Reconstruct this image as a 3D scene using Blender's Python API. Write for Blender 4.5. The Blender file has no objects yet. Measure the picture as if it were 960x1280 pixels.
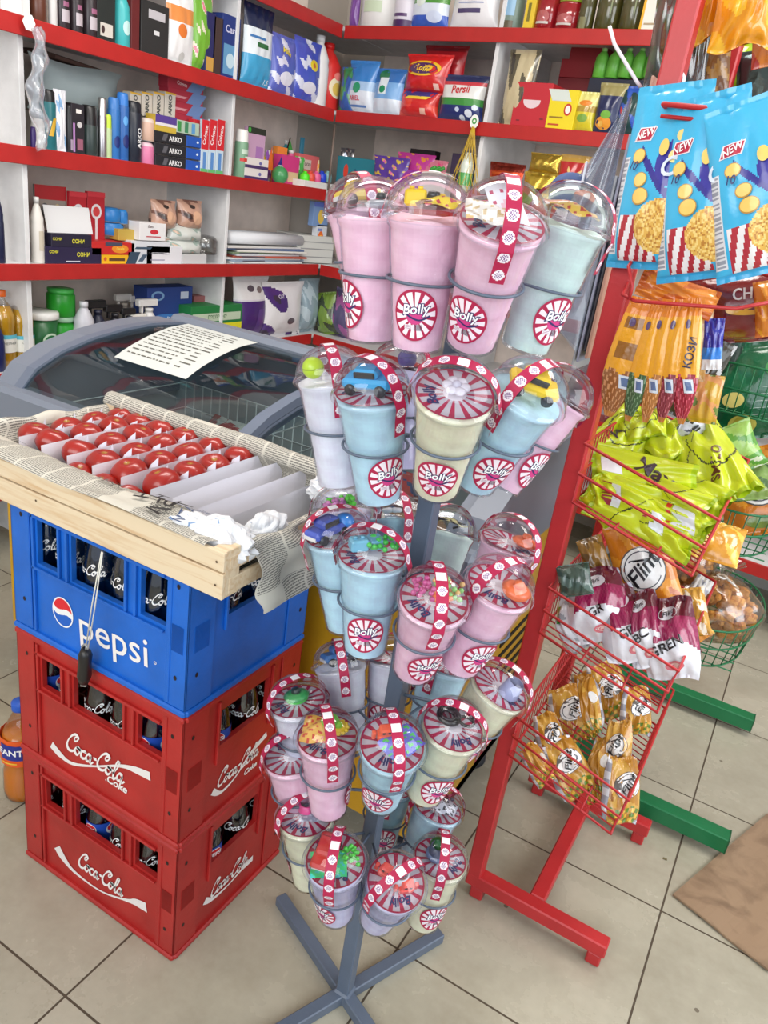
import bpy, math, random
import numpy as np
from mathutils import Vector, Matrix

S = bpy.context.scene
COL = S.collection
rad = math.radians
# ------------------------------------------------------------------ camera (960x1280 frame, focal 961 px)
EYE = np.array([0.0, 0.0, 1.42]); FPX = 961.0
def cam_axes(pitch=22.2, roll=8.55, yaw=27.0):
    p, r, y = map(rad, (pitch, roll, yaw))
    F = np.array([-math.sin(y)*math.cos(p), math.cos(y)*math.cos(p), -math.sin(p)])
    R = np.array([math.cos(y), math.sin(y), 0.0]); U = np.cross(R, F)
    return F, math.cos(r)*R + math.sin(r)*U, -math.sin(r)*R + math.cos(r)*U
CF, CR, CU = cam_axes()
cd = bpy.data.cameras.new('camera'); cam = bpy.data.objects.new('camera', cd); COL.objects.link(cam)
cd.sensor_fit = 'HORIZONTAL'; cd.sensor_width = 36; cd.lens = 36*FPX/960; cd.clip_start = 0.02; cd.clip_end = 60
m = Matrix.Identity(4)
for i in range(3):
    m[i][0] = CR[i]; m[i][1] = CU[i]; m[i][2] = -CF[i]; m[i][3] = EYE[i]
cam.matrix_world = m
S.camera = cam
# ------------------------------------------------------------------ light and exposure
S.view_settings.view_transform = 'Standard'; S.view_settings.look = 'None'
S.view_settings.gamma = 1; S.view_settings.use_curve_mapping = False
S.view_settings.exposure = -0.18
W = bpy.data.worlds.new('world'); S.world = W; W.use_nodes = True
W.node_tree.nodes['Background'].inputs[0].default_value = (0.80, 0.88, 1.0, 1)
W.node_tree.nodes['Background'].inputs[1].default_value = 0.9
def area(name, loc, target, sx, sy, power, col):
    l = bpy.data.lights.new(name, 'AREA'); l.shape = 'RECTANGLE'; l.size = sx; l.size_y = sy; l.energy = power; l.color = col
    o = bpy.data.objects.new(name, l); COL.objects.link(o); o.location = loc
    o.rotation_euler = (Vector(target)-Vector(loc)).to_track_quat('-Z', 'Y').to_euler(); return o
area('shop_front_daylight', (0.9, -2.2, 1.9), (-0.7, 1.4, 0.8), 2.6, 2.0, 56, (0.86, 0.94, 1.0))
area('shelf_fill_front', (-0.9, -1.2, 2.1), (-2.2, 3.0, 1.2), 1.6, 1.2, 34, (1.0, 0.97, 0.93))  # added fill lamp near the camera, brightens shelf backs and cup fronts
area('shelf_fill_side', (1.9, 1.3, 1.9), (-2.6, 2.4, 1.2), 2.0, 1.5, 52, (0.97, 0.98, 1.0))  # unseen fill lamp added at the right to lift the left shelf backs
area('ceiling_tube_light', (0.45, 2.1, 2.78), (0.25, 1.7, 0), 0.9, 0.5, 22, (1.0, 0.95, 0.88))
area('ceiling_tube_light', (-1.1, 1.5, 2.8), (-1.3, 1.9, 0), 1.4, 0.4, 34, (1.0, 0.95, 0.9))

def ray(px, py): return CF + CR*(px-480)/FPX - CU*(py-640)/FPX
def onx(px, py, x): d = ray(px, py); return EYE + d*(x/d[0])
def ony(px, py, y): d = ray(px, py); return EYE + d*(y/d[1])
def onz(px, py, z): d = ray(px, py); return EYE + d*((z-EYE[2])/d[2])
def proj(P):
    v = np.array(P)-EYE; z = v@CF
    return 480+FPX*(v@CR)/z, 640-FPX*(v@CU)/z
def bis(fn, target, lo, hi, inc=True):
    for _ in range(40):
        mid = (lo+hi)/2
        if (fn(mid) < target) == inc: lo = mid
        else: hi = mid
    return (lo+hi)/2
def zat(x, y, py): return bis(lambda z: proj((x, y, z))[1], py, -1, 3.5, False)

# ------------------------------------------------------------------ materials
def lin(c):
    return tuple((v/12.92 if v <= .04045 else ((v+.055)/1.055)**2.4) for v in (k/255 for k in c))
MATS = {}
def newmat(name):
    mt = bpy.data.materials.new(name); mt.use_nodes = True
    n = mt.node_tree.nodes; MATS[name] = mt
    return mt, n, mt.node_tree.links, n['Principled BSDF']
def vcmat(name, rough=.5, metal=0, bump=0, bscale=60, spec=.5, coat=0, sub=0, mottle=0, mscale=30):
    mt, n, l, b = newmat(name)
    a = n.new('ShaderNodeVertexColor'); a.layer_name = 'Col'
    b.inputs['Roughness'].default_value = rough; b.inputs['Metallic'].default_value = metal
    b.inputs['Specular IOR Level'].default_value = spec; b.inputs['Coat Weight'].default_value = coat
    b.inputs['Coat Roughness'].default_value = .12
    src = a.outputs[0]
    tc = n.new('ShaderNodeTexCoord')
    if mottle:
        nz = n.new('ShaderNodeTexNoise'); nz.inputs['Scale'].default_value = mscale; nz.inputs['Detail'].default_value = 5
        l.new(tc.outputs['Object'], nz.inputs['Vector'])
        mr = n.new('ShaderNodeMapRange'); mr.inputs[1].default_value = .3; mr.inputs[2].default_value = .7
        mr.inputs[3].default_value = 1-mottle; mr.inputs[4].default_value = 1+mottle*.35; l.new(nz.outputs[0], mr.inputs[0])
        mx = n.new('ShaderNodeVectorMath'); mx.operation = 'SCALE'; l.new(src, mx.inputs[0]); l.new(mr.outputs[0], mx.inputs['Scale'])
        src = mx.outputs[0]
    l.new(src, b.inputs['Base Color'])
    if bump:
        nz = n.new('ShaderNodeTexNoise'); nz.inputs['Scale'].default_value = bscale; nz.inputs['Detail'].default_value = 3
        l.new(tc.outputs['Object'], nz.inputs['Vector'])
        bp = n.new('ShaderNodeBump'); bp.inputs['Strength'].default_value = bump; bp.inputs['Distance'].default_value = .004
        l.new(nz.outputs[0], bp.inputs['Height']); l.new(bp.outputs[0], b.inputs['Normal'])
    if sub:
        b.inputs['Subsurface Weight'].default_value = sub; b.inputs['Subsurface Radius'].default_value = (.02, .01, .01)
    return mt
vcmat('carton', .55); vcmat('film', .28, bump=.35, bscale=45, coat=.35); vcmat('gloss_film', .2, bump=.5, bscale=60, coat=.6)
vcmat('plastic', .35); vcmat('matte', .8); vcmat('paint', .38, bump=.08, bscale=200, mottle=.12, mscale=14)
vcmat('metal', .3, metal=1); vcmat('toy', .3, coat=.3); vcmat('wallpaint', .75, mottle=.05, mscale=4)
vcmat('crateplastic', .42, bump=.12, bscale=90, mottle=.22, mscale=11)
vcmat('tomato_skin', .28, coat=.2, mottle=.15, mscale=18)
vcmat('floss', .9, bump=.9, bscale=38, mottle=.05, mscale=26, spec=.2)
vcmat('snack', .7, bump=.6, bscale=120, mottle=.12, mscale=60)
vcmat('foil', .25, metal=.75, bump=.5, bscale=50)
def clearmat(name, k=1.0, base=0.0, gl=.04, milk=0):
    mt, n, l, b = newmat(name); n.remove(b)
    a = n.new('ShaderNodeVertexColor'); a.layer_name = 'Col'
    tr = n.new('ShaderNodeBsdfTransparent'); l.new(a.outputs[0], tr.inputs[0])
    g = n.new('ShaderNodeBsdfGlossy'); g.inputs['Roughness'].default_value = gl; g.inputs[0].default_value = (1, 1, 1, 1)
    f = n.new('ShaderNodeLayerWeight'); f.inputs[0].default_value = .25
    mr = n.new('ShaderNodeMapRange'); mr.inputs[3].default_value = base; mr.inputs[4].default_value = min(1, base+.55*k); l.new(f.outputs['Fresnel'], mr.inputs[0])
    mx = n.new('ShaderNodeMixShader'); l.new(mr.outputs[0], mx.inputs[0]); l.new(tr.outputs[0], mx.inputs[1]); l.new(g.outputs[0], mx.inputs[2])
    if milk:
        df = n.new('ShaderNodeBsdfDiffuse'); df.inputs[0].default_value = (.62, .66, .74, 1); m2 = n.new('ShaderNodeMixShader'); m2.inputs[0].default_value = milk
        l.new(mx.outputs[0], m2.inputs[1]); l.new(df.outputs[0], m2.inputs[2]); mx = m2
    l.new(mx.outputs[0], n['Material Output'].inputs[0]); return mt
clearmat('bottle_glass', 1.3, .10, .05); clearmat('milky', 1.0, .08, .2, .22); clearmat('clear', 1.0, .035); clearmat('lid_glass', .8, .06, .03); clearmat('cling', 1.0, .10, .18); clearmat('cup_shell', .7, .02, .1)
def liquid(name):
    mt, n, l, b = newmat(name); a = n.new('ShaderNodeVertexColor'); a.layer_name = 'Col'
    l.new(a.outputs[0], b.inputs['Base Color']); b.inputs['Roughness'].default_value = .12; b.inputs['Coat Weight'].default_value = .5
    b.inputs['Subsurface Weight'].default_value = .25
liquid('juice')
def floor_mat():
    mt, n, l, b = newmat('floor_tiles')
    g = n.new('ShaderNodeNewGeometry'); sp = n.new('ShaderNodeSeparateXYZ'); l.new(g.outputs['Position'], sp.inputs[0])
    def M(op, a, c=None, d=None):
        q = n.new('ShaderNodeMath'); q.operation = op
        for i, v in enumerate((a, c, d)):
            if v is None: continue
            if isinstance(v, (int, float)): q.inputs[i].default_value = v
            else: l.new(v, q.inputs[i])
        return q.outputs[0]
    ds, ids = [], []
    for ax, off in ((0, .079), (1, .633)):
        t = M('DIVIDE', M('SUBTRACT', sp.outputs[ax], off), .45)
        fl = M('FLOOR', t); ids.append(fl); fr = M('SUBTRACT', t, fl)
        ds.append(M('MINIMUM', fr, M('SUBTRACT', 1.0, fr)))
    dm = M('MULTIPLY', M('MINIMUM', ds[0], ds[1]), .45)
    gm = M('SUBTRACT', 1.0, M('SMOOTH_MIN', M('DIVIDE', dm, .0026), 1.0, .2))
    gm = M('MAXIMUM', M('GREATER_THAN', .0022, dm), 0.0)
    cb = n.new('ShaderNodeCombineXYZ'); l.new(ids[0], cb.inputs[0]); l.new(ids[1], cb.inputs[1])
    wn = n.new('ShaderNodeTexWhiteNoise'); l.new(cb.outputs[0], wn.inputs[0])
    nz = n.new('ShaderNodeTexNoise'); nz.inputs['Scale'].default_value = 3.2; nz.inputs['Detail'].default_value = 6; nz.inputs['Roughness'].default_value = .65
    l.new(g.outputs['Position'], nz.inputs['Vector'])
    n2 = n.new('ShaderNodeTexNoise'); n2.inputs['Scale'].default_value = 55; n2.inputs['Detail'].default_value = 4
    l.new(g.outputs['Position'], n2.inputs['Vector'])
    cr = n.new('ShaderNodeValToRGB'); e = cr.color_ramp.elements
    e[0].position = .3; e[0].color = (*lin((152, 146, 128)), 1); e[1].position = .68; e[1].color = (*lin((186, 181, 163)), 1)
    l.new(M('ADD', M('MULTIPLY', nz.outputs[0], .8), M('ADD', M('MULTIPLY', n2.outputs[0], .12), M('MULTIPLY', wn.outputs[0], .08))), cr.inputs[0])
    # small dirt specks with a shape of their own
    vo = n.new('ShaderNodeTexVoronoi'); vo.inputs['Scale'].default_value = 7; l.new(g.outputs['Position'], vo.inputs['Vector'])
    spk = M('LESS_THAN', vo.outputs['Distance'], .035)
    mx = n.new('ShaderNodeMix'); mx.data_type = 'RGBA'; l.new(M('MAXIMUM', gm, M('MULTIPLY', spk, .7)), mx.inputs[0]); l.new(cr.outputs[0], mx.inputs[6]); mx.inputs[7].default_value = (*lin((78, 66, 52)), 1)
    l.new(mx.outputs[2], b.inputs['Base Color'])
    l.new(M('ADD', M('MULTIPLY', gm, .5), M('MULTIPLY', nz.outputs[0], .5)), b.inputs['Roughness'])
    bp = n.new('ShaderNodeBump'); bp.inputs['Strength'].default_value = .5; bp.inputs['Distance'].default_value = .002
    l.new(M('SUBTRACT', 1.0, gm), bp.inputs['Height']); l.new(bp.outputs[0], b.inputs['Normal'])
floor_mat()
def wood_mat(name, c1, c2, scale=(3, 40, 40)):
    mt, n, l, b = newmat(name); tc = n.new('ShaderNodeTexCoord'); mp = n.new('ShaderNodeMapping'); mp.inputs['Scale'].default_value = scale
    l.new(tc.outputs['Object'], mp.inputs[0]); nz = n.new('ShaderNodeTexNoise'); nz.inputs['Scale'].default_value = 2.2; nz.inputs['Detail'].default_value = 6
    nz.inputs['Distortion'].default_value = .8; l.new(mp.outputs[0], nz.inputs['Vector'])
    cr = n.new('ShaderNodeValToRGB'); e = cr.color_ramp.elements; e[0].position = .32; e[0].color = (*lin(c1), 1); e[1].position = .55; e[1].color = (*lin(c2), 1)
    l.new(nz.outputs[0], cr.inputs[0]); l.new(cr.outputs[0], b.inputs['Base Color']); b.inputs['Roughness'].default_value = .75
wood_mat('pale_wood', (204, 172, 132), (220, 200, 168)); wood_mat('cardboard', (122, 98, 76), (150, 124, 98), (6, 6, 6))
def newsprint():
    mt, n, l, b = newmat('newsprint'); uv = n.new('ShaderNodeUVMap'); uv.uv_map = 'UVMap'
    sp = n.new('ShaderNodeSeparateXYZ'); l.new(uv.outputs[0], sp.inputs[0])
    def M(op, a, c=None):
        q = n.new('ShaderNodeMath'); q.operation = op
        for i, v in enumerate((a, c)):
            if v is None: continue
            if isinstance(v, (int, float)): q.inputs[i].default_value = v
            else: l.new(v, q.inputs[i])
        return q.outputs[0]
    # uv in metres: text rows every 3.2 mm, columns 55 mm wide
    row = M('FRACT', M('MULTIPLY', sp.outputs[1], 1/.0036)); ink = M('LESS_THAN', row, .56)
    cx = M('FRACT', M('MULTIPLY', sp.outputs[0], 1/.062)); col = M('LESS_THAN', cx, .92)
    mp = n.new('ShaderNodeCombineXYZ'); l.new(M('MULTIPLY', sp.outputs[0], 520.0), mp.inputs[0]); l.new(M('FLOOR', M('MULTIPLY', sp.outputs[1], 1/.0036)), mp.inputs[1])
    wn = n.new('ShaderNodeTexNoise'); wn.inputs['Scale'].default_value = 1.0; wn.inputs['Detail'].default_value = 1; l.new(mp.outputs[0], wn.inputs['Vector'])
    ch = M('GREATER_THAN', wn.outputs[0], .42)
    m2 = n.new('ShaderNodeCombineXYZ'); l.new(M('FLOOR', M('MULTIPLY', sp.outputs[0], 1/.062)), m2.inputs[0]); l.new(M('FLOOR', M('MULTIPLY', sp.outputs[1], 1/.05)), m2.inputs[1])
    w2 = n.new('ShaderNodeTexWhiteNoise'); l.new(m2.outputs[0], w2.inputs[0]); blk = M('GREATER_THAN', w2.outputs[0], .12)
    f = M('MULTIPLY', M('MULTIPLY', ink, col), M('MULTIPLY', ch, blk))
    nz = n.new('ShaderNodeTexNoise'); nz.inputs['Scale'].default_value = 8; l.new(uv.outputs[0], nz.inputs['Vector'])
    cr = n.new('ShaderNodeValToRGB'); e = cr.color_ramp.elements; e[0].color = (*lin((186, 182, 170)), 1); e[1].color = (*lin((216, 212, 200)), 1); l.new(nz.outputs[0], cr.inputs[0])
    mx = n.new('ShaderNodeMix'); mx.data_type = 'RGBA'; l.new(M('MULTIPLY', f, .72), mx.inputs[0]); l.new(cr.outputs[0], mx.inputs[6]); mx.inputs[7].default_value = (*lin((44, 43, 46)), 1)
    l.new(mx.outputs[2], b.inputs['Base Color']); b.inputs['Roughness'].default_value = .85
newsprint()

# ------------------------------------------------------------------ mesh builder
_tc = {}
def glyphs(s, shear=0, off=0):
    k = (s, shear, off)
    if k not in _tc:
        cu = bpy.data.curves.new('t', 'FONT'); cu.body = s; cu.shear = shear; cu.offset = off; cu.size = 1
        cu.align_x = 'CENTER'; cu.align_y = 'CENTER'; cu.resolution_u = 3
        o = bpy.data.objects.new('t', cu); me = o.to_mesh()
        v = np.array([tuple(p.co) for p in me.vertices]).reshape(-1, 3); f = [tuple(p.vertices) for p in me.polygons]
        o.to_mesh_clear(); bpy.data.objects.remove(o); bpy.data.curves.remove(cu); _tc[k] = (v, f)
    return _tc[k]
class MB:
    def __init__(s): s.v = []; s.f = []; s.c = []; s.sm = []; s.n = 0; s.uv = None; s.M = None; s.mi = []
    def add(s, v, f, col, smooth=False, mi=0):
        v = np.asarray(v, float)
        if s.M is not None: v = v@s.M[:3, :3].T + s.M[:3, 3]
        s.v.append(v); b = s.n; s.f += [tuple(int(i)+b for i in q) for q in f]; s.n += len(v)
        col = np.asarray(col, float)
        if col.ndim == 1: col = np.tile(col, (len(f), 1))
        s.c.append(col[:len(f)]); s.sm += [smooth]*len(f); s.mi += [mi]*len(f); return s
    def box(s, c, d, col, ch=0, smooth=False):
        cx, cy, cz = c; x, y, z = (k/2 for k in d); ch = min(ch, x*.9, y*.9, z*.9)
        if ch <= 0:
            v = [(cx+i*x, cy+j*y, cz+k*z) for i in (-1, 1) for j in (-1, 1) for k in (-1, 1)]
            f = [(0, 1, 3, 2), (4, 6, 7, 5), (0, 4, 5, 1), (2, 3, 7, 6), (0, 2, 6, 4), (1, 5, 7, 3)]
            return s.add(v, f, col)
        v = []; idx = {}
        for i in (-1, 1):
            for j in (-1, 1):
                for k in (-1, 1):
                    for a in range(3):
                        p = [i*(x-ch), j*(y-ch), k*(z-ch)]; p[a] = (i*x, j*y, k*z)[a]
                        idx[(i, j, k, a)] = len(v); v.append((cx+p[0], cy+p[1], cz+p[2]))
        f = []
        I = idx
        for q in (-1, 1):
            fs = [[I[(q, -1, -1, 0)], I[(q, 1, -1, 0)], I[(q, 1, 1, 0)], I[(q, -1, 1, 0)]],
                  [I[(-1, q, -1, 1)], I[(-1, q, 1, 1)], I[(1, q, 1, 1)], I[(1, q, -1, 1)]],
                  [I[(-1, -1, q, 2)], I[(1, -1, q, 2)], I[(1, 1, q, 2)], I[(-1, 1, q, 2)]]]
            for w in fs: f.append(w if q > 0 else w[::-1])
        for i in (-1, 1):
            for j in (-1, 1):
                f.append([I[(i, j, -1, 0)], I[(i, j, 1, 0)], I[(i, j, 1, 1)], I[(i, j, -1, 1)]][::(1 if i*j < 0 else -1)])
                f.append([I[(i, -1, j, 0)], I[(i, 1, j, 0)], I[(i, 1, j, 2)], I[(i, -1, j, 2)]][::(1 if i*j > 0 else -1)])
                f.append([I[(-1, i, j, 1)], I[(1, i, j, 1)], I[(1, i, j, 2)], I[(-1, i, j, 2)]][::(1 if i*j < 0 else -1)])
                for k in (-1, 1): f.append([I[(i, j, k, 0)], I[(i, j, k, 1)], I[(i, j, k, 2)]][::(1 if i*j*k > 0 else -1)])
        return s.add(v, f, col)
    def lathe(s, prof, col, seg=24, smooth=True, cap=True, cols=None):
        n = len(prof); a = np.linspace(0, 2*math.pi, seg, endpoint=False)
        v = np.array([(r*math.cos(t), r*math.sin(t), z) for r, z in prof for t in a]); f = []; cc = []
        for i in range(n-1):
            for j in range(seg):
                k = (j+1) % seg; f.append((i*seg+j, i*seg+k, (i+1)*seg+k, (i+1)*seg+j)); cc.append(cols[i] if cols else col)
        if cap and prof[0][0] > 1e-4: f.append(tuple(range(seg))[::-1]); cc.append(cols[0] if cols else col)
        if cap and prof[-1][0] > 1e-4: f.append(tuple((n-1)*seg+j for j in range(seg))); cc.append(cols[-1] if cols else col)
        return s.add(v, f, cc, smooth)
    def tube(s, pts, r, col, seg=6, closed=False, smooth=True):
        P = [np.array(p, float) for p in pts]; n = len(P); v = []; f = []; up = None
        for i in range(n):
            if closed: t = P[(i+1) % n]-P[i-1]
            else: t = P[min(i+1, n-1)]-P[max(i-1, 0)]
            t = t/(np.linalg.norm(t)+1e-12)
            if up is None: up = np.array([0, 0, 1.]) if abs(t[2]) < .9 else np.array([1., 0, 0])
            u = up-t*(up@t); u /= np.linalg.norm(u)+1e-12; w = np.cross(t, u); up = u
            rr = r[i] if hasattr(r, '__len__') else r
            for k in range(seg):
                a = 2*math.pi*(k+.5)/seg; v.append(P[i]+rr*(math.cos(a)*u+math.sin(a)*w))
        for i in range(n if closed else n-1):
            j = (i+1) % n
            for k in range(seg): q = (k+1) % seg; f.append((i*seg+k, i*seg+q, j*seg+q, j*seg+k))
        if not closed: f.append(tuple(range(seg))[::-1]); f.append(tuple((n-1)*seg+k for k in range(seg)))
        return s.add(v, f, col, smooth)
    def grid(s, fn, nu, nv, colfn, smooth=True, wrap=False, uvfn=None):
        u, v = np.meshgrid(np.linspace(0, 1, nu+1), np.linspace(0, 1, nv+1), indexing='ij')
        P = np.stack(fn(u, v), -1).reshape(-1, 3); f = []
        for i in range(nu):
            for j in range(nv):
                a = i*(nv+1)+j; f.append((a, a+nv+1, a+nv+2, a+1))
        if callable(colfn):
            uc, vc = np.meshgrid((np.arange(nu)+.5)/nu, (np.arange(nv)+.5)/nv, indexing='ij'); col = colfn(uc, vc).reshape(-1, 3)
        else: col = colfn
        if uvfn is not None:
            q = np.stack(uvfn(u, v), -1).reshape(-1, 2); s.uv = (s.uv or []) + [(s.n, q)]
        return s.add(P, f, col, smooth)
    def ball(s, c, r, col, seg=16, rings=10, sc=(1, 1, 1)):
        def fn(u, v):
            a = u*2*math.pi; b = (v-.5)*math.pi
            return c[0]+r*sc[0]*np.cos(a)*np.cos(b), c[1]+r*sc[1]*np.sin(a)*np.cos(b), c[2]+r*sc[2]*np.sin(b)
        return s.grid(fn, seg, rings, col)
    # decals on a mapping f(x, y, h) -> points
    def drect(s, f, x0, y0, x1, y1, col, h=.0004, n=1, m=1, sl=0):
        def fn(u, v):
            y = y0+(y1-y0)*v; x = x0+(x1-x0)*u + sl*(v-.5); return f(x, y, h)
        return s.grid(fn, n, m, np.array(col, float))
    def ddisc(s, f, cx, cy, rx, ry, col, h=.0004, seg=28, rings=1, r0=0, colfn=None, a0=0, a1=360):
        def fn(u, v):
            a = rad(a0)+u*rad(a1-a0); q = r0+(1-r0)*v; return f(cx+rx*q*np.cos(a), cy+ry*q*np.sin(a), h)
        return s.grid(fn, seg, rings, colfn if colfn else np.array(col, float))
    def dtext(s, f, txt, cx, cy, size, col, h=.0006, shear=0, off=0, sx=1, rot=0):
        v, fc = glyphs(txt, shear, off)
        if not len(v): return s
        x = v[:, 0]*size*sx; y = v[:, 1]*size; c, q = math.cos(rot), math.sin(rot)
        P = np.stack(f(cx+x*c-y*q, cy+x*q+y*c, h), -1); return s.add(P, fc, col)
    def dpoly(s, f, pts, col, h=.0005):
        a = np.array(pts, float); P = np.stack(f(a[:, 0], a[:, 1], h), -1); return s.add(P, [tuple(range(len(pts)))], col)
    def stroke(s, f, pts, w, col, h=.0006, ang=None, n=6, closed=False):
        s.k = getattr(s, 'k', 0)+1; h = h+.00006*(s.k % 12)
        P = [np.array(p, float) for p in pts]; Q = []
        for i in range(len(P)-1):
            p0 = P[max(i-1, 0)]; p1 = P[i]; p2 = P[i+1]; p3 = P[min(i+2, len(P)-1)]
            for k in range(n):
                t = k/n; Q.append(.5*((2*p1)+(-p0+p2)*t+(2*p0-5*p1+4*p2-p3)*t*t+(-p0+3*p1-3*p2+p3)*t**3))
        Q.append(P[-1]); Q = np.array(Q); T = np.gradient(Q, axis=0); T /= np.linalg.norm(T, axis=1)[:, None]+1e-9
        N = np.stack([-T[:, 1], T[:, 0]], 1)
        if hasattr(w, '__len__'): ww = np.interp(np.linspace(0, 1, len(Q)), np.linspace(0, 1, len(w)), w)
        else: ww = np.full(len(Q), w) if ang is None else w*(.32+.68*np.abs(T[:, 0]*math.sin(ang)-T[:, 1]*math.cos(ang)))
        A = Q+N*ww[:, None]/2; B = Q-N*ww[:, None]/2
        V = np.concatenate([np.stack(f(A[:, 0], A[:, 1], h), -1), np.stack(f(B[:, 0], B[:, 1], h), -1)]); m_ = len(Q)
        return s.add(V, [(i, m_+i, m_+i+1, i+1) for i in range(m_-1)], col)
    def build(s, name, mat, parent=None, label=None, mw=None, kind=None):
        me = bpy.data.meshes.new(name); V = np.concatenate(s.v); me.from_pydata(V.tolist(), [], s.f)
        C = np.clip(np.concatenate(s.c), 0, 255)/255.0
        C = np.where(C <= .04045, C/12.92, ((C+.055)/1.055)**2.4)
        cnt = np.array([len(q) for q in s.f]); cc = np.repeat(C, cnt, axis=0); cc = np.concatenate([cc, np.ones((len(cc), 1))], 1)
        at = me.color_attributes.new('Col', 'FLOAT_COLOR', 'CORNER'); at.data.foreach_set('color', cc.astype(np.float32).ravel())
        me.polygons.foreach_set('use_smooth', s.sm)
        for q in (mat if isinstance(mat, (list, tuple)) else [mat]): me.materials.append(MATS[q])
        if any(s.mi): me.polygons.foreach_set('material_index', s.mi)
        if s.uv:
            U = np.zeros((s.n, 2))
            for b, q in s.uv: U[b:b+len(q)] = q
            ul = me.uv_layers.new(name='UVMap'); li = np.concatenate([np.array(q) for q in s.f]); ul.data.foreach_set('uv', U[li].astype(np.float32).ravel())
        me.update()
        o = bpy.data.objects.new(name, me); COL.objects.link(o)
        if parent is not None: o.parent = parent
        if mw is not None: o.matrix_world = mw
        if label: o['label'] = label
        if kind: o['kind'] = kind
        return o
def tag(o, label, cat, group=None, kind=None):
    o['label'] = label; o['category'] = cat
    if group: o['group'] = group
    if kind: o['kind'] = kind
    return o
def thing(name, label, cat, mw=None, group=None):
    o = bpy.data.objects.new(name, None); COL.objects.link(o); o.empty_display_size = .02
    if mw is not None: o.matrix_world = mw
    return tag(o, label, cat, group)
def struct(mb, name, mat, parent=None):
    o = mb.build(name, mat, parent)
    if parent is None: o['kind'] = 'structure'
    return o
def dup(root, mw, label, group=None):
    r = root.copy(); COL.objects.link(r); r.matrix_world = mw; r['label'] = label
    if group: r['group'] = group
    for ch in list(root.children):
        c = ch.copy(); COL.objects.link(c); c.parent = r
        for g in ch.children:
            d = g.copy(); COL.objects.link(d); d.parent = c
    return r
def T(x, y, z, rz=0, rx=0, ry=0): return Matrix.Translation((x, y, z)) @ Matrix.Rotation(rad(rz), 4, 'Z') @ Matrix.Rotation(rad(ry), 4, 'Y') @ Matrix.Rotation(rad(rx), 4, 'X')
def frame(o, x, y, z):
    mm = Matrix.Identity(4)
    for i in range(3): mm[i][0] = x[i]; mm[i][1] = y[i]; mm[i][2] = z[i]; mm[i][3] = o[i]
    return mm
def axisframe(base, top, face):
    """matrix with +Z from base to top and -Y turned towards the direction face"""
    z = Vector(top)-Vector(base); z.normalize(); y = -(Vector(face)-z*Vector(face).dot(z)); y.normalize(); x = y.cross(z)
    return frame(base, x, y, z)
RED = (178, 36, 34); WHITE = (232, 232, 228)
# ================================================================== THE ROOM
SH_N = np.array([.10, 1, 0])/math.hypot(.1, 1); SH_T = np.array([1, -.10, 0])/math.hypot(.1, 1)   # right-hand shelving: normal (away) and run
XL = -2.3; CORNER = np.array([XL, 3.39, 0])
def onr(px, py, back=0):
    k = SH_N@CORNER+back; d = ray(px, py); return EYE+d*((k-EYE@SH_N)/(d@SH_N))
struct(MB().box((-.6, 1.2, -.05), (6.4, 8.4, .1), WHITE), 'floor', 'floor_tiles')
struct(MB().box((-.6, 1.6, 3.0), (6.4, 8.8, .1), (225, 222, 215)), 'ceiling', 'wallpaint')
struct(MB().box((-2.75, 1.0, 1.47), (.1, 8.0, 2.95), (205, 196, 186)), 'wall_left', 'wallpaint')
RW = MB(); RW.M = np.array(T(XL, 3.39, 0, math.degrees(math.atan2(-.1, 1))))
RW.box((1.9, .62, 1.47), (4.9, .1, 2.95), (206, 196, 186)); struct(RW, 'wall_right', 'wallpaint')
RB = MB(); RB.M = RW.M; RB.box((1.9, .555, .05), (4.8, .03, .10), (214, 214, 210)).box((1.9, .545, .115), (4.8, .05, .03), (222, 222, 218)); struct(RB, 'baseboard_right', 'paint')
ZS = [2.103, 1.757, 1.405, 1.052, .70]     # top edges of the red shelf fronts
# left shelving: one unit, boards and dividers as parts
SW = (226, 226, 226)
root = thing('wall_shelving', 'white wall shelving with red shelf edges along the left wall', 'shelving', T(-2.68, .9, 0))
for z in ZS+[.30]:
    MB().box((.19, 1.45, z-.013), (.37, 3.0, .018), SW).build('shelf_board', 'paint', root)
    MB().box((.376, 1.255, z-.0265), (.008, 2.46, .053), RED, .002).build('shelf_edge', 'paint', root, 'red painted shelf edge')
for y in (.83, 1.80):
    MB().box((.18, y, 1.30), (.35, .018, 2.55), SW, .001).build('divider', 'paint', root)
MB().box((.007, 1.3, 1.30), (.012, 2.8, 2.56), (248, 232, 220)).build('back_panel', 'paint', root)
r2 = thing('wall_shelving', 'white wall shelving with red shelf edges along the right wall', 'shelving', T(XL, 3.39, 0, math.degrees(math.atan2(-.1, 1))))
for z in ZS+[.30]:
    MB().box((1.31, .275, z-.0125), (3.46, .53, .015), SW).build('shelf_board', 'paint', r2)
    MB().box((1.47, .004, z-.0265), (2.93, .008, .053), RED, .002).build('shelf_edge', 'paint', r2, 'red painted shelf edge')
for x in (.80, 1.72, 2.6):
    MB().box((x, .275, 1.30), (.018, .5, 2.55), SW, .001).build('divider', 'paint', r2)
MB().box((1.45, .54, 1.42), (3.2, .012, 2.3), (248, 232, 220)).build('back_panel', 'paint', r2)
tag(MB().tube([(XL-.02, 3.43, 1.40), (XL-.02, 3.43, 1.70)], .006, (120, 105, 95)).build('pipe', 'plastic'), 'thin grey pipe running up in the shelving corner', 'pipe')

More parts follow.
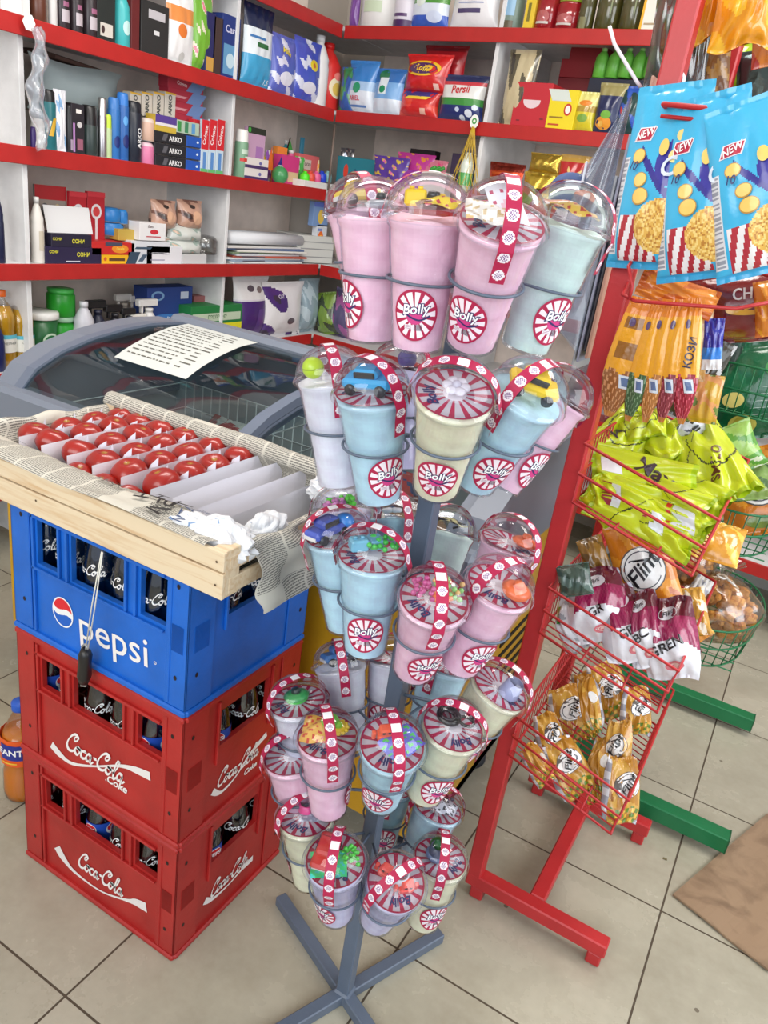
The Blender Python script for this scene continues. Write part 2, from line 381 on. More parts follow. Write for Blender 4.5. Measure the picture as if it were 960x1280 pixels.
# ================================================================== FREEZER
YE = (206, 158, 34); GR = (120, 128, 142)
fz = thing('chest_freezer', 'yellow and grey chest freezer with curved sliding glass lids behind the crates', 'freezer', T(0, 0, 0))
X0, X1 = -1.77, -.42
ARC = [(1.20, .79), (1.215, .845), (1.26, .895), (1.34, .933), (1.44, .960), (1.55, .977), (1.66, .985), (1.77, .981), (1.86, .962)]
def arcz(y):
    y = np.clip(y, ARC[0][0], ARC[-1][0]); return np.interp(y, [a for a, _ in ARC], [b for _, b in ARC])
bd = MB()
bd.box(((X0+X1)/2, 1.235, .46), (X1-X0, .03, .66), YE, .008).box(((X0+X1)/2, 1.845, .46), (X1-X0, .03, .66), YE, .008)
bd.box((X1-.015, 1.54, .46), (.03, .62, .66), YE, .008).box((X0+.015, 1.54, .46), (.03, .62, .66), YE, .008).box(((X0+X1)/2, 1.54, .15), (X1-X0, .62, .03), (60, 60, 62))
bd.build('body', 'paint', fz)
vn = MB()
for k in range(9): vn.box((X1+.001, 1.60, .24+k*.034), (.004, .20, .010), (28, 22, 14))
vn.build('vent_slits', 'matte', fz)
ln = MB().box(((X0+X1)/2, 1.272, .50), (X1-X0-.06, .01, .58), (175, 182, 186)).box(((X0+X1)/2, 1.81, .50), (X1-X0-.06, .01, .58), (175, 182, 186))
ln.box(((X0+X1)/2, 1.54, .30), (X1-X0-.06, .54, .01), (160, 168, 172)).box((X0+.04, 1.54, .52), (.01, .54, .56), (170, 178, 182)).box((X1-.04, 1.54, .52), (.01, .54, .56), (170, 178, 182)).build('liner', 'plastic', fz)
rim = MB()
rim.box(((X0+X1)/2, 1.222, .80), (X1-X0+.02, .075, .10), GR, .012).box(((X0+X1)/2, 1.845, .86), (X1-X0+.02, .06, .20), GR, .012).box(((X0+X1)/2, 1.835, .965), (X1-X0, .07, .05), GR, .015)
rim.build('top_rim', 'plastic', fz)
def cheek(x0, x1, z0, name, par, thick=None, col=GR, lift=0):
    b = MB(); pts = [(y, z+lift) for y, z in ARC]; n = len(pts); v = []; f = []
    low = [(y, z0 if thick is None else z-thick) for y, z in pts]
    for x in (x0, x1):
        v += [(x, y, z) for y, z in pts]+[(x, y, z) for y, z in low]
    m_ = 2*n
    for i in range(n-1):
        f.append((i, i+1, n+i+1, n+i)); f.append((m_+i+1, m_+i, m_+n+i, m_+n+i+1)); f.append((i+1, i, m_+i, m_+i+1)); f.append((n+i, n+i+1, m_+n+i+1, m_+n+i))
    f.append((0, n, m_+n, m_)); f.append((n-1, m_+n-1, m_+2*n-1, 2*n-1))
    b.add(v, f, col, False); return b.build(name, 'plastic', par)
cheek(X1-.05, X1+.005, .76, 'end_frame', fz); cheek(X0-.005, X0+.06, .76, 'end_frame', fz)
def lid(xa, xb, lift):
    b = MB()
    b.grid(lambda u, v: (xa+(xb-xa)*u, 1.215+.625*v, arcz(1.215+.625*v)-.006+lift), 6, 24, np.array((196, 212, 214.)))
    g = b.build('glass_lid', 'lid_glass', fz)
    for xx in (xa, xb-.03): cheek(xx, xx+.03, 0, 'lid_frame', g, thick=.022, col=(104, 114, 132), lift=lift+.001)
    return g
lid(X0+.06, -1.00, 0); lid(-1.03, X1-.05, -.024)
for (x, y) in ((-.50, 1.30), (-.50, 1.72), (-1.64, 1.30), (-1.64, 1.72)):
    b = MB(); b.M = np.array(T(x+.02, y-.03, .038, 20, 90)); b.lathe([(.006, -.013), (.034, -.013), (.038, -.006), (.038, .006), (.034, .013), (.006, .013)], (46, 48, 56))
    b.M = None; b.box((x, y, .095), (.05, .05, .05), (60, 62, 70), .008); b.tube([(x, y, .1), (x+.01, y-.02, .05), (x+.02, y-.03, .038)], .012, (70, 72, 80)); b.build('caster', 'plastic', fz)
# white wire basket inside
wb = MB()
for k in range(15): wb.tube([(-1.66+k*.035, 1.30, .80), (-1.66+k*.035, 1.30, .56), (-1.66+k*.035, 1.78, .56), (-1.66+k*.035, 1.78, .80)], .002, (225, 225, 225), 4)
for z in (.56, .64, .72, .80): wb.tube([(-1.66, 1.30, z), (-1.17, 1.30, z), (-1.17, 1.78, z), (-1.66, 1.78, z)], .0025, (225, 225, 225), 4, closed=True)
tag(wb.build('wire_basket', 'plastic'), 'white wire basket inside the left half of the chest freezer', 'basket')
# price sheets lying on the glass
def sheet(cs, label, lift=.002):
    b = MB(); cs = [onz(px, py, .975)[:2] for px, py in cs]
    def fn(u, v, h=0):
        x = (cs[0][0]*(1-u)+cs[1][0]*u)*(1-v)+(cs[3][0]*(1-u)+cs[2][0]*u)*v; y = (cs[0][1]*(1-u)+cs[1][1]*u)*(1-v)+(cs[3][1]*(1-u)+cs[2][1]*u)*v
        return x, y, arcz(y)+lift+h
    b.grid(fn, 10, 10, np.array((202, 206, 202.)))
    r = random.Random(3)
    for k in range(13):
        v = .10+k*.065; u = .06
        while u < .62:
            w = r.uniform(.02, .09); b.drect(fn, u, v, u+w, v+.014, (95, 92, 84), .0008, 2); u += w+.02
        b.drect(fn, .72, v, .72+r.uniform(.05, .16), v+.014, (95, 92, 84), .0008, 2)
    return tag(b.build('price_sheet', 'matte'), label, 'paper')
sheet([(143, 432), (233, 459), (322, 432), (235, 408)], 'printed white price sheet lying on the left glass lid')
b = MB().box((-1.35, 1.93, .90), (.50, .10, .004), (214, 208, 188)).box((-1.35, 1.93, .86), (.5, .09, .075), (150, 140, 120))
tag(b.build('cardboard_box', 'carton'), 'flat beige box lying behind the freezer back rim', 'box')

# ================================================================== DISPLAY RACK (red)
RK = (188, 42, 46)
rk = thing('display_rack', 'red metal display rack with three wire baskets standing in front', 'rack', T(0, 0, 0))
def bar(par, c, d, col, name='bar', label=None): return MB().box(c, d, col, .003).build(name, 'paint', par, label)
bar(rk, (-.305, 1.31, 1.10), (.034, .034, 2.08), RK, 'post'); bar(rk, (-.305, 1.72, 1.10), (.034, .034, 2.08), RK, 'post')
bar(rk, (-.16, 1.31, .048), (.32, .034, .034), RK, 'base_bar'); bar(rk, (-.16, 1.72, .048), (.32, .034, .034), RK, 'base_bar')
bar(rk, (-.165, 1.515, .048), (.034, .376, .034), RK, 'base_bar')
for x, y in ((-.02, 1.31), (-.02, 1.72), (-.29, 1.31), (-.29, 1.72)): bar(rk, (x, y, .016), (.03, .03, .032), RK, 'foot')
for z in (1.60, 2.12): bar(rk, (-.305, 1.515, z), (.02, .376, .02), RK, 'cross_bar')
def wire_basket(par, xa, xb, ya, yb, z0, z1, drop, col, name='wire_basket', r=.0022, ny=22, nx=9, rail=3):
    b = MB(); zt = lambda x, z: z-drop*(x-xa)/(xb-xa)
    for z in np.linspace(z0, z1, rail):
        ins = (z1-z)*.12
        b.tube([(xa, ya+ins, zt(xa, z)), (xb-ins, ya+ins, zt(xb, z)), (xb-ins, yb-ins, zt(xb, z)), (xa, yb-ins, zt(xa, z))], r*1.35, col, 6, closed=True)
    for k in range(ny):
        y = ya+.012+(yb-ya-.024)*k/(ny-1); i_ = (z1-z0)*.12
        b.tube([(xa, y, z1), (xa, y, z0), (xb-i_, y, zt(xb, z0)), (xb, y, zt(xb, z1))], r*.75, col, 4)
    for k in range(nx):
        x = xa+.01+(xb-xa-.02)*k/(nx-1); i_ = (z1-z0)*.12
        if rail > 3: b.tube([(x, ya, zt(x, z1)), (x, ya+i_, zt(x, z0)), (x, yb-i_, zt(x, z0)), (x, yb, zt(x, z1))], r*.75, col, 4)
    for q in (.35, .68):
        x = xa+(xb-xa)*q; b.tube([(x, ya+.008, zt(x, z0)), (x, yb-.008, zt(x, z0))], r, col, 4)
    return b.build(name, 'paint', par)
wire_basket(rk, -.29, -.055, 1.27, 1.72, .972, 1.082, .062, RK)
wire_basket(rk, -.29, -.04, 1.27, 1.72, .705, .805, .065, RK)
wire_basket(rk, -.29, -.05, 1.27, 1.72, .415, .515, .068, RK)
# hook rails
hk = MB()
hk.tube([(-.29, 1.235, 1.59), (.06, 1.235, 1.585)], .004, RK).tube([(-.29, 1.235, 1.575), (.06, 1.235, 1.57)], .003, RK).tube([(-.29, 1.30, 1.59), (-.29, 1.235, 1.59)], .004, RK)
hk.build('hook_rail', 'paint', rk)
hk = MB(); hk.tube([(-.29, 1.29, 1.345), (-.285, 1.25, 1.33), (-.26, 1.235, 1.325), (-.12, 1.235, 1.34), (-.07, 1.25, 1.36), (-.08, 1.40, 1.385), (-.29, 1.45, 1.40)], .0028, RK)
hk.tube([(-.29, 1.29, 1.385), (-.284, 1.24, 1.372), (-.27, 1.235, 1.345), (-.27, 1.235, 1.325)], .0028, RK)
hk.build('hook_rail', 'paint', rk)

# green rack behind it
GN = (18, 112, 66)
gk = thing('display_rack', 'green metal display rack with curved wire baskets standing behind the red rack', 'rack', T(0, 0, 0))
for y in (1.81, 2.42):
    bar(gk, (-.06, y, .045), (.48, .045, .045), GN, 'base_bar'); bar(gk, (-.21, y, 1.10), (.034, .034, 2.08), GN, 'post')
    MB().box((.178, y, .045), (.004, .046, .046), (10, 80, 46), .001).build('end_cap', 'plastic', gk)
bar(gk, (-.24, 2.115, .045), (.034, .57, .034), GN, 'base_bar')
def round_basket(par, xa, xb, ya, yb, z0, z1, col):
    b = MB()
    def ring(z, k):
        pts = [(xa, ya+k, z)]
        for a in np.linspace(-90, 90, 15): pts.append((xb-.12+(.12-k)*math.cos(rad(a)), (ya+yb)/2+((yb-ya)/2-k)*math.sin(rad(a)), z))
        pts.append((xa, yb-k, z)); return pts
    for z, k in ((z1, 0), ((z0+z1)/2, .008), (z0, .02)): b.tube(ring(z, k), .0026, col, 6)
    P0, P1 = ring(z0, .02), ring(z1, 0)
    for p, q in zip(P0, P1): b.tube([q, p], .0018, col, 4)
    for k in range(9):
        t = (k+.5)/9; b.tube([(xa+(xb-.12-xa)*t, ya, z1), (xa+(xb-.12-xa)*t, ya+.02, z0), (xa+(xb-.12-xa)*t, yb-.02, z0), (xa+(xb-.12-xa)*t, yb, z1)], .0018, col, 4)
    for k in range(8):
        y = ya+.05+(yb-ya-.1)*k/7; b.tube([(xa, y, z0), (xb-.03, y, z0)], .0018, col, 4)
    return b.build('wire_basket', 'paint', par)
round_basket(gk, -.22, .085, 1.84, 2.26, .46, .57, GN); round_basket(gk, -.22, .07, 1.84, 2.3, .76, .87, GN); round_basket(gk, -.22, .06, 1.84, 2.3, 1.08, 1.19, GN)

# ================================================================== crates
def plate(b, w, h, t, holes, col, f):
    """plate w x h x t with rectangular holes; f maps (x,y,depth) to 3-D"""
    xs = sorted({0, w, *[q for H in holes for q in (H[0], H[2])]}); zs = sorted({0, h, *[q for H in holes for q in (H[1], H[3])]})
    nx, nz = len(xs)-1, len(zs)-1
    def solid(i, j):
        if not (0 <= i < nx and 0 <= j < nz): return False
        cx, cz = (xs[i]+xs[i+1])/2, (zs[j]+zs[j+1])/2
        return not any(H[0] < cx < H[2] and H[1] < cz < H[3] for H in holes)
    def Q(a): b.add([f(*p) for p in a], [(0, 1, 2, 3)], col)
    for i in range(nx):
        for j in range(nz):
            if not solid(i, j): continue
            a, c, d, e = xs[i], xs[i+1], zs[j], zs[j+1]
            Q([(a, d, 0), (c, d, 0), (c, e, 0), (a, e, 0)]); Q([(a, e, t), (c, e, t), (c, d, t), (a, d, t)])
            if not solid(i-1, j): Q([(a, d, t), (a, d, 0), (a, e, 0), (a, e, t)])
            if not solid(i+1, j): Q([(c, d, 0), (c, d, t), (c, e, t), (c, e, 0)])
            if not solid(i, j-1): Q([(a, d, t), (c, d, t), (c, d, 0), (a, d, 0)])
            if not solid(i, j+1): Q([(a, e, 0), (c, e, 0), (c, e, t), (a, e, t)])
CW, CD, CH = .42, .33, .288
def script_cc(b, f, ox, oy, s, col, sx=1.0, w=.11):
    """flowing script wordmark drawn with pen strokes: Coca-Cola"""
    def L(pts, dx, ww=w): b.stroke(f, [(ox+(x+dx+.22*y)*s*sx, oy+y*s) for x, y in pts], ww*s, col, ang=rad(60))
    C = [(.62, .72), (.70, .92), (.52, 1.06), (.30, .92), (.10, .55), (.06, .22), (.22, 0), (.46, .04), (.64, .22)]
    Ctail = [(.62, .72), (.50, .70), (.48, .86), (.60, .95)]
    o = [(.16, .42), (.02, .26), (.06, .06), (.20, 0), (.32, .16), (.30, .36), (.16, .42), (.26, .34), (.44, .38)]
    c = [(.30, .34), (.24, .42), (.08, .36), (.02, .16), (.12, .0), (.28, .04), (.40, .18)]
    a = [(.30, .36), (.14, .42), (.02, .22), (.08, .02), (.22, .06), (.32, .36), (.30, .08), (.38, .0), (.50, .14)]
    l = [(.04, .16), (.26, .66), (.30, .98), (.18, .96), (.10, .50), (.12, .08), (.22, .0), (.36, .14)]
    L(C, 0); L(Ctail, 0, w*.7); L(o, .60); L(c, 1.02); L(a, 1.38); L([(1.86, .36), (2.06, .40)], 0)
    L(C, 2.10); L(Ctail, 2.10, w*.7); L(o, 2.70); L(l, 3.12); L(a, 3.44)
def swoosh(b, f, pts, w0=.019, w1=.004): b.stroke(f, pts, [w0, w0*.9, w0*.5, w1*1.6, w1, w1*1.3, w0*.5, w0*.85, w0], (232, 226, 222), h=.0002, n=10)
def crate(z, col, brand, label, body_label):
    t = thing('bottle_crate', label, 'crate', T(-1.14, .80, z), 'plastic bottle crates in the stack')
    dark = tuple(int(k*.96) for k in col)
    hi = .245; lo = .178; wt = CH-.012
    if brand == 'p': hz = (.155, .24); wt = CH-.004
    else: hz = (lo, hi)
    holes = [(.063, hz[0], .113, hz[1]), (.150, hz[0]-.003, .276, hz[1]), (.315, hz[0], .373, hz[1])]
    b = MB(); F = lambda x, y, h: (x, h, y)
    plate(b, CW, CH, .010, holes, col, F); plate(b, CW, CH, .010, [(CW-q[2], q[1], CW-q[0], q[3]) for q in holes], col, lambda x, y, h: (CW-x, CD-h, y))
    sh = [(.095, hz[0]-.012, .235, hz[1]-.0)]
    if brand == 'p': sh = [(.095, .155, .235, .27)]
    plate(b, CD, CH, .010, sh, col, lambda x, y, h: (CW-h, x, y)); plate(b, CD, CH, .010, sh, col, lambda x, y, h: (h, CD-x, y))
    b.box((CW/2, CD/2, .012), (CW-.012, CD-.012, .012), dark)
    b.build('shell', 'crateplastic', t)
    g = MB()   # raised ribs, corner posts, bands
    e = .004
    for x0, x1 in ((-e, .045), (CW-.045, CW+e)):
        for yy in (-e/2, CD+e/2): g.box(((x0+x1)/2, yy, CH/2+.004), (x1-x0, e, CH-.016), col, .0015)
    for y0, y1 in ((-e, .06), (CD-.06, CD+e)):
        for xx in (CW+e/2, -e/2): g.box((xx, (y0+y1)/2, CH/2+.004), (e, y1-y0, CH-.016), col, .0015)
    for h0, h1 in ((hz[1]+.004, hz[1]+.010), (hz[0]-.012, hz[0]-.007)):
        g.box((CW/2, -.003, (h0+h1)/2), (CW-.1, .006, h1-h0), col, .001)
    for x in (.122, .142, .284, .306): g.box((x, -.003, (hz[0]+hz[1])/2), (.005, .006, hz[1]-hz[0]+.012), col, .001)
    for x in (.055, .385): g.box((x, -.003, CH/2), (.005, .006, CH-.03), col, .001)
    for y in (.088, .242): g.box((CW+.003, y, .2), (.006, .006, .14), col, .001)
    g.box((CW/2, -.002, .006), (CW+.01, .012, .012), col, .003).box((CW/2, -.002, CH-.006), (CW+.008, .012, .012), col, .003)
    g.box((CW+.002, CD/2, .006), (.012, CD+.004, .012), col, .003).box((CW+.002, CD/2, CH-.006), (.012, CD+.002, .012), col, .003)
    for k in range(16): g.box((CW-.030+.0016*k, -e-.0005, .145), (.0007, .001, .05), tuple(int(q*.9) for q in col))
    for k in range(16): g.box((CW+e+.0005, .012+.0022*k, .145), (.001, .0009, .05), tuple(int(q*.9) for q in col))
    for x, zz in ((.026, .24), (.026, .07), (CW-.02, .24), (CW-.02, .07)): g.ddisc(lambda a, c_, h: (a, a*0-e-h-.0002, c_), x, zz, .0035, .0045, (30, 14, 16))
    for x, zz in ((.02, .235), (.02, .075), (CD-.02, .235), (CD-.02, .075)): g.ddisc(lambda a, c_, h: (a*0+CW+e+h+.0002, a, c_), x, zz, .0035, .0045, (30, 14, 16))
    g.build('ribs', 'crateplastic', t)
    dv = MB()
    for k in range(1, 6): dv.box((k*CW/6, CD/2, .07), (.003, CD-.02, .10), dark)
    for k in range(1, 4): dv.box((CW/2, k*CD/4, .07), (CW-.02, .003, .10), dark)
    dv.build('bottle_dividers', 'crateplastic', t)
    ff = lambda x, y, h: (x, x*0-.0008-h, y); fs = lambda x, y, h: (x*0+CW+.0008+h, x, y)
    d = MB(); wh = (238, 232, 228)
    if brand == 'p':
        def pc(u, v):
            a = 2*np.pi*u; x = np.cos(a)*v; y = np.sin(a)*v; w_ = .22*np.sin(x*2.6)-.25*x
            c_ = np.full(u.shape+(3,), 235.0); c_[(y > w_+.20)] = (214, 32, 44); c_[(y < w_-.18)] = (22, 92, 190); c_[v > .93] = (238, 238, 240); return c_
        d.ddisc(ff, .126, .080, .027, .030, wh, rings=22, seg=64, colfn=pc)
        d.dtext(ff, 'pepsi', .252, .078, .080, wh, off=.004, sx=1.05, rot=.07); d.ddisc(ff, .352, .076, .003, .003, wh, r0=.6)
    elif brand == 'c2':
        swoosh(d, ff, [(.084, .052), (.110, .040), (.144, .038), (.206, .066), (.273, .104), (.310, .116), (.348, .122)]); script_cc(d, ff, .126, .068, .043, wh, w=.19, sx=.93); d.dtext(ff, 'Coke', .264, .056, .024, wh, off=.03, shear=.25)
        d.ddisc(ff, .236, .050, .0018, .0018, wh, r0=.5)
        swoosh(d, fs, [(.085, .067), (.11, .048), (.15, .056), (.19, .084), (.242, .103)], .014); script_cc(d, fs, .096, .068, .034, wh, w=.17, sx=.92); d.dtext(fs, 'Coke', .196, .046, .018, wh, off=.03, shear=.25)
    else:
        swoosh(d, ff, [(.091, .077), (.112, .057), (.147, .042), (.222, .042), (.294, .068), (.32, .080), (.348, .086)], .024); script_cc(d, ff, .155, .070, .041, wh, w=.19, sx=.80)
        swoosh(d, fs, [(.084, .075), (.11, .058), (.157, .054), (.2, .06), (.236, .062)], .016); script_cc(d, fs, .100, .068, .034, wh, w=.17, sx=.88)
    d.build('printed_logo', 'carton', t, 'white printed wordmark')
    return t
crate(0, (172, 36, 34), 'c1', 'red plastic bottle crate standing on the floor, lowest of the stack', '')
crate(.289, (176, 37, 34), 'c2', 'red plastic bottle crate in the middle of the stack', '')
crate(.578, (22, 102, 200), 'p', 'blue plastic bottle crate on top of the two red crates', '')
def glass_bottle(kind):
    prof = [(.012, .002), (.027, .003), (.029, .012), (.029, .05), (.0265, .075), (.029, .11), (.0288, .168), (.024, .196), (.016, .222), (.0135, .244), (.0145, .248), (.0135, .262)]
    t = thing('glass_bottle', 'x', 'bottle', T(0, 0, 0))
    MB().lathe(prof, (214, 224, 222), 20, cap=True).build('glass', 'bottle_glass', t)
    def f(x, y, h): r = .0292+h; a = x/.029-math.pi/2; return r*np.cos(a), r*np.sin(a), y
    b = MB()
    if kind == 'c':
        for o in (-.038,): script_cc(b, f, o-.004, .152, .019, (240, 240, 240), w=.17)
        b.build('label', 'carton', t)
    else:
        b.grid(lambda u, v: f(-.091+.182*u, .105+.062*v, .0003), 32, 1, np.array((24, 70, 170.)))
        b.ddisc(f, -.0, .150, .014, .014, (235, 235, 235), .0008).ddisc(f, 0, .154, .012, .008, (205, 30, 40), .0012).dtext(f, 'PEPSI', 0, .150, .013, (240, 240, 240), .0016, off=.02)
        b.ddisc(f, .046, .150, .014, .014, (235, 235, 235), .0008).ddisc(f, .046, .154, .012, .008, (205, 30, 40), .0012)
        b.build('label', 'carton', t, 'blue printed label')
    return t
protoC, protoP = glass_bottle('c'), glass_bottle('p'); first = {'c': True, 'p': True}
cells = [(k, 0) for k in range(6)]+[(5, 1), (5, 2), (5, 3), (2, 1), (3, 1)]
crn = {0: 'lowest red crate', 1: 'middle red crate', 2: 'blue crate on top'}
for lv in range(3):
    for ci, (i, j) in enumerate(cells):
        kd = 'p' if (lv, i, j) in ((0, 2, 0), (0, 3, 1), (1, 0, 0), (1, 4, 0), (1, 5, 1), (0, 5, 1)) else 'c'
        where = 'front row' if j == 0 else ('right side' if i == 5 else 'second row')
        side = ['far left', 'second from left', 'third from left', 'third from right', 'second from right', 'right corner'][i] if j == 0 else ['', 'second back', 'third back', 'farthest back'][j] if i == 5 else ['', '', 'left of the middle', 'right of the middle'][i]
        lb = ('bottle with blue label' if kd == 'p' else 'clear bottle with white script')+', '+side+', '+where+' of '+crn[lv]
        mw = T(-1.14+(i+.5)*CW/6, .80+(j+.5)*CD/4, .02+lv*.289, (i*37+j*51+lv*23) % 50-20+(60 if i == 5 and j else 0))
        p = protoC if kd == 'c' else protoP
        if first[kd]: first[kd] = False; p.matrix_world = mw; p['label'] = lb; p['group'] = 'glass bottles in the crates'
        else: dup(p, mw, lb, 'glass bottles in the crates')

# ================================================================== TOMATO TRAY
ty0, ty1, tx0, tx1, tz0, tz1 = .735, 1.125, -1.235, -.605, .872, .945
tr = thing('wooden_tray', 'pale wooden fruit crate lined with newspaper, resting on the blue crate', 'crate', T(0, 0, 0))
def board(c, d, name='slat'): return MB().box(c, d, (225, 200, 160), .001).build(name, 'pale_wood', tr)
xm = (tx0+tx1)/2; LX = tx1-tx0
board((xm, ty0+.004, .892), (LX, .007, .040)); board((xm, ty0+.004, .930), (LX, .007, .030)); board((xm, ty1-.004, .890), (LX, .007, .034)); board((xm, ty1-.004, .9265), (LX, .007, .024))
for x in (tx0+.004, tx1-.004): board((x, (ty0+ty1)/2, .888), (.007, ty1-ty0-.03, .026)); board((x, (ty0+ty1)/2, .924), (.007, ty1-ty0-.03, .022))
for x in (tx0+.013, tx1-.013):
    for y in (ty0+.022, ty1-.022): board((x, y, .909), (.024, .030, .074), 'corner_post')
for k in range(5): board((xm, ty0+.05+k*.072, .876), (LX-.02, .06, .005), 'bottom_slat')
nl = MB()
for x, z in ((tx1-.012, .893), (tx1-.012, .929), (-.99, .90), (-1.12, .893)): nl.ddisc(lambda a, c_, h: (a, a*0+ty0-.0002-h, c_), x, z, .0018, .0018, (90, 70, 50))
nl.build('nails', 'matte', tr)
rs = np.random.RandomState(5)
def wob(u, v, k, seed, amp):
    r = np.random.RandomState(seed); o = 0
    for _ in range(k):
        fu, fv = r.uniform(-9, 9, 2); o = o+np.sin(fu*u+fv*v+r.uniform(0, 6))*amp/(1+.12*(abs(fu)+abs(fv)))
    return o
def paper(name, path, a0, a1, axis, label, seed, nu=60, nv=26, amp=.004, mat='newsprint', colr=(220, 216, 205), extra=None, w0=0):
    """newspaper strip: path = cross-section points, swept along axis"""
    P = np.array(path, float); d = np.r_[0, np.cumsum(np.linalg.norm(np.diff(P, axis=0), axis=1))]; Ld = d[-1]
    def fn(u, v, h=0):
        s_ = v*Ld; c1 = np.interp(s_, d, P[:, 0]); c2 = np.interp(s_, d, P[:, 1]); w = wob(u*3, v*2, 8, seed, amp)
        g = np.gradient(P, axis=0); nx_ = np.interp(s_, d, -g[:, 1]); nz_ = np.interp(s_, d, g[:, 0]); nn = np.sqrt(nx_**2+nz_**2)+1e-9
        sg = -1 if P[-1, 0] < P[0, 0] else 1; c1 = c1+sg*nx_/nn*(w+h); c2 = c2+sg*nz_/nn*(w+h); al = a0+(a1-a0)*u+wob(v*3, u, 4, seed+1, amp*1.2)*(1 if w0 == 0 else 1)
        return (al, c1, c2) if axis == 'x' else (c1, al, c2)
    b = MB(); ln_ = abs(a1-a0)
    b.grid(fn, nu, nv, np.array(colr, float), uvfn=lambda u, v: (u*ln_+.01*seed, v*Ld+.05*seed))
    if extra: extra(b, lambda x, y, h: fn(x/ln_, y/Ld, h+.005), ln_, Ld)
    o = b.build(name, [mat, 'carton'], tr, label); return o
def heads(b, f, L_, D_):
    n0 = len(b.f)
    b.dtext(f, 'ТАБА', L_*.80, D_*.62, .040, (30, 28, 28), off=.02, rot=rad(78)); b.dtext(f, 'ШВАТИ', L_*.865, D_*.6, .026, (50, 70, 110), off=.01, rot=rad(80)); b.dtext(f, 'НАН', L_*.72, D_*.55, .036, (30, 28, 28), off=.02, rot=rad(78))
    b.dtext(f, 'slečé', L_*.60, D_*.66, .026, (70, 66, 62), shear=.3); b.dtext(f, 'хэрэг', L_*.80, D_*.8, .014, (60, 58, 56)); b.dtext(f, 'мэдээ', L_*.18, D_*.42, .013, (60, 58, 56), off=.02, rot=rad(70))
    for k in range(n0, len(b.f)): b.mi[k] = 1
paper('newspaper', [(.862, .880), (.852, .910), (.835, .928), (.805, .940), (.775, .950), (.755, .956), (.740, .956), (.728, .950)], tx0-.01, tx1-.03, 'x', 'newspaper folded over the front edge', 3, extra=heads, amp=.0028)
paper('newspaper', [(1.118, .885), (1.112, .92), (1.098, .937), (1.088, .947), (1.096, .963), (1.115, .966), (1.13, .955), (1.132, .935), (1.128, .90)], tx0-.01, tx1+.03, 'x', 'rolled newspaper along the back edge', 7, amp=.003)
paper('newspaper', [(-1.20, .885), (-1.215, .925), (-1.228, .945), (-1.242, .94), (-1.246, .90)], ty0+.02, ty1-.01, 'y', None, 9, nu=30)
paper('newspaper', [(-.64, .895), (-.625, .925), (-.610, .945), (-.598, .944), (-.590, .925), (-.582, .895), (-.578, .86), (-.572, .838)], ty0+.055, ty1+.02, 'y', 'newspaper hanging over the right side', 12, nu=44, amp=.006)
paper('newspaper', [(-1.21, .882), (-.61, .882)], ty0+.02, ty1-.01, 'y', None, 15, nu=20, nv=30, amp=.0008)
# crumpled white paper at the front right corner
def crump(cx, cy, cz, r, seed, sc):
    b = MB()
    def fn(u, v):
        a = u*2*np.pi; q = (v-.5)*np.pi; x, y, z = np.cos(a)*np.cos(q), np.sin(a)*np.cos(q), np.sin(q)
        rs_ = np.random.RandomState(seed); w = 0
        for _ in range(7):
            k = rs_.normal(size=3)*3.4; w = w+np.abs(np.sin(k[0]*x+k[1]*y+k[2]*z+rs_.uniform(0, 6)))
        w = .62+.13*w; return cx+r*sc[0]*x*w, cy+r*sc[1]*y*w, cz+r*sc[2]*z*w
    b.grid(fn, 36, 22, lambda u, v: np.where((np.sin(u*17)*np.cos(v*13) > .93)[..., None], np.array((120, 150, 190.)), np.array((214, 216, 220.))), smooth=False)
    b.build('crumpled_paper', 'carton', tr, 'crumpled white paper')
crump(-.660, .785, .932, .034, 2, (1.5, .9, .75)); crump(-.632, .865, .936, .026, 4, (.8, 1.3, .7)); crump(-.645, 1.06, .945, .03, 6, (1.0, 1.3, .7)); crump(-.700, .770, .934, .026, 8, (1.6, .8, .8))
for x in (-1.158, -1.100, -1.035, -.972, -.905, -.838, -.792, -.737, -.685):
    MB().grid(lambda u, v, x=x: (x+wob(u, v, 4, int(-x*1000), .0018), ty0+.095+(.285)*u, .886+.056*v), 14, 4, np.array((240, 240, 250.))).build('paper_divider', 'carton', tr, 'lilac-white paper strip')
tproto = None; trow = [-1.182, -1.130, -1.066, -1.003, -.939, -.870]; tcol = [.882, .953, 1.018, 1.082]
names_r = ['far left', 'second from left', 'third from left', 'third from right', 'second from right', 'rightmost']; names_c = ['at the front', 'second from front', 'third from front', 'at the back']
def tomato(r, seed):
    b = MB(); q = np.random.RandomState(seed); ph = q.uniform(0, 6, 3)
    def fn(u, v):
        a = u*2*np.pi; t_ = (v-.5)*np.pi; rr = r*(1+.035*np.cos(5*a+ph[0])*np.cos(t_)+.02*np.cos(2*a+ph[1])); z = np.sin(t_)*.82
        z = z-.20*np.exp(-((np.cos(t_)/.28)**2))*np.sign(np.sin(t_)); return rr*np.cos(a)*np.cos(t_), rr*np.sin(a)*np.cos(t_), r*z
    b.grid(fn, 28, 18, lambda u, v: np.where((v > .965)[..., None], np.array((160, 110, 40.)), np.array((156, 26, 18.)))); return b
for i, x in enumerate(trow):
    for j, y in enumerate(tcol):
        r = .0295+.0025*rs.rand(); b = tomato(r, i*7+j)
        o = b.build('tomato', 'tomato_skin', mw=T(x+rs.uniform(-.003, .003), y+rs.uniform(-.003, .003), .925+rs.uniform(-.003, .004), rs.uniform(0, 360), rs.uniform(-25, 25)))
        tag(o, 'ripe red tomato, %s in the %s row of the tray' % (names_c[j], names_r[i]), 'tomato', 'red tomatoes in the wooden tray')
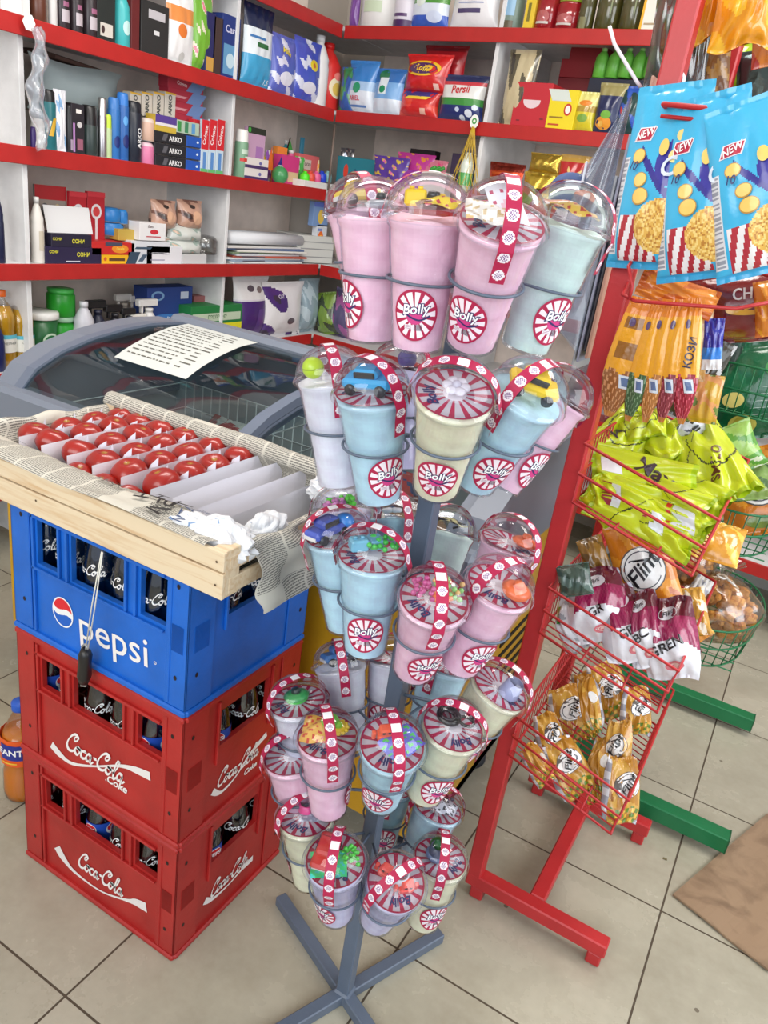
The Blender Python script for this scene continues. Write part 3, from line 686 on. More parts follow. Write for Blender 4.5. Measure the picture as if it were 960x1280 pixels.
for i, (x, y) in enumerate(((-.955, .838), (-.892, .834), (-1.02, .842))):
    tag(tomato(.026, 60+i).build('tomato', 'tomato_skin', mw=T(x, y, .908, 40*i, 15)), 'ripe red tomato half hidden under the front newspaper, %s of three' % ('middle', 'rightmost', 'leftmost')[i], 'tomato', 'red tomatoes in the wooden tray')
pc = MB()
for i, x in enumerate(trow):
    for j in range(4):
        y = (tcol[j]+(tcol[j+1] if j < 3 else tcol[j]+.06))/2
        pc.add([(x+.008, y-.013, .915), (x+.031, y-.004, .915), (x+.024, y+.004, .950+.004*math.sin(5*i+3*j)), (x+.012, y-.002, .938)], [(0, 1, 2, 3)], (222, 222, 236))
        pc.add([(x-.026, y-.008, .915), (x-.006, y-.014, .915), (x-.012, y-.004, .934), (x-.022, y+.002, .948)], [(0, 1, 2, 3)], (216, 216, 232))
pc.build('paper_scraps', 'carton', tr, 'white paper scraps between tomatoes')
# bottle opener on a string
p0 = ony(127, 690, .728); p1 = ony(107, 812, .772); p2 = ony(103, 888, .778)
o = thing('bottle_opener', 'black handled bottle opener hanging by a string in front of the crates', 'opener', T(*p1))
L1 = p0-p1; L2 = p2-p1
b = MB(); b.tube([(0, 0, 0), L1*.5+np.array([.002, -.004, 0]), L1], .0012, (225, 222, 210), 5).tube([(.006, 0, .004), L1*.5+np.array([.008, -.003, 0]), L1+np.array([.002, 0, 0])], .0012, (225, 222, 210), 5); b.build('string', 'matte', o, 'white string')
ux = L2/np.linalg.norm(L2)
b = MB(); b.tube([ux*.0, ux*.012, ux*.03, ux*.06, ux*.075], [.008, .012, .011, .0125, .008], (28, 26, 26), 10); b.build('grip', 'plastic', o, 'black grip')
b = MB(); sdx = np.array([1, 0, 0]); b.tube([ux*(-.004)+sdx*.006, ux*-.012+sdx*.0, ux*-.004-sdx*.007, ux*.02-sdx*.010, ux*.07-sdx*.009, ux*.085-sdx*.004, ux*.08+sdx*.004, ux*.072], .003, (200, 202, 206), 6); b.build('lever', 'metal', o, 'chrome lever')
# ================================================================== COTTON CANDY STAND
PX, PY = -.405, .93
STC = (92, 104, 122)
st = thing('display_stand', 'grey metal cup stand with a four-armed foot carrying tiers of cotton candy cups', 'stand', T(PX, PY, 0))
MB().box((0, 0, .675), (.026, .026, 1.31), STC, .002).build('pole', 'paint', st)
for k in range(4):
    a = 67+90*k; b = MB(); b.M = np.array(T(0, 0, 0, a)); b.box((.128, 0, .013), (.235, .024, .024), STC, .002).build('foot_arm', 'paint', st)
MB().box((0, 0, .014), (.034, .034, .03), STC, .004).build('foot_hub', 'paint', st)
TO_CAM = Vector((0-PX, 0-PY, .25))
# cup meshes, local z from base 0 to lid .15
H = .148
CUPP = [(.001, .001), (.0285, .001), (.0300, .003), (.0315, .022), (.0350, .060), (.0368, .083), (.0382, .085), (.0430, .136), (.0455, .139), (.0455, .144), (.0475, .146)]
def cup_r(z): return np.interp(z, [p[1] for p in CUPP[2:]], [p[0] for p in CUPP[2:]])
mb = MB().lathe(CUPP, (244, 246, 250), 40, cap=False)
M_shell = mb.build('cup_shell', 'cup_shell'); 
dome = [(.0500, H-.003), (.0512, H), (.0500, H+.003), (.0468, H+.004), (.0466, H+.009)]
for a in np.linspace(4, 90, 14): dome.append((max(.0006, .0462*math.cos(rad(a))), H+.008+.037*math.sin(rad(a))))
M_dome = MB().lathe(dome, (243, 245, 248), 44, cap=False).build('dome_lid', 'clear')
CRIM = np.array((172, 22, 70.)); NAVY = (44, 40, 96)
def fsurf(x, y, h): r = cup_r(y)+.0006+h; a = x/.036-math.pi/2; return r*np.cos(a), r*np.sin(a), y
def sunburst(nr=12, hub=.42, w1=(240, 228, 236), off=0):
    def fn(u, v):
        c = np.where((((u*nr+off/2) % 1) < .6)[..., None], np.array(w1, float), CRIM); c = np.where((v > .92)[..., None], CRIM, c); return c
    return fn
def bolly(b, f, cx, cy, s, h0=.0008):
    b.dtext(f, 'Bolly', cx, cy, s, NAVY, h0, shear=.18, off=.075, rot=.12); b.dtext(f, 'Bolly', cx, cy, s, (250, 250, 252), h0+.0005, shear=.18, off=.018, rot=.12)
    b.stroke(f, [(cx-s*.95, cy-s*.55), (cx-s*.8, cy-s*.35), (cx-s*.3, cy-s*.6), (cx+s*.4, cy-s*.75), (cx+s*1.15, cy-s*.4)], s*.14, NAVY, h0)
b = MB(); SC = .047
b.ddisc(fsurf, 0, SC, .0275, .0295, (240, 240, 240), .0003, seg=96, rings=10, colfn=sunburst(14))
b.ddisc(fsurf, 0, SC-.002, .0100, .0085, (205, 60, 130), .0006, seg=24, rings=2); bolly(b, fsurf, 0, SC+.007, .0155)
for k in range(9): b.drect(fsurf, .000+k*.0011, SC-.017, .0006+k*.0011, SC-.010, (90, 70, 90), .0007)
b.drect(fsurf, -.012, SC-.016, -.002, SC-.011, (238, 232, 238), .0006, n=2)
for k in range(3): b.drect(fsurf, -.011, SC-.0155+k*.0016, -.003, SC-.0150+k*.0016, (150, 90, 120), .0009, n=2)
M_stick = b.build('sticker', 'carton')
def pathr(s):   # ribbon path in the y-z plane, arc length s from the front tail over the dome
    P = [(-.0475, H-.040), (-.0495, H-.020), (-.0528, H-.002)]+[(-.0485*math.cos(rad(a)), H+.008+.0385*math.sin(rad(a))) for a in range(4, 177, 8)]+[(.0528, H-.002), (.0475, H-.022)]
    P = np.array(P); d = np.r_[0, np.cumsum(np.linalg.norm(np.diff(P, axis=0), axis=1))]; return np.interp(s*d[-1], d, P[:, 0]), np.interp(s*d[-1], d, P[:, 1]), d[-1]
RLEN = pathr(0)[2]
def rib(x, y, h):   # x across, y along
    p, z, _ = pathr(y/RLEN); q = np.hypot(p, z-H)+1e-9; return x, p*(1+h/q*1), z+h*np.maximum(0, z-H)/q
def make_ribbon(wd):
    def rcol(u, v):
        c = np.tile(CRIM, u.shape+(1,)); s = v*RLEN; x = (u-.5)*wd; k = (s % .021)-.0105
        sq = (s > RLEN*.50) & (s < RLEN*.50+.0125); dd = np.hypot(x, k); c[(dd < .0062) & ~sq] = (238, 230, 236)
        c[(dd < .0044) & ~sq & (np.sin(x*2600)*np.sin(s*2100) > .1)] = (120, 70, 130); c[sq & (np.abs(x) < wd*.44)] = (236, 236, 240); return c
    return MB().grid(lambda u, v: rib((u-.5)*wd, v*RLEN, .0006), 12, 170, rcol).build('tape', 'carton')
M_rib = make_ribbon(.016)
fdisc = lambda x, y, h: (x, y, x*0+H+.0035+h)
def make_disc(nm, txt):
    b = MB(); b.ddisc(fdisc, 0, 0, .0445, .0445, (0, 0, 0), 0, seg=112, rings=12, r0=.30, colfn=sunburst(15, off=.3, w1=(192, 184, 192)))
    b.ddisc(fdisc, 0, 0, .0135, .0135, (226, 216, 222), 0, seg=20); 
    if txt: b.dtext(fdisc, 'Bolly', 0, .028, .017, NAVY, .0006, shear=.2, off=.03)
    return b.build('printed_disc', 'carton')
M_disc = make_disc('d', True)
FLC = {'pink': (252, 208, 224), 'mint': (218, 236, 228), 'blue': (200, 232, 244), 'cream': (240, 235, 204), 'white': (236, 234, 242), 'lilac': (222, 216, 240), 'teal': (166, 200, 210)}
M_fl = {}
for nm, c in FLC.items():
    b = MB(); sd = len(nm)
    def fn(u, v, sd=sd):
        z = .004+(H-.006)*np.minimum(1, v/.86); r = np.where(v < .86, cup_r(z)-.0022, (cup_r(np.array(H-.006))-.003)*np.maximum(0.001, (1-(v-.86)/.14)))
        a = 2*np.pi*u; w = 1+.018*np.sin(5*a+40*v+sd)*np.sin(17*v+2*a)+.012*np.sin(11*a-23*v); r = r*np.where(v < .86, np.minimum(1.0, w), 1); z = z+np.where(v > .86, .004*np.sin(3*a)*(1-v)*6, 0)
        return r*np.cos(a), r*np.sin(a), z
    lc = np.array(c, float)
    b.grid(fn, 36, 34, lambda u, v: np.clip(lc+(np.sin(u*31+v*19)*np.sin(v*27-u*11))[..., None]*np.array((5, 8, 6)), 0, 255)); M_fl[nm] = b.build('cotton_candy', 'floss')
for o in [M_shell, M_dome, M_stick, M_rib, M_disc]+list(M_fl.values()): COL.objects.unlink(o)
def inst(o, par, name=None, rz=0, label=None):
    q = o.copy(); COL.objects.link(q); q.parent = par; q.rotation_euler = (0, 0, rad(rz))
    if name: q.name = name
    if label: q['label'] = label
    return q
# toys ------------------------------------------------------------------
def toy(kind, par, c=(230, 60, 60), x=0, y=0, rz=0, c2=(40, 40, 44)):
    b = MB(); sc_ = {'car': 1.32, 'robot': 1.15, 'blocks': 1.2, 'ball': 1.1}.get(kind, 1.08); b.M = np.array(T(x, y, H+.005, rz) @ Matrix.Scale(sc_, 4))
    if kind == 'car':
        b.box((0, 0, .010), (.046, .024, .010), c, .003).box((.001, 0, .0185), (.024, .020, .010), c, .003).box((.001, 0, .0185), (.020, .0205, .006), c2, .001)
        for i in (-1, 1):
            for j in (-1, 1): b.tube([(i*.014, j*.009, .0055), (i*.014, j*.013, .0055)], .0055, c2, 12)
        b.box((-.023, 0, .008), (.002, .018, .004), (220, 220, 220))
    elif kind == 'ball': b.ball((0, 0, .013), .013, c, 20, 12); b.lathe([(.0125, .0115), (.0134, .0130), (.0125, .0145)], c2 if c2 != (40, 40, 44) else tuple(int(k*.8) for k in c), 20, cap=False)
    elif kind == 'ring':
        b.tube([(.013*math.cos(t), .013*math.sin(t), .006) for t in np.linspace(0, 2*math.pi, 24, endpoint=False)], .0045, c, 8, closed=True)
    elif kind == 'cap': b.lathe([(.014, .000), (.015, .002), (.012, .024), (.010, .024), (.0105, .004)], c, 24, cap=False); b.lathe([(.0105, .004), (.0001, .0045)], c, 24, cap=False)
    elif kind == 'glasses':
        for s in (-1, 1): b.tube([(s*.013+.010*math.cos(t), .008*math.sin(t), .012) for t in np.linspace(0, 2*math.pi, 20, endpoint=False)], .0022, c2, 6, closed=True); b.tube([(s*.023, 0, .012), (s*.022, .018, .008), (s*.018, .030, .004)], .0018, c2, 5)
        b.tube([(-.003, 0, .013), (.003, 0, .013)], .0018, c2, 5)
    elif kind == 'sunburst':
        for k in range(12):
            a = k*math.pi/6; b.box((.012*math.cos(a), .012*math.sin(a), .009), (.006, .006, .005), c, .0015)
        b.lathe([(.001, .006), (.011, .006), (.011, .012), (.001, .012)], c, 20); b.ball((0, 0, .013), .006, c2, 12, 8)
    elif kind == 'blocks':
        b.box((-.008, 0, .012), (.020, .016, .014), c, .002); b.box((.012, .004, .010), (.016, .020, .012), c2, .002)
        for i in range(2): b.tube([(-.012+i*.008, 0, .019), (-.012+i*.008, 0, .0215)], .0025, c, 10)
    elif kind == 'robot':
        b.box((0, 0, .016), (.016, .012, .012), c, .002).box((0, 0, .006), (.020, .014, .010), c, .002).box((-.014, 0, .008), (.005, .006, .012), c, .001).box((.014, 0, .008), (.005, .006, .012), c, .001)
        for s in (-1, 1): b.box((s*.0035, -.0063, .018), (.003, .001, .003), c2)
    elif kind == 'packet':
        b.grid(lambda u, v: ((u-.5)*.05, (v-.5)*.038, .010+.006*np.sin(u*3.1)*np.sin(v*3.1)+.002*np.sin(9*u+7*v)), 16, 12, lambda u, v: np.where((np.sin(u*23)*np.sin(v*19+u*5) > .35)[..., None], np.array(c, float), np.array(c2, float)))
    elif kind == 'beads':
        q = np.random.RandomState(int(c[0]+c[1])); 
        for k in range(26): p = q.uniform(-1, 1, 3); b.ball((p[0]*.018, p[1]*.014, .008+abs(p[2])*.010), .0035, c if k % 3 else c2, 8, 5)
    elif kind == 'card':
        b.grid(lambda u, v: ((u-.5)*.034, (v-.5)*.046, .003+.017*v+.003*np.sin(u*3)), 10, 12, lambda u, v: np.where((np.hypot(u-.5, v-.45) < .17)[..., None], np.array((232, 190, 200.)), np.where((np.abs(np.sin(u*11)*np.sin(v*14)) > .93)[..., None], np.array((190, 80, 110.)), np.array((232, 230, 236.)))))
    elif kind == 'flower':
        for k in range(6): a = k*math.pi/3; b.ball((.009*math.cos(a), .009*math.sin(a), .008), .0065, c, 10, 6, (1, 1, .6))
        b.ball((0, 0, .010), .005, c2, 10, 6)
    elif kind == 'saucer': b.lathe([(.001, .004), (.016, .005), (.019, .009), (.013, .013), (.001, .014)], c, 24); b.lathe([(.001, .0145), (.007, .0145), (.006, .020), (.001, .021)], c2, 16)
    return b.build('toy', 'toy', par)
TW = {'1': 'top tier', '2': 'second tier', '3': 'third tier', '4': 'fourth tier', '5': 'lowest tier'}
cups = [
# id, az, r_lid, r_base, z_lid, z_base, colour, ribbon rot, disc, toys, label
('1a',183,.166,.126,1.399,1.254,'pink',20,1,[('car',(236,206,60),.0,.0,30)],'pink cotton candy cup with tape at its left, rear left of the top tier'),
('1b',219,.128,.113,1.395,1.247,'pink',None,0,[('saucer',(150,150,158),.008,-.01,0)],'pink cotton candy cup at the left front of the top tier without tape'),
('1c',266,.119,.102,1.401,1.257,'pink',95,0,[('blocks',(250,214,40),-.006,.0,0,(246,206,30)),('saucer',(120,60,50),.004,-.004,0),('packet',(200,60,80),.015,-.012,20,(246,214,60))],'pink cotton candy cup holding a bright yellow toy, middle of the top tier'),
('1d',302,.163,.100,1.408,1.275,'pink',12,1,[('card',(0,0,0),.0,.006,30),('packet',(200,170,120),-.012,-.014,10,(232,224,214))],'pink cotton candy cup with white card and tape over the dome, top tier'),
('1e',349.5,.122,.098,1.411,1.271,'mint',75,0,[('packet',(170,40,40),.0,-.006,10,(216,180,70)),('packet',(240,236,230),-.006,.012,30,(220,150,120))],'pale mint cotton candy cup at the right end of the top tier'),
('2a',211,.157,.128,1.188,1.042,'white',10,0,[('ball',(196,226,40),-.022,-.012,0)],'white cotton candy cup with lime green ball, far left of the second tier'),
('2b',253,.138,.102,1.193,1.055,'blue',38,1,[('car',(60,170,226),-.003,-.004,160)],'blue cotton candy cup holding a sky blue toy car, second tier'),
('2c',296,.166,.103,1.227,1.091,'cream',85,1,[('flower',(226,220,228),.0,.0,0,(206,200,214))],'cream cotton candy cup with clear flower toy, middle of the second tier'),
('2d',334,.141,.079,1.225,1.093,'blue',-22,0,[('car',(246,206,20),.0,-.004,200)],'blue cotton candy cup holding a yellow toy car, right of the second tier'),
('2e',45,.162,.102,1.193,1.060,'pink',-60,1,[],'pink cotton candy cup behind the yellow car cup, second tier beside the red post'),
('2f',145,.146,.095,1.184,1.042,'lilac',60,1,[('ball',(96,88,160),.01,.0,0)],'lilac cotton candy cup behind the pole on the second tier'),
('3a',217,.123,.093,.967,.822,'blue',-75,1,[('ball',(60,140,220),.012,.006,0),('car',(70,90,180),-.014,-.010,40)],'blue cotton candy cup with blue ball, far left of the third tier'),
('3b',264,.124,.110,.982,.836,'blue',70,1,[('blocks',(120,190,216),-.01,.002,20,(110,180,210)),('beads',(70,200,80),.014,.006,0,(60,190,70))],'blue cotton candy cup with pale blue block and green beads, third tier'),
('3c',304,.147,.097,.959,.817,'pink',18,1,[('beads',(210,90,150),-.016,-.002,0,(200,80,140)),('flower',(240,140,80),.008,.0,0,(250,170,90)),('beads',(150,210,120),.012,.010,0,(240,190,120))],'pink cotton candy cup with pink and orange beads, nearest of the third tier'),
('3d',344,.142,.105,.963,.820,'pink',-30,1,[('ring',(250,120,60),.022,-.006,0),('saucer',(248,116,56),.022,-.006,0,(248,116,56))],'pink cotton candy cup with orange disc toy, lower of the two at right, third tier'),
('3e',46,.139,.112,.967,.821,'pink',60,1,[('saucer',(248,116,66),.020,-.006,0,(248,116,66))],'pink cotton candy cup with orange toy, behind another orange toy cup, third tier'),
('3f',100,.163,.104,.925,.789,'mint',-50,0,[('glasses',(0,0,0),.0,.0,20,(22,20,26)),('packet',(30,28,30),.0,.0,60,(214,206,150))],'pale green cotton candy cup with black toy glasses, behind the pole, third tier'),
('3g',175,.147,.102,.964,.822,'lilac',80,0,[('beads',(90,220,50),.0,.0,0,(80,210,40)),('beads',(190,110,170),-.01,-.012,0,(200,120,180))],'lilac cotton candy cup with bright green toy, rear left of the third tier'),
('3h',136,.144,.077,.943,.810,'teal',30,0,[('flower',(226,226,230),.0,.0,0,(60,80,120))],'blue-grey cotton candy cup directly left of the pole, rear of the third tier'),
('4a',205,.154,.119,.661,.512,'white',110,1,[('ring',(60,220,70),.0,.0,0),('saucer',(60,170,90),.0,.0,0,(40,60,60))],'white cotton candy cup with green ring toy, far left of the fourth tier'),
('4b',252,.133,.111,.677,.530,'pink',8,1,[('sunburst',(246,206,40),.016,.006,0,(150,220,60)),('packet',(220,80,60),-.016,.002,80,(246,190,90)),('ball',(120,200,70),.004,.012,0)],'pink cotton candy cup with yellow sun toy, front left of the fourth tier'),
('4c',296,.149,.100,.727,.585,'blue',20,1,[('robot',(250,100,60),-.012,.006,20),('packet',(80,200,90),.012,-.004,50,(110,110,210))],'blue cotton candy cup with orange toy figure, nearest of the fourth tier'),
('4d',337,.129,.098,.732,.585,'cream',95,1,[('glasses',(0,0,0),.0,.004,10,(26,22,26)),('ring',(30,26,30),-.012,.008,0)],'cream cotton candy cup with black toy glasses, right of the fourth tier'),
('4e',14,.153,.102,.765,.625,'cream',90,1,[('cap',(164,170,206),.014,-.004,0)],'cream cotton candy cup with lavender cup toy against the red post'),
('4f',159,.144,.089,.670,.532,'white',5,0,[('car',(70,120,180),.0,.0,20),('packet',(200,200,206),.014,.0,0,(90,90,100))],'white cotton candy cup holding a dull blue toy, rear left of the fourth tier'),
('4g',120,.148,.103,.670,.529,'white',60,1,[],'white cotton candy cup hidden directly behind the pole, fourth tier'),
('4h',81,.138,.103,.699,.554,'blue',-20,1,[],'pale blue cotton candy cup with no toy showing, rear right of the fourth tier'),
('5a',233,.126,.103,.486,.339,'cream',115,1,[('cap',(232,60,140),.004,.0,30),('packet',(200,200,214),.016,-.006,0,(150,150,170))],'cream cotton candy cup with magenta cap toy, far left of the lowest tier'),
('5b',275,.148,.112,.486,.343,'lilac',-12,1,[('beads',(90,220,70),.014,-.002,0,(70,200,60)),('car',(216,50,40),-.014,.006,70),('packet',(60,190,180),-.010,-.014,0,(60,200,120))],'lilac cotton candy cup with green and red toys, front left of the lowest tier'),
('5c',313,.146,.093,.466,.325,'lilac',-25,1,[('robot',(250,96,84),-.020,.0,0),('robot',(250,96,84),.016,-.002,40),('cap',(226,224,232),.0,.004,0)],'cotton candy cup with two coral toys seen from above, nearest of the lowest tier'),
('5d',19,.122,.115,.396,.249,'cream',12,1,[('ball',(40,110,50),-.010,.010,0),('cap',(90,96,120),-.008,-.002,0),('ring',(110,130,170),-.008,-.002,0)],'cream cotton candy cup with dark green toy, right of the lowest tier'),
('5e',62,.138,.106,.418,.273,'blue',-60,1,[('beads',(170,50,80),.0,.008,0,(60,50,70)),('packet',(40,36,50),.006,-.010,0,(200,200,210))],'blue cotton candy cup with dark red beads, rear right of the lowest tier'),
('5f',105,.133,.114,.411,.263,'teal',0,1,[],'blue-grey cotton candy cup hidden behind the pole, lowest tier'),
('5g',216,.151,.119,.572,.426,'pink',100,1,[],'pink cotton candy cup squeezed between the crates and the white cup'),
]
STK = {'1b': -62, '1c': -8, '1d': -22, '1e': 42, '2b': 24, '2c': -2, '2d': 30, '2e': 60, '3b': -2, '3c': 30, '3d': 42, '3a': 100, '4a': 48, '4b': 90, '4c': -12, '4d': 34, '4e': 70, '5a': -110, '5b': -45, '5c': 120, '5d': 34, '2a': 140, '4g': -10, '5f': 10, '5e': 120}
for cid, az, rl, rb_, zl, zb, colr, rrot, disc, toys, lab in cups:
    a = rad(az); top = Vector((PX+rl*math.cos(a), PY+rl*math.sin(a), zl)); bot = Vector((PX+rb_*math.cos(a), PY+rb_*math.sin(a), zb))
    mw = axisframe(bot, top, Vector((0, 0, 1.42))-bot)
    t = thing('cotton_candy_cup', lab, 'cotton candy cup', mw, 'cups of cotton candy on the stand')
    inst(M_shell, t); inst(M_dome, t); inst(M_fl[colr], t, label=colr+' cotton candy'); inst(M_stick, t, rz=STK.get(cid, 150))
    if disc: inst(M_disc, t, rz=(hash_ := sum(map(ord, cid))*37) % 360)
    if rrot is not None: inst(M_rib, t, rz=rrot, label='crimson tape with white round marks')
    for ty in toys:
        k, c, x, y, rz = ty[:5]; toy(k, t, c, x, y, rz, ty[5] if len(ty) > 5 else (40, 40, 44))
    # holder ring of the stand
    q = .082; ctr = bot+(top-bot)*(q/.148); rr = float(cup_r(q))+.0045
    ax = (top-bot).normalized(); hz = Vector((math.cos(a), math.sin(a), 0)); side = hz.cross(Vector((0, 0, 1)))
    nz = (ax+Vector((0, 0, 1))*.6).normalized(); e1 = side.normalized(); e2 = nz.cross(e1).normalized()
    b = MB(); pts = [np.array(ctr+(e1*math.cos(s_)+e2*math.sin(s_))*rr)-np.array((PX, PY, 0)) for s_ in np.linspace(0, 2*math.pi, 32, endpoint=False)]
    b.tube(pts, .0019, STC, 6, closed=True)
    rin = min(pts, key=lambda p: p[0]**2+p[1]**2); b.tube([rin, (math.cos(a)*.012, math.sin(a)*.012, rin[2]-.004)], .0026, STC, 6)
    b.build('holder_ring', 'paint', st)
# ================================================================== SHELF GOODS
def place(wall, lv, x0, x1, yt, back=.03, yb=None, zb=None):
    """find the standing place on a shelf: returns matrix (front faces local -Y), width, height"""
    z = (ZS[lv]-.004) if zb is None else zb
    if wall == 'L':
        P = lambda t: np.array([XL-back, t, z]); lo, hi = .9, 3.5; rz = 90
    else:
        base = CORNER+SH_N*back
        P = lambda t: np.array([base[0]+SH_T[0]*t, base[1]+SH_T[1]*t, z]); lo, hi = -.2, 3.2; rz = math.degrees(math.atan2(-.1, 1))
    t0 = bis(lambda t: proj(P(t))[0], x0, lo, hi); t1 = bis(lambda t: proj(P(t))[0], x1, lo, hi)
    c = P((t0+t1)/2); zt = zat(c[0], c[1], yt); z0 = z
    if yb is not None: z0 = zat(c[0], c[1], yb)
    return T(c[0], c[1], z0, rz), t1-t0, zt-z0
def deco(b, f, dec, w, h, n=1):
    """dec in unit coordinates of the front face (0..1, 0..1)"""
    g = lambda x, y, q: f(x, y, q)
    q0 = .0005 if n < 6 else .0009
    for k, D in enumerate(dec):
        q = q0+.0003*k; ty = D[0]
        if ty == 'r': b.drect(g, (D[1]-.5)*w, D[2]*h, (D[3]-.5)*w, D[4]*h, D[5], q, n=max(1, n), m=max(1, n), sl=(D[6]*w if len(D) > 6 else 0))
        elif ty == 'd': b.ddisc(g, (D[1]-.5)*w, D[2]*h, D[3]*w, D[4]*h, D[5], q, seg=20, rings=max(1, n//3))
        elif ty == 't': b.dtext(g, D[1], (D[2]-.5)*w, D[3]*h, D[4]*h, D[5], q+(.0004 if n == 1 else .0016 if n == 6 else .0007), shear=D[7] if len(D) > 7 else 0, off=.02, rot=rad(D[6]) if len(D) > 6 else 0)
def carton(mw, w, h, d, col, dec=(), top=None, mat='carton'):
    b = MB(); b.box((0, d/2, h/2), (w, d, h), col, min(.0012, w*.05))
    if top: b.box((0, d/2, h+.0004), (w*.98, d*.98, .0008), top)
    f = lambda x, y, q: (x, x*0-q, y)
    deco(b, f, dec, w, h); return b.build('box', mat, mw=mw)
def can(mw, r, h, col, cap, capfrac=.18, dec=(), prof=None, mat='plastic', cols=None):
    cz = h*(1-capfrac); b = MB()
    pr = [(r*.94, 0), (r, .003), (r, cz-.004), (r*.93, cz), (r*.93, cz+.001), (r*.86, h-.006), (r*.7, h)] if prof is None else [(a*r, z*h) for a, z in prof]
    cs = [(150, 150, 152), col, col, cap, cap, cap] if prof is None else cols
    b.lathe(pr, col, 20, cols=cs); f = lambda x, y, q: ((r+q)*np.sin(x/r), -(r+q)*np.cos(x/r), y)
    deco(b, f, dec, 2*r, h, 8); return b.build('can', mat, mw=mw)
def pillow(w, h, t, colfn, seed=1, cr=.05, amp=.004, nu=26, nv=34, backcol=None, dec=(), mat='film', bulge=.55, puff=None, fold=0, name='bag', mw=None, par=None, wf=None):
    r = np.random.RandomState(seed); K = [(r.uniform(-14, 14), r.uniform(-14, 14), r.uniform(0, 6)) for _ in range(9)]
    b1, b2 = r.uniform(-1, 1, 2)
    def S_(x, y, side, q=0):
        u = np.clip(x/(w/2), -1, 1); v = np.clip(y/h, 0, 1); vv = np.clip((v-cr)/(1-2*cr), 0, 1)
        pv = np.sin(np.pi*vv)**bulge; pu = np.maximum(0, 1-np.abs(u)**2.6)**.6; th = t/2*pv*pu
        if puff: th = th*(puff[0]*(1-v)+puff[1]*v)
        wr = sum(np.sin(a*u+c*v+e) for a, c, e in K)*amp/4; wr = wr+amp*.5*np.abs(np.sin(u*9+seed))*np.exp(-((v-cr)/.10)**2)+amp*.5*np.abs(np.sin(u*8+seed))*np.exp(-((v-1+cr)/.10)**2)
        xx = x*(1-.13*pv*t/.05*.5)*(1 if wf is None else np.interp(v, np.linspace(0, 1, len(wf)), wf)); yy = y+.012*fold*np.sin(3*u+b1); bend = fold*(.03*(u*b1)**2+.04*(v-.5)**2*b2+.02*u*v)
        dd = -side*(th+wr*.6*(pu*.8+.2))-wr*.5*0+bend; dd = dd-side*q
        return xx, dd, yy
    b = MB()
    b.grid(lambda u, v: S_((u-.5)*w, v*h, 1), nu, nv, colfn)
    bc = colfn if backcol is None else np.array(backcol, float)
    b.grid(lambda u, v: S_((.5-u)*w, v*h, -1), nu, nv, bc)
    deco(b, lambda x, y, q: S_(x, y, 1, q), dec, w, h, 6)
    return b.build(name, mat, par, mw=mw)
def solid(c): return np.array(c, float)
def bands(*st):   # colour bands along v: (v_end, colour)
    def fn(u, v):
        c = np.zeros(u.shape+(3,)); lo = 0
        for e, k in st: c[(v >= lo) & (v <= e)] = k; lo = e
        return c
    return fn
def blotch(base, c2, f1, f2, th=.2, c3=None, th3=.8):
    def fn(u, v):
        n_ = np.sin(f1*u+2.1*v*f2*.3+1)*np.cos(f2*v-1.7*u)+.4*np.sin(f1*2.3*u+f2*1.7*v)
        c = np.where((n_ > th)[..., None], np.array(c2, float), np.array(base, float))
        if c3: c = np.where((n_ > th3)[..., None], np.array(c3, float), c)
        return c
    return fn
def pouch(mw, w, h, t, colfn, seed=1, dec=(), **k): return pillow(w, h, t, colfn, seed, dec=dec, mw=mw, nu=k.pop('nu', 34), nv=k.pop('nv', 40), amp=k.pop('amp', .003), puff=(1.3, .6), **k)
def trig(mw, w, h, col, head, liq=None):
    b = MB(); r = w*.38; b.lathe([(r*.9, 0), (r, .004), (r, h*.55), (r*.45, h*.70), (r*.35, h*.74), (r*.42, h*.74), (r*.42, h*.80)], col, 18)
    b.box((-r*.3, 0, h*.90), (w*.95, r*.7, h*.13), head, .004).box((-r*1.0, 0, h*.80), (r*.25, r*.4, h*.18), head, .002).box((-w*.52, 0, h*.92), (w*.14, r*.5, h*.07), head, .002)
    return b.build('spray_bottle', 'plastic', mw=mw)
BOT = [(.9, 0), (1, .02), (1, .55), (.92, .62), (.95, .68), (.55, .84), (.36, .89), (.36, .91), (.40, .91), (.40, 1.0)]
def bottle(mw, r, h, col, cap, dec=(), mat='plastic', name='bottle', lab=None):
    cols = [col]*6+[col, cap, cap]; 
    t = can(mw, r, h, col, cap, prof=BOT, cols=cols, dec=dec, mat=mat); t.name = name; return t
def cbox(spec, name, label, cat, group=None, **k):
    """carton on a shelf"""
    wall, lv, x0, x1, yt = spec[:5]; yb = spec[5] if len(spec) > 5 else None
    mw, w, h = place(wall, lv, x0, x1, yt, k.pop('back', .03), yb); o = carton(mw, w, h, k.pop('d', .08), k.pop('col'), k.pop('dec', ()), k.pop('top', None))
    o.name = name; return tag(o, label, cat, group)
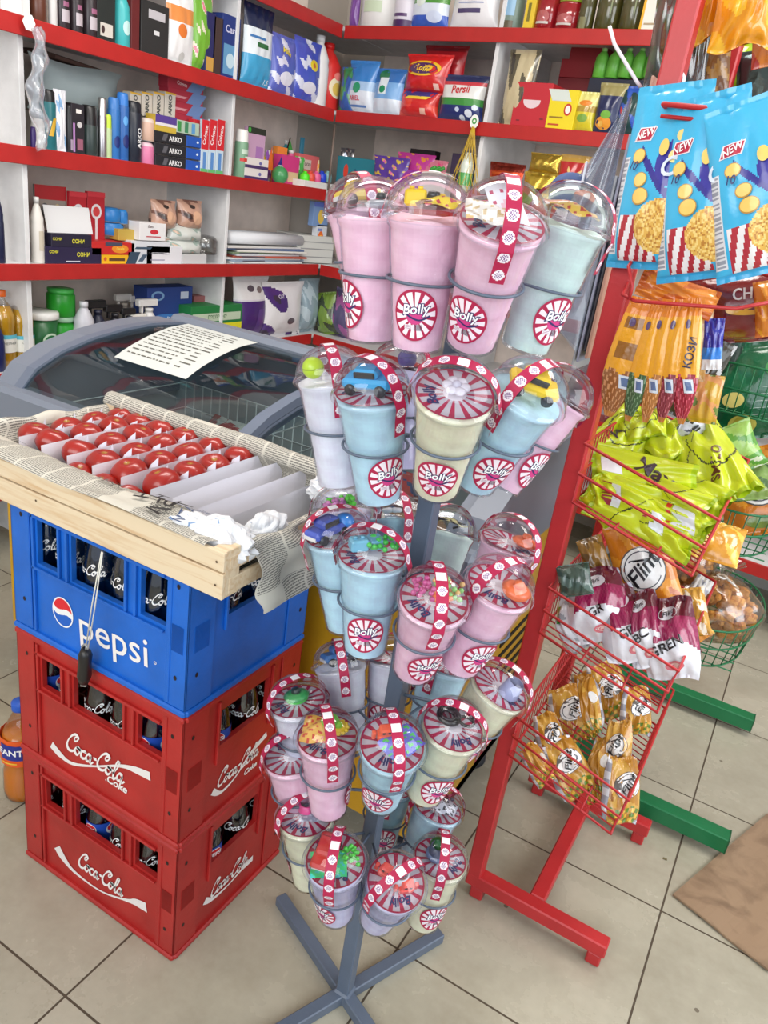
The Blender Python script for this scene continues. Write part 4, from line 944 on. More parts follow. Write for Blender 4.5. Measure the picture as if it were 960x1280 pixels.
def ccan(spec, name, label, cat, group=None, **k):
    wall, lv, x0, x1, yt = spec[:5]; yb = spec[5] if len(spec) > 5 else None; bk = k.pop('back', .03)
    mw, w, h = place(wall, lv, x0, x1, yt, bk+.02, yb); mw = mw @ Matrix.Translation((0, w/2-.02, 0)); kind = k.pop('kind', 'can')
    if kind == 'can': o = can(mw, w/2, h, k.get('col'), k.get('cap', (30, 30, 30)), k.get('cf', .18), k.get('dec', ()), mat=k.get('mat', 'plastic'))
    elif kind == 'bottle': o = bottle(mw, w/2, h, k.get('col'), k.get('cap', (230, 230, 230)), k.get('dec', ()), mat=k.get('mat', 'plastic'))
    elif kind == 'jar': o = can(mw, w/2, h, k['col'], k['cap'], prof=[(.9, 0), (1, .03), (1, .78), (.86, .86), (.90, .86), (.92, .90), (.92, 1)], cols=[k['col']]*4+[k['cap']]*2, dec=k.get('dec', ()), mat=k.get('mat', 'plastic'))
    elif kind == 'trig': o = trig(mw, w, h, k['col'], k['head'])
    o.name = name; return tag(o, label, cat, group)
def cbag(spec, name, label, cat, group=None, **k):
    wall, lv, x0, x1, yt = spec[:5]; yb = spec[5] if len(spec) > 5 else None; t = k.pop('t', .07); bk = k.pop('back', .03); tilt = k.pop('tilt', 0)
    mw, w, h = place(wall, lv, x0, x1, yt, bk+t*.45, yb); mw = mw @ Matrix.Rotation(rad(tilt), 4, 'Y') if tilt else mw
    o = pouch(mw, w, h, t, k.pop('col'), k.pop('seed', 1), k.pop('dec', ()), **k); o.name = name; return tag(o, label, cat, group)
K = (26, 26, 30); Wt = (232, 232, 232)
TOP = 'cosmetics on the second shelf of the left wall'
# --- left wall, shelf S1 (second red edge from the top)
G1 = 'toiletries above the top left red edge'
cbox(('L', 1, 2, 38, -22), 'carton', 'white carton at the far left of the upper left shelf', 'box', G1, col=(214, 216, 214), d=.1)
ccan(('L', 1, 40, 58, -28), 'bottle', 'brown bottle beside the white carton, upper left shelf', 'bottle', G1, col=(92, 50, 34), cap=(60, 30, 24), kind='bottle')
ccan(('L', 1, 60, 69, -14), 'tube', 'slim white tube between dark bottles, upper left shelf', 'tube', G1, col=(200, 198, 196), cap=(160, 120, 120))
for i, (a, c, yy, lb) in enumerate(((70, 86, -40, 'leftmost'), (88, 102, -36, 'middle'), (105, 121, -32, 'rightmost'))):
    ccan(('L', 1, a, c, yy), 'spray_can', 'dark spray can with pale print, %s of three, upper left shelf' % lb, 'can', G1, col=(44, 34, 38), cap=K, dec=[('r', .2, .15, .8, .35, (180, 170, 176)), ('r', .3, .4, .7, .48, (150, 90, 120))])
cbox(('L', 1, 122, 144, -30), 'carton', 'dark green black carton with a white patch, upper left shelf', 'box', G1, col=(30, 36, 34), dec=[('r', .15, .10, .85, .30, (206, 200, 190)), ('d', .3, .2, .1, .06, (60, 40, 40))])
ccan(('L', 1, 145, 162, -16), 'shampoo_bottle', 'teal shampoo bottle between dark boxes, upper left shelf', 'bottle', G1, col=(64, 176, 178), cap=(80, 190, 190), kind='bottle', dec=[('d', .5, .35, .25, .12, (190, 225, 220))])
cbox(('L', 1, 164, 174, -20), 'carton', 'narrow dark red carton, upper left shelf', 'box', G1, col=(96, 24, 26))
cbox(('L', 1, 176, 210, 4), 'carton', 'black carton with a grey label and small white sticker', 'box', G1, col=(38, 38, 38), dec=[('r', .25, .70, .85, .86, (190, 186, 190)), ('r', .45, .42, .65, .50, (214, 214, 214))], d=.1)
cbag(('L', 1, 205, 240, -16), 'detergent_pouch', 'blue topped white pouch with an orange splash', 'pouch', G1, col=bands((.55, (232, 232, 232)), (.75, (226, 140, 70)), (.9, (236, 236, 236)), (1, (30, 60, 170))), dec=[('d', .45, .45, .16, .09, (222, 120, 50)), ('d', .5, .12, .1, .06, (200, 200, 196))], t=.05)
cbag(('L', 1, 236, 262, -22), 'detergent_pouch', 'green pouch with pale flowers beside the orange splash pouch', 'pouch', G1, col=blotch((110, 170, 50), (220, 210, 190), 9, 14, .6, (226, 120, 140), 1.0), t=.05)
cbox(('L', 1, 256, 267, 16), 'carton', 'narrow navy carton with small orange label, upper left shelf', 'box', G1, col=(34, 36, 88), dec=[('r', .1, .05, .9, .28, (196, 150, 70))])
cbox(('L', 1, 265, 276, 22), 'carton', 'narrow brown carton with faint marks, upper left shelf', 'box', G1, col=(64, 48, 46))
cbox(('L', 1, 275, 297, 20), 'carton', 'dark blue toothpaste carton beside the white divider', 'box', G1, col=(30, 52, 120), dec=[('r', .12, .08, .9, .55, (96, 150, 190)), ('d', .5, .3, .22, .12, (190, 215, 225)), ('t', 'Care', .5, .78, .16, (200, 200, 226))], d=.10)
cbag(('L', 1, 299, 336, 8), 'detergent_pouch', 'cyan and white washing powder bag leaning on the divider', 'pouch', G1, col=bands((.40, (60, 160, 205)), (.72, (226, 234, 238)), (1, (24, 34, 70))), dec=[('r', .3, .5, .7, .56, (40, 110, 60)), ('t', '1,5', .75, .1, .09, (230, 240, 245)), ('r', .1, .60, .6, .63, (60, 120, 180))], t=.07, seed=4)
cbag(('L', 1, 334, 366, 45), 'detergent_pouch', 'purple blue pouch with yellow logo, left of its twin', 'pouch', G1, col=blotch((92, 104, 190), (220, 220, 238), 8, 12, .5), dec=[('t', 'Mille', .5, .74, .13, (240, 216, 40), -12), ('d', .5, .3, .25, .12, (228, 228, 240))], t=.06, seed=6)
cbag(('L', 1, 362, 396, 50), 'detergent_pouch', 'purple blue pouch with yellow flower, right of its twin', 'pouch', G1, col=blotch((72, 88, 190), (220, 224, 240), 7, 11, .5), dec=[('d', .62, .62, .16, .09, (240, 214, 50)), ('d', .62, .62, .06, .04, (220, 120, 40)), ('d', .5, .25, .25, .10, (232, 232, 240))], t=.06, seed=8)
ccan(('L', 1, 392, 407, 45), 'bottle', 'slim white pump bottle beside the red bottle', 'bottle', G1, col=(228, 226, 224), cap=(220, 220, 220), kind='bottle')
ccan(('L', 1, 404, 427, 55), 'softener_bottle', 'red fabric softener bottle standing in the shelf corner', 'bottle', G1, col=(214, 44, 40), cap=(200, 30, 30), kind='bottle', dec=[('d', .5, .35, .36, .16, (240, 226, 190)), ('d', .5, .33, .22, .10, (226, 190, 90)), ('d', .5, .52, .2, .06, (240, 130, 120))])
# --- left wall, S2
G2 = 'toiletries on the second left shelf'
ccan(('L', 2, 36, 42, 158), 'tube', 'dark purple tube at the left end of the second left shelf', 'tube', G2, col=(60, 40, 110), cap=(60, 40, 100))
ccan(('L', 2, 41, 55, 148), 'bottle', 'cream white squeeze bottle at the left of the second left shelf', 'bottle', G2, col=(220, 218, 210), cap=(226, 222, 214))
ccan(('L', 2, 54, 71, 112), 'spray_can', 'teal spray can with black nozzle cap and yellow streak', 'can', G2, col=(28, 104, 112), cap=(22, 22, 24), cf=.2, dec=[('r', .35, .25, .62, .55, (214, 170, 50), .3), ('r', .15, .3, .3, .5, (200, 220, 220), .2)])
cbag(('L', 2, 68, 83, 112), 'sachet', 'white sachet with blue rays beside the teal can', 'sachet', G2, col=blotch((226, 226, 232), (130, 170, 210), 6, 9, .5), t=.02)
ccan(('L', 2, 81, 93, 131), 'spray_can', 'black can with lilac base band, left of two', 'can', G2, col=(30, 28, 34), cap=K, dec=[('r', .25, .08, .8, .3, (150, 130, 150))])
cbox(('L', 2, 90, 106, 130), 'carton', 'black deodorant carton with small white stickers', 'box', G2, col=(32, 28, 36), dec=[('r', .35, .82, .75, .90, (230, 226, 220)), ('r', .1, .05, .25, .62, (180, 130, 190)), ('d', .6, .60, .2, .06, (200, 196, 196)), ('r', .4, .1, .85, .32, (150, 90, 110))], d=.05)
ccan(('L', 2, 105, 122, 132), 'spray_can', 'black topped dark green can beside the silver can', 'can', G2, col=(44, 58, 56), cap=(20, 20, 22), cf=.38)
ccan(('L', 2, 122, 131, 122), 'tube', 'silver white tube with pointed cap', 'tube', G2, col=(196, 192, 196), cap=(232, 234, 232), cf=.3, mat='metal')
ccan(('L', 2, 129, 137, 143), 'tube', 'slim lime green tube beside the silver tube', 'tube', G2, col=(180, 200, 150), cap=(190, 220, 60), cf=.3)
ccan(('L', 2, 136, 148, 122), 'spray_can', 'blue spray can, left of the blue pair', 'can', G2, col=(44, 110, 180), cap=(60, 120, 190), dec=[('d', .5, .3, .3, .1, (30, 50, 120))])
ccan(('L', 2, 147, 159, 116), 'spray_can', 'blue spray can, right of the blue pair', 'can', G2, col=(40, 96, 166), cap=(50, 120, 200), dec=[('d', .5, .3, .3, .1, (30, 44, 110)), ('d', .4, .6, .2, .07, (90, 160, 220))])
ccan(('L', 2, 159, 177, 127), 'spray_can', 'black shaving foam can with white vertical lettering', 'can', G2, col=(28, 34, 48), cap=(22, 26, 36), dec=[('t', 'ARKO', .56, .42, .12, (232, 232, 232), 90)])
ccan(('L', 2, 176, 192, 178), 'small_bottle', 'small pink bottle, lower of two stacked', 'bottle', G2, col=(214, 120, 160), cap=(226, 190, 200))
ccan(('L', 2, 177, 192, 148, 177), 'small_bottle', 'small beige pink bottle, upper of two stacked', 'bottle', G2, col=(206, 170, 150), cap=(220, 200, 190))
for k in range(3):
    yb = 210-15*k
    cbox(('L', 2, 194-k, 232, yb-14, None if k == 0 else yb), 'carton', 'black flat carton with white lettering, %s of three' % ('lowest', 'middle', 'topmost')[k], 'box', 'black flat cartons stacked on the second left shelf', col=(30, 32, 38), dec=[('t', 'ARKO', .64, .45, .62, (236, 236, 236)), ('r', .25, .2, .38, .8, (90, 90, 96), .06)], d=.05)
    cbox(('L', 2, 232, 250, yb-9, None if k == 0 else yb+4), 'carton', 'small blue carton beside the black flat cartons, %s of three' % ('lowest', 'middle', 'topmost')[k], 'box', 'blue cartons beside the black ones', col=(30, 84, 176), dec=[('d', .75, .5, .08, .12, (210, 225, 240))], d=.05)
cbox(('L', 2, 193, 219, 145, 166), 'carton', 'purple and yellow flat carton on the black cartons', 'box', G2, col=(200, 170, 60), dec=[('r', 0, .5, 1, 1, (84, 60, 140)), ('r', 0, .38, 1, .55, (226, 220, 220))], d=.05)
cbox(('L', 2, 219, 247, 152, 168), 'carton', 'pack of thin green and white sticks lying on the blue cartons', 'box', G2, col=(170, 190, 170), dec=[('r', .05, .1, .2, .9, (60, 140, 70)), ('r', .35, .1, .5, .9, (60, 130, 90)), ('r', .65, .1, .8, .9, (90, 150, 200))], d=.05)
for k in range(4):
    cbox(('L', 2, 162+14*k, 175+14*k, 116, 146), 'carton', 'upright pale cream carton with dark lettering, number %s from the left of four' % ('one', 'two', 'three', 'four')[k], 'box', 'upright pale cartons standing on the purple carton', col=(206, 200, 190), top=(220, 170, 40), dec=[('t', 'ARKO', .5, .5, .30, (40, 50, 52), 90), ('r', 0, .93, 1, 1, (214, 170, 60))], d=.04, back=.09)
for k in range(4):
    cbox(('L', 2, 207+k, 250, 99+15*k, 114+15*k), 'carton', 'red and blue toothpaste carton, %s of the stack of four' % ('topmost', 'second', 'third', 'lowest')[k], 'box', 'toothpaste cartons stacked at the divider', col=(176, 46, 66), dec=[('r', .6, 0, 1, 1, (110, 140, 190), .2)]+([('t', 'Colgate', .38, .5, .42, (236, 210, 214), -4)] if k == 0 else [('r', .1, .3, .5, .5, (220, 150, 160), .1)]), d=.05, back=.10)
for k in range(3):
    cbox(('L', 2, 250+9.5*k, 259+9.5*k, 150), 'toothbrush_pack', 'red and white toothbrush pack, %s of the three upright packs' % ('leftmost', 'middle', 'rightmost')[k], 'toothbrush', 'toothbrush packs at the divider', col=(196, 214, 226), dec=[('r', 0, .45, 1, 1, (206, 34, 44)), ('t', 'Colgate', .5, .72, .12, (240, 230, 230), 80), ('r', .3, 0, .7, .4, (90, 140, 200)), ('r', 0, 0, 1, .08, (100, 180, 110))], d=.012)
cbox(('L', 2, 240, 252, 150, 168), 'carton', 'small red pack lying behind the toothbrush packs', 'box', G2, col=(200, 40, 50), d=.03, back=.06)
# clear wrapped item hanging at far left, and the sack behind the cans
b = MB(); q = onx(36, 28, XL+.02)
b.ddisc(lambda x, y, h: (x*0+h, x, y), 0, 0, .022, .024, (236, 236, 232), .001, seg=6); t = tag(b.build('plastic_tag', 'plastic', mw=T(*q)), 'white hexagonal tag stuck on the red shelf edge at the left', 'tag')
b = MB(); b.grid(lambda u, v: ((.010+.009*np.sin(np.pi*v)**.6)*np.cos(2*np.pi*u)*(1+.35*np.sin(31*v+4*u)), (.012+.014*np.sin(np.pi*v)**.6)*np.sin(2*np.pi*u)*(1+.35*np.sin(26*v+3*u))+.012*np.sin(9*v), -.33*v+.006*np.sin(7*u)), 20, 24, np.array((240, 240, 240.)))
o = b.build('clear_wrap', 'milky', mw=T(XL+.04, q[1]+.01, q[2]-.01)); tag(o, 'clear crinkled plastic strip hanging from the white tag', 'plastic strip')
o = pillow(.42, .17, .12, solid((190, 204, 204)), 21, mw=T(XL-.24, 2.12, ZS[2]+.115, 90), nu=18, nv=14, fold=.6, mat='matte'); o.name = 'cloth_sack'; tag(o, 'pale grey green sack lying behind the cans on the second left shelf', 'sack')
o = carton(T(XL-.28, 2.15, ZS[2]+.285, 90, 0, 3), .32, .016, .10, (84, 60, 50), [('r', .2, .2, .8, .8, (120, 90, 80))]); o.name = 'carton'; tag(o, 'flat brown box lying on top of the grey sack', 'box')
o = carton(T(XL-.24, 2.12, ZS[2]+.0, 90), .40, .113, .10, (170, 168, 160)); o.name = 'carton'; tag(o, 'grey box hidden behind the cans below the sack', 'box')
# S2 right of the divider: toys
G3 = 'small toys on the left shelf corner'
ccan(('L', 2, 296, 307, 162), 'bottle', 'green and white bottle with white cap beside the divider', 'bottle', G3, col=(120, 160, 130), cap=(236, 234, 230), cf=.25, dec=[('r', 0, .35, 1, .42, (200, 60, 50)), ('r', .1, .5, .9, .6, (190, 210, 190))])
cbox(('L', 2, 306, 328, 160), 'toy_card', 'pink blister card with a dark green header', 'toy', G3, col=(200, 160, 190), dec=[('r', 0, .88, 1, 1, (44, 52, 40)), ('d', .1, .94, .08, .05, (60, 170, 60)), ('r', .5, .25, .9, .65, (170, 120, 180))], d=.02, back=.08)
for k in range(2): cbox(('L', 2, 305, 334, 211-13*k, None if k == 0 else 211), 'carton', 'flat purple and white carton, %s of two' % ('lower', 'upper')[k], 'box', G3, col=(226, 220, 214), dec=[('r', 0, 0, 1, .3, (70, 50, 100)), ('d', .65, .55, .06, .16, (110, 110, 170))], d=.06)
o = MB().ball((0, 0, .036), .038, (70, 150, 90), 18, 12).box((0, 0, .072), (.02, .014, .012), (200, 206, 200), .002).build('toy_ball', 'toy', mw=place('L', 2, 338, 360, 205, .06)[0]); tag(o, 'green wrapped ball standing on the toy shelf', 'toy')
b = MB(); b.add([(-.05, 0, 0), (.06, 0, 0), (-.02, 0, .13), (-.02, .03, .0)], [(0, 1, 2), (1, 3, 2), (3, 0, 2), (0, 3, 1)], (70, 170, 70)); b.tube([(-.07, 0, 0), (-.02, 0, .14)], .003, (70, 30, 30)); tag(b.build('toy_kite', 'toy', mw=place('L', 2, 350, 372, 170, .20)[0] @ Matrix.Translation((0, 0, .07))), 'green triangular toy sail with a dark stick', 'toy')
b = MB(); b.add([(-.02, 0, 0), (.03, 0, 0), (.01, 0, .10), (.0, .02, .0)], [(0, 1, 2), (1, 3, 2), (3, 0, 2), (0, 3, 1)], (230, 110, 40)); tag(b.build('toy_cone', 'toy', mw=place('L', 2, 328, 342, 185, .09)[0] @ Matrix.Translation((0, 0, .05))), 'orange pointed toy above the purple cartons', 'toy')
b = MB(); b.add([(-.03, 0, 0), (.03, 0, 0), (.02, 0, .08), (.0, .02, .0)], [(0, 1, 2), (1, 3, 2), (3, 0, 2), (0, 3, 1)], (50, 50, 130)); tag(b.build('toy_cone', 'toy', mw=place('L', 2, 341, 352, 192, .09)[0] @ Matrix.Translation((0, 0, .04))), 'navy blue pointed toy beside the orange one', 'toy')
cbox(('L', 2, 350, 372, 195), 'toy_box', 'magenta toy box behind the green ball', 'toy', G3, col=(214, 60, 130), dec=[('r', .4, .1, .95, .45, (226, 190, 150))], d=.05, back=.10)
cbox(('L', 2, 371, 416, 194), 'toy_box', 'coral pink toy box with white printed panel', 'toy', G3, col=(230, 110, 110), dec=[('r', .25, .55, .6, .85, (226, 206, 190)), ('t', 'OOO', .43, .7, .14, (90, 60, 60))], d=.05, back=.14)
cbox(('L', 2, 380, 424, 228), 'display_tray', 'low white tray of tiny coloured bottles', 'tray', None, col=(232, 228, 222), d=.07)
for k, c in enumerate(((90, 230, 40), (226, 80, 60), (230, 100, 150), (40, 70, 200), (140, 190, 190), (236, 110, 30))):
    ccan(('L', 2, 377+7*k, 384+7*k, 214, 228), 'tiny_bottle', 'tiny %s bottle in the white tray' % ('lime', 'red', 'pink', 'blue', 'aqua', 'orange')[k], 'bottle', 'tiny bottles in the white tray', col=c, cap=c, kind='bottle', back=.045)
cbox(('L', 2, 372, 392, 172), 'toy_card', 'blue blister card at the back of the toy shelf', 'toy', G3, col=(70, 150, 180), dec=[('r', .1, .3, .9, .4, (50, 60, 90))], d=.01, back=.24)
ccan(('L', 2, 392, 405, 183), 'small_plant', 'olive green fuzzy toy in the shelf corner', 'toy', G3, col=(100, 120, 70), cap=(100, 120, 70), back=.24)
CL = [(312, 324, 196, (236, 90, 60), 'orange red'), (322, 332, 190, (240, 200, 60), 'yellow'), (330, 338, 188, (150, 90, 190), 'violet'), (344, 356, 184, (250, 150, 60), 'light orange'), (358, 368, 188, (240, 110, 160), 'rose'), (366, 378, 196, (90, 200, 90), 'apple green'), (377, 386, 200, (250, 90, 70), 'scarlet'), (386, 395, 202, (60, 120, 220), 'cobalt blue'), (394, 404, 200, (250, 170, 50), 'amber'), (403, 413, 204, (110, 200, 200), 'turquoise'), (352, 362, 176, (60, 160, 170), 'teal'), (398, 410, 188, (230, 90, 150), 'hot pink')]
for k, (a, c, yt, co, nm) in enumerate(CL):
    kd = k % 3
    if kd == 0: cbox(('L', 2, a, c, yt), 'toy_box', nm+' little toy box among the shelf toys', 'toy', 'little bright toys in the left shelf corner', col=co, dec=[('d', .5, .6, .25, .2, (236, 226, 210)), ('r', .1, .1, .9, .25, (60, 60, 110))], d=.03, back=.12+.01*k)
    elif kd == 1: ccan(('L', 2, a, c, yt), 'toy_bottle', nm+' little toy bottle among the shelf toys', 'toy', 'little bright toys in the left shelf corner', col=co, cap=(236, 236, 230), kind='bottle', back=.11+.008*k)
    else: cbag(('L', 2, a, c, yt), 'toy_packet', nm+' little toy packet among the shelf toys', 'toy', 'little bright toys in the left shelf corner', col=blotch(co, (240, 236, 220), 9, 11, .5), t=.02, seed=400+k, back=.13, nu=12, nv=14)
# --- left wall, S3
G4 = 'goods on the third left shelf'
ccan(('L', 3, -6, 5, 238), 'bottle', 'dark blue bottle cut by the left edge of the picture', 'bottle', G4, col=(24, 30, 62), cap=(24, 30, 62), kind='bottle')
ccan(('L', 3, 41, 55, 246), 'bottle', 'tall slim white bottle with faint print', 'bottle', G4, col=(224, 220, 212), cap=(216, 214, 210), kind='bottle', dec=[('r', .3, .2, .7, .5, (200, 190, 170))])
cbox(('L', 3, 46, 84, 232, 276), 'blister_card', 'red header blister card behind the white carton flap', 'card', G4, col=(150, 140, 130), dec=[('r', 0, .6, 1, 1, (176, 34, 40)), ('d', .3, .3, .12, .2, (90, 90, 90)), ('d', .7, .3, .1, .2, (190, 170, 130))], d=.01, back=.12)
for k in range(2): cbox(('L', 3, 88+22*k, 109+22*k, 240), 'toothbrush_pack', 'red blister pack with round white heads, %s of two' % ('left', 'right')[k], 'toothbrush', G4, col=(176, 28, 40), dec=[('d', .5, .72, .3, .11, (222, 218, 220)), ('d', .5, .72, .2, .07, (90, 130, 180) if k == 0 else (200, 60, 60)), ('r', .42, .2, .56, .62, (226, 220, 220)), ('r', 0, .93, 1, 1, (200, 50, 60))], d=.015, back=.10)
cbox(('L', 3, 57, 127, 309), 'carton', 'dark navy carton with yellow Cyrillic lettering, lower of two', 'box', G4, col=(34, 26, 62), dec=[('t', 'СОНИ', .66, .55, .34, (226, 220, 60)), ('r', .35, .12, .6, .18, (200, 200, 210)), ('t', 'СОНИ', .14, .7, .22, (226, 220, 60))], d=.12)
cbox(('L', 3, 65, 115, 293, 309), 'carton', 'dark navy carton with yellow Cyrillic lettering, upper of two', 'box', G4, col=(30, 26, 50), dec=[('t', 'СОНИ', .65, .45, .42, (226, 220, 60)), ('t', 'СОНИ', .14, .6, .3, (206, 200, 60))], d=.09)
o = carton(place('L', 3, 66, 112, 270, .06, 292)[0] @ Matrix.Rotation(rad(-14), 4, 'X'), .19, .09, .003, (224, 224, 224)); o.name = 'carton_flap'; tag(o, 'white carton flap standing open above the navy cartons', 'box')
cbox(('L', 3, 115, 168, 303, 319), 'carton', 'red carton with a yellow oval, on the yellow carton', 'box', G4, col=(196, 36, 34), dec=[('d', .65, .5, .2, .34, (228, 140, 40)), ('t', 'Самба', .65, .5, .26, (240, 220, 90)), ('r', .3, .72, .7, 1, (70, 70, 90))], d=.10)
cbox(('L', 3, 127, 163, 318), 'carton', 'flat yellow carton below the red one', 'box', G4, col=(232, 176, 20), dec=[('r', .25, .3, .8, .6, (90, 60, 30)), ('d', .12, .5, .05, .2, (200, 90, 40))], d=.09)
for k, (a, c, yt, yb) in enumerate(((131, 152, 260, 278), (130, 157, 277, 295), (146, 158, 262, 280))):
    ccan(('L', 3, a, c, yt, yb), 'roll', 'bright blue roll of bags, %s of three' % ('upper left', 'lower', 'upper right')[k], 'roll', 'blue rolls', col=(40, 120, 190), cap=(50, 130, 200), back=.08)
cbox(('L', 3, 148, 174, 287, 301), 'carton', 'small olive yellow carton under the blue rolls', 'box', G4, col=(190, 160, 70), d=.05, back=.06)
cbox(('L', 3, 174, 206, 279, 301), 'carton', 'white square carton with a red flower mark', 'box', G4, col=(232, 230, 230), dec=[('d', .55, .5, .16, .14, (206, 50, 60)), ('r', .25, .2, .8, .26, (190, 60, 70)), ('t', 'Duru', .4, .8, .2, (120, 100, 100), 0, .2)], d=.06)
cbox(('L', 3, 164, 212, 302, 316), 'carton', 'flat white carton with grey stripes, upper left of three', 'box', G4, col=(214, 216, 222), dec=[('r', .1, .3, .5, .5, (60, 80, 100), .05)], d=.08)
cbox(('L', 3, 160, 190, 315), 'carton', 'white and dark patterned carton, lowest left of three', 'box', G4, col=(206, 210, 216), dec=[('r', 0, 0, .4, 1, (50, 70, 90), .2), ('r', .5, .2, .7, .8, (70, 90, 110), .2)], d=.08)
cbox(('L', 3, 183, 227, 308), 'carton', 'white carton with black butterfly mark, right of three', 'box', G4, col=(222, 222, 226), dec=[('r', .1, .55, .3, .62, (40, 40, 60), .2), ('r', .35, .55, .55, .62, (40, 40, 60), -.2), ('r', .1, .2, .5, .25, (150, 150, 170))], d=.08)
for k in range(2): cbag(('L', 3, 186+32*k, 217+32*k, 250, 288), 'diaper_pack', 'brown and white diaper pack showing a face, %s of two' % ('left', 'right')[k], 'pack', 'diaper packs', col=blotch((190, 150, 130), (120, 84, 72), 5, 7, .5, (60, 44, 42), .9), t=.09, seed=30+k, dec=[('d', .55, .45, .2, .22, (214, 170, 140)), ('d', .45, .8, .12, .06, (60, 50, 46))])
for k, (yt, yb) in enumerate(((300, 318), (283, 302))): cbag(('L', 3, 206, 250, yt-3, yb), 'tissue_pack', 'soft translucent pack with grey green pattern, %s of two' % ('lower', 'upper')[k], 'pack', 'soft packs', col=blotch((206, 210, 204), (150, 170, 160), 9, 6, .5, (200, 170, 150), 1.0), t=.08, seed=40+k)
ccan(('L', 3, 251, 273, 296, 318), 'cling_wrap', 'crinkled clear wrapped package at the right of the third left shelf', 'package', G4, col=(216, 216, 214), cap=(220, 220, 220), mat='cling')
cbox(('L', 3, 228, 258, 318), 'carton', 'pale grey flat carton under the clear wrapped packs', 'box', G4, col=(200, 200, 200), d=.09)
# paper rolls, magazines right of the divider
for k, (z, y0, y1, c) in enumerate(((.075, 2.76, 3.30, (222, 224, 228)), (.075, 2.78, 3.26, (206, 210, 216)))):
    b = MB(); b.M = np.array(T(0, 0, 0)); b.tube([(0, y0, 0), (0, y1, 0)], .026, c, 16); o = b.build('paper_roll', 'carton', mw=T(XL-.07-.06*k, 0, ZS[3]+z+.0275)); tag(o, 'large white paper roll lying on the magazines, %s of two' % ('front', 'rear')[k], 'roll')
for k in range(9):
    c = ((226, 226, 224), (150, 170, 190), (236, 236, 232), (190, 90, 70), (210, 214, 218), (120, 140, 110), (230, 228, 220), (90, 110, 150), (222, 220, 216))[k]
    o = carton(T(XL-.03-.006*(k % 3), 3.02+.03*math.sin(k*2.3), ZS[3]-.003+.0082*k, 90+3*math.sin(k*1.7)), .52+.05*math.sin(k), .0080, .21, c, [('r', .1, .2, .4, .8, (90, 90, 100))] if k % 2 else []); o.name = 'magazine'
    tag(o, '%s magazine lying flat, %s from the bottom of the stack' % (('white', 'grey blue', 'ivory', 'brick red', 'silver', 'green', 'cream', 'slate blue', 'pale')[k], ('first', 'second', 'third', 'fourth', 'fifth', 'sixth', 'seventh', 'eighth', 'ninth')[k]), 'magazine', 'magazines in a stack')
for k, (px0, px1, yt, yb, c, dc) in enumerate(((386, 432, 253, 283, (120, 150, 196), [('d', .5, .4, .2, .3, (226, 190, 80)), ('r', 0, .8, 1, 1, (90, 110, 190))]), (392, 436, 281, 313, (214, 216, 222), [('d', .4, .45, .28, .3, (236, 110, 40)), ('d', .42, .42, .16, .18, (246, 190, 60)), ('r', .05, .75, .5, .85, (120, 140, 200))]))):
    mw, w, h = place('L', 3, px0, px1, yt, .05, yb); o = carton(mw, w, h, .03, c, dc); o.name = 'book'; tag(o, ('blue', 'white')[k]+' picture book cover with '+('yellow figure, upper', 'orange bird, lower')[k]+' of two', 'book')
o = carton(T(XL-.04, 3.40, ZS[3], 80), .26, .13, .16, (206, 206, 200), [('r', 0, .2, 1, .24, (150, 150, 150)), ('r', 0, .5, 1, .54, (150, 150, 150)), ('r', 0, .75, 1, .79, (160, 160, 160))]); o.name = 'paper_ream'; tag(o, 'thick white paper ream in the shelf corner', 'paper')
# --- left wall, S4
G5 = 'household goods on the lowest left shelf'
def sodab(x0, x1, yt, lb, c=(214, 166, 44), lvl=4, cap=(232, 104, 24)):
    mw, w, h = place('L', lvl, x0, x1, yt, .05); r = w/2; mw = mw @ Matrix.Translation((0, r, 0)); t = thing('juice_bottle', lb, 'bottle', mw, 'orange drink bottles')
    pr = [(.85, 0), (.98, .03), (1, .28), (.93, .34), (.93, .52), (1, .58), (.98, .68), (.62, .82), (.30, .88), (.30, .92)]
    MB().lathe([(a*r, z*h) for a, z in pr[:7]]+[(.64*r, .80*h)], c, 20).build('liquid', 'juice', t)
    MB().lathe([(a*r*1.03, z*h) for a, z in pr], (240, 240, 240), 20, cap=False).build('plastic_shell', 'clear', t)
    MB().lathe([(.36*r, .92*h), (.37*r, .93*h), (.37*r, .99*h), (.33*r, h)], cap, 16).build('cap', 'plastic', t)
    b = MB(); f = lambda x, y, q: ((r*1.05+q)*np.sin(x/r), -(r*1.05+q)*np.cos(x/r), y); b.drect(f, -r*1.5, h*.22, r*1.5, h*.45, (222, 222, 214), .0, 12); b.drect(f, -r*1.5, h*.40, r*1.5, h*.45, (90, 180, 200), .0004, 12).dtext(f, 'ЧЕРНОЕ', 0, h*.34, h*.045, (50, 60, 60), .0008); b.build('label', 'carton', t)
sodab(2, 28, 365, 'orange juice bottle with orange cap, left of the pair'); sodab(24, 50, 371, 'orange juice bottle with orange cap, right of the pair')
ccan(('L', 4, -10, 7, 400), 'bottle', 'dark navy bottle cut by the left picture edge on the lowest shelf', 'bottle', G5, col=(22, 34, 90), cap=(22, 30, 80), kind='bottle')
mw, w, h = place('L', 4, 47, 84, 392, .05); t = thing('paint_bucket', 'green and white tub with a white lid', 'bucket', mw @ Matrix.Translation((0, w/2, 0)))
f_ = lambda x, y, q, r=w/2: ((r*.96+q)*np.sin(x/r), -(r*.96+q)*np.cos(x/r), y)
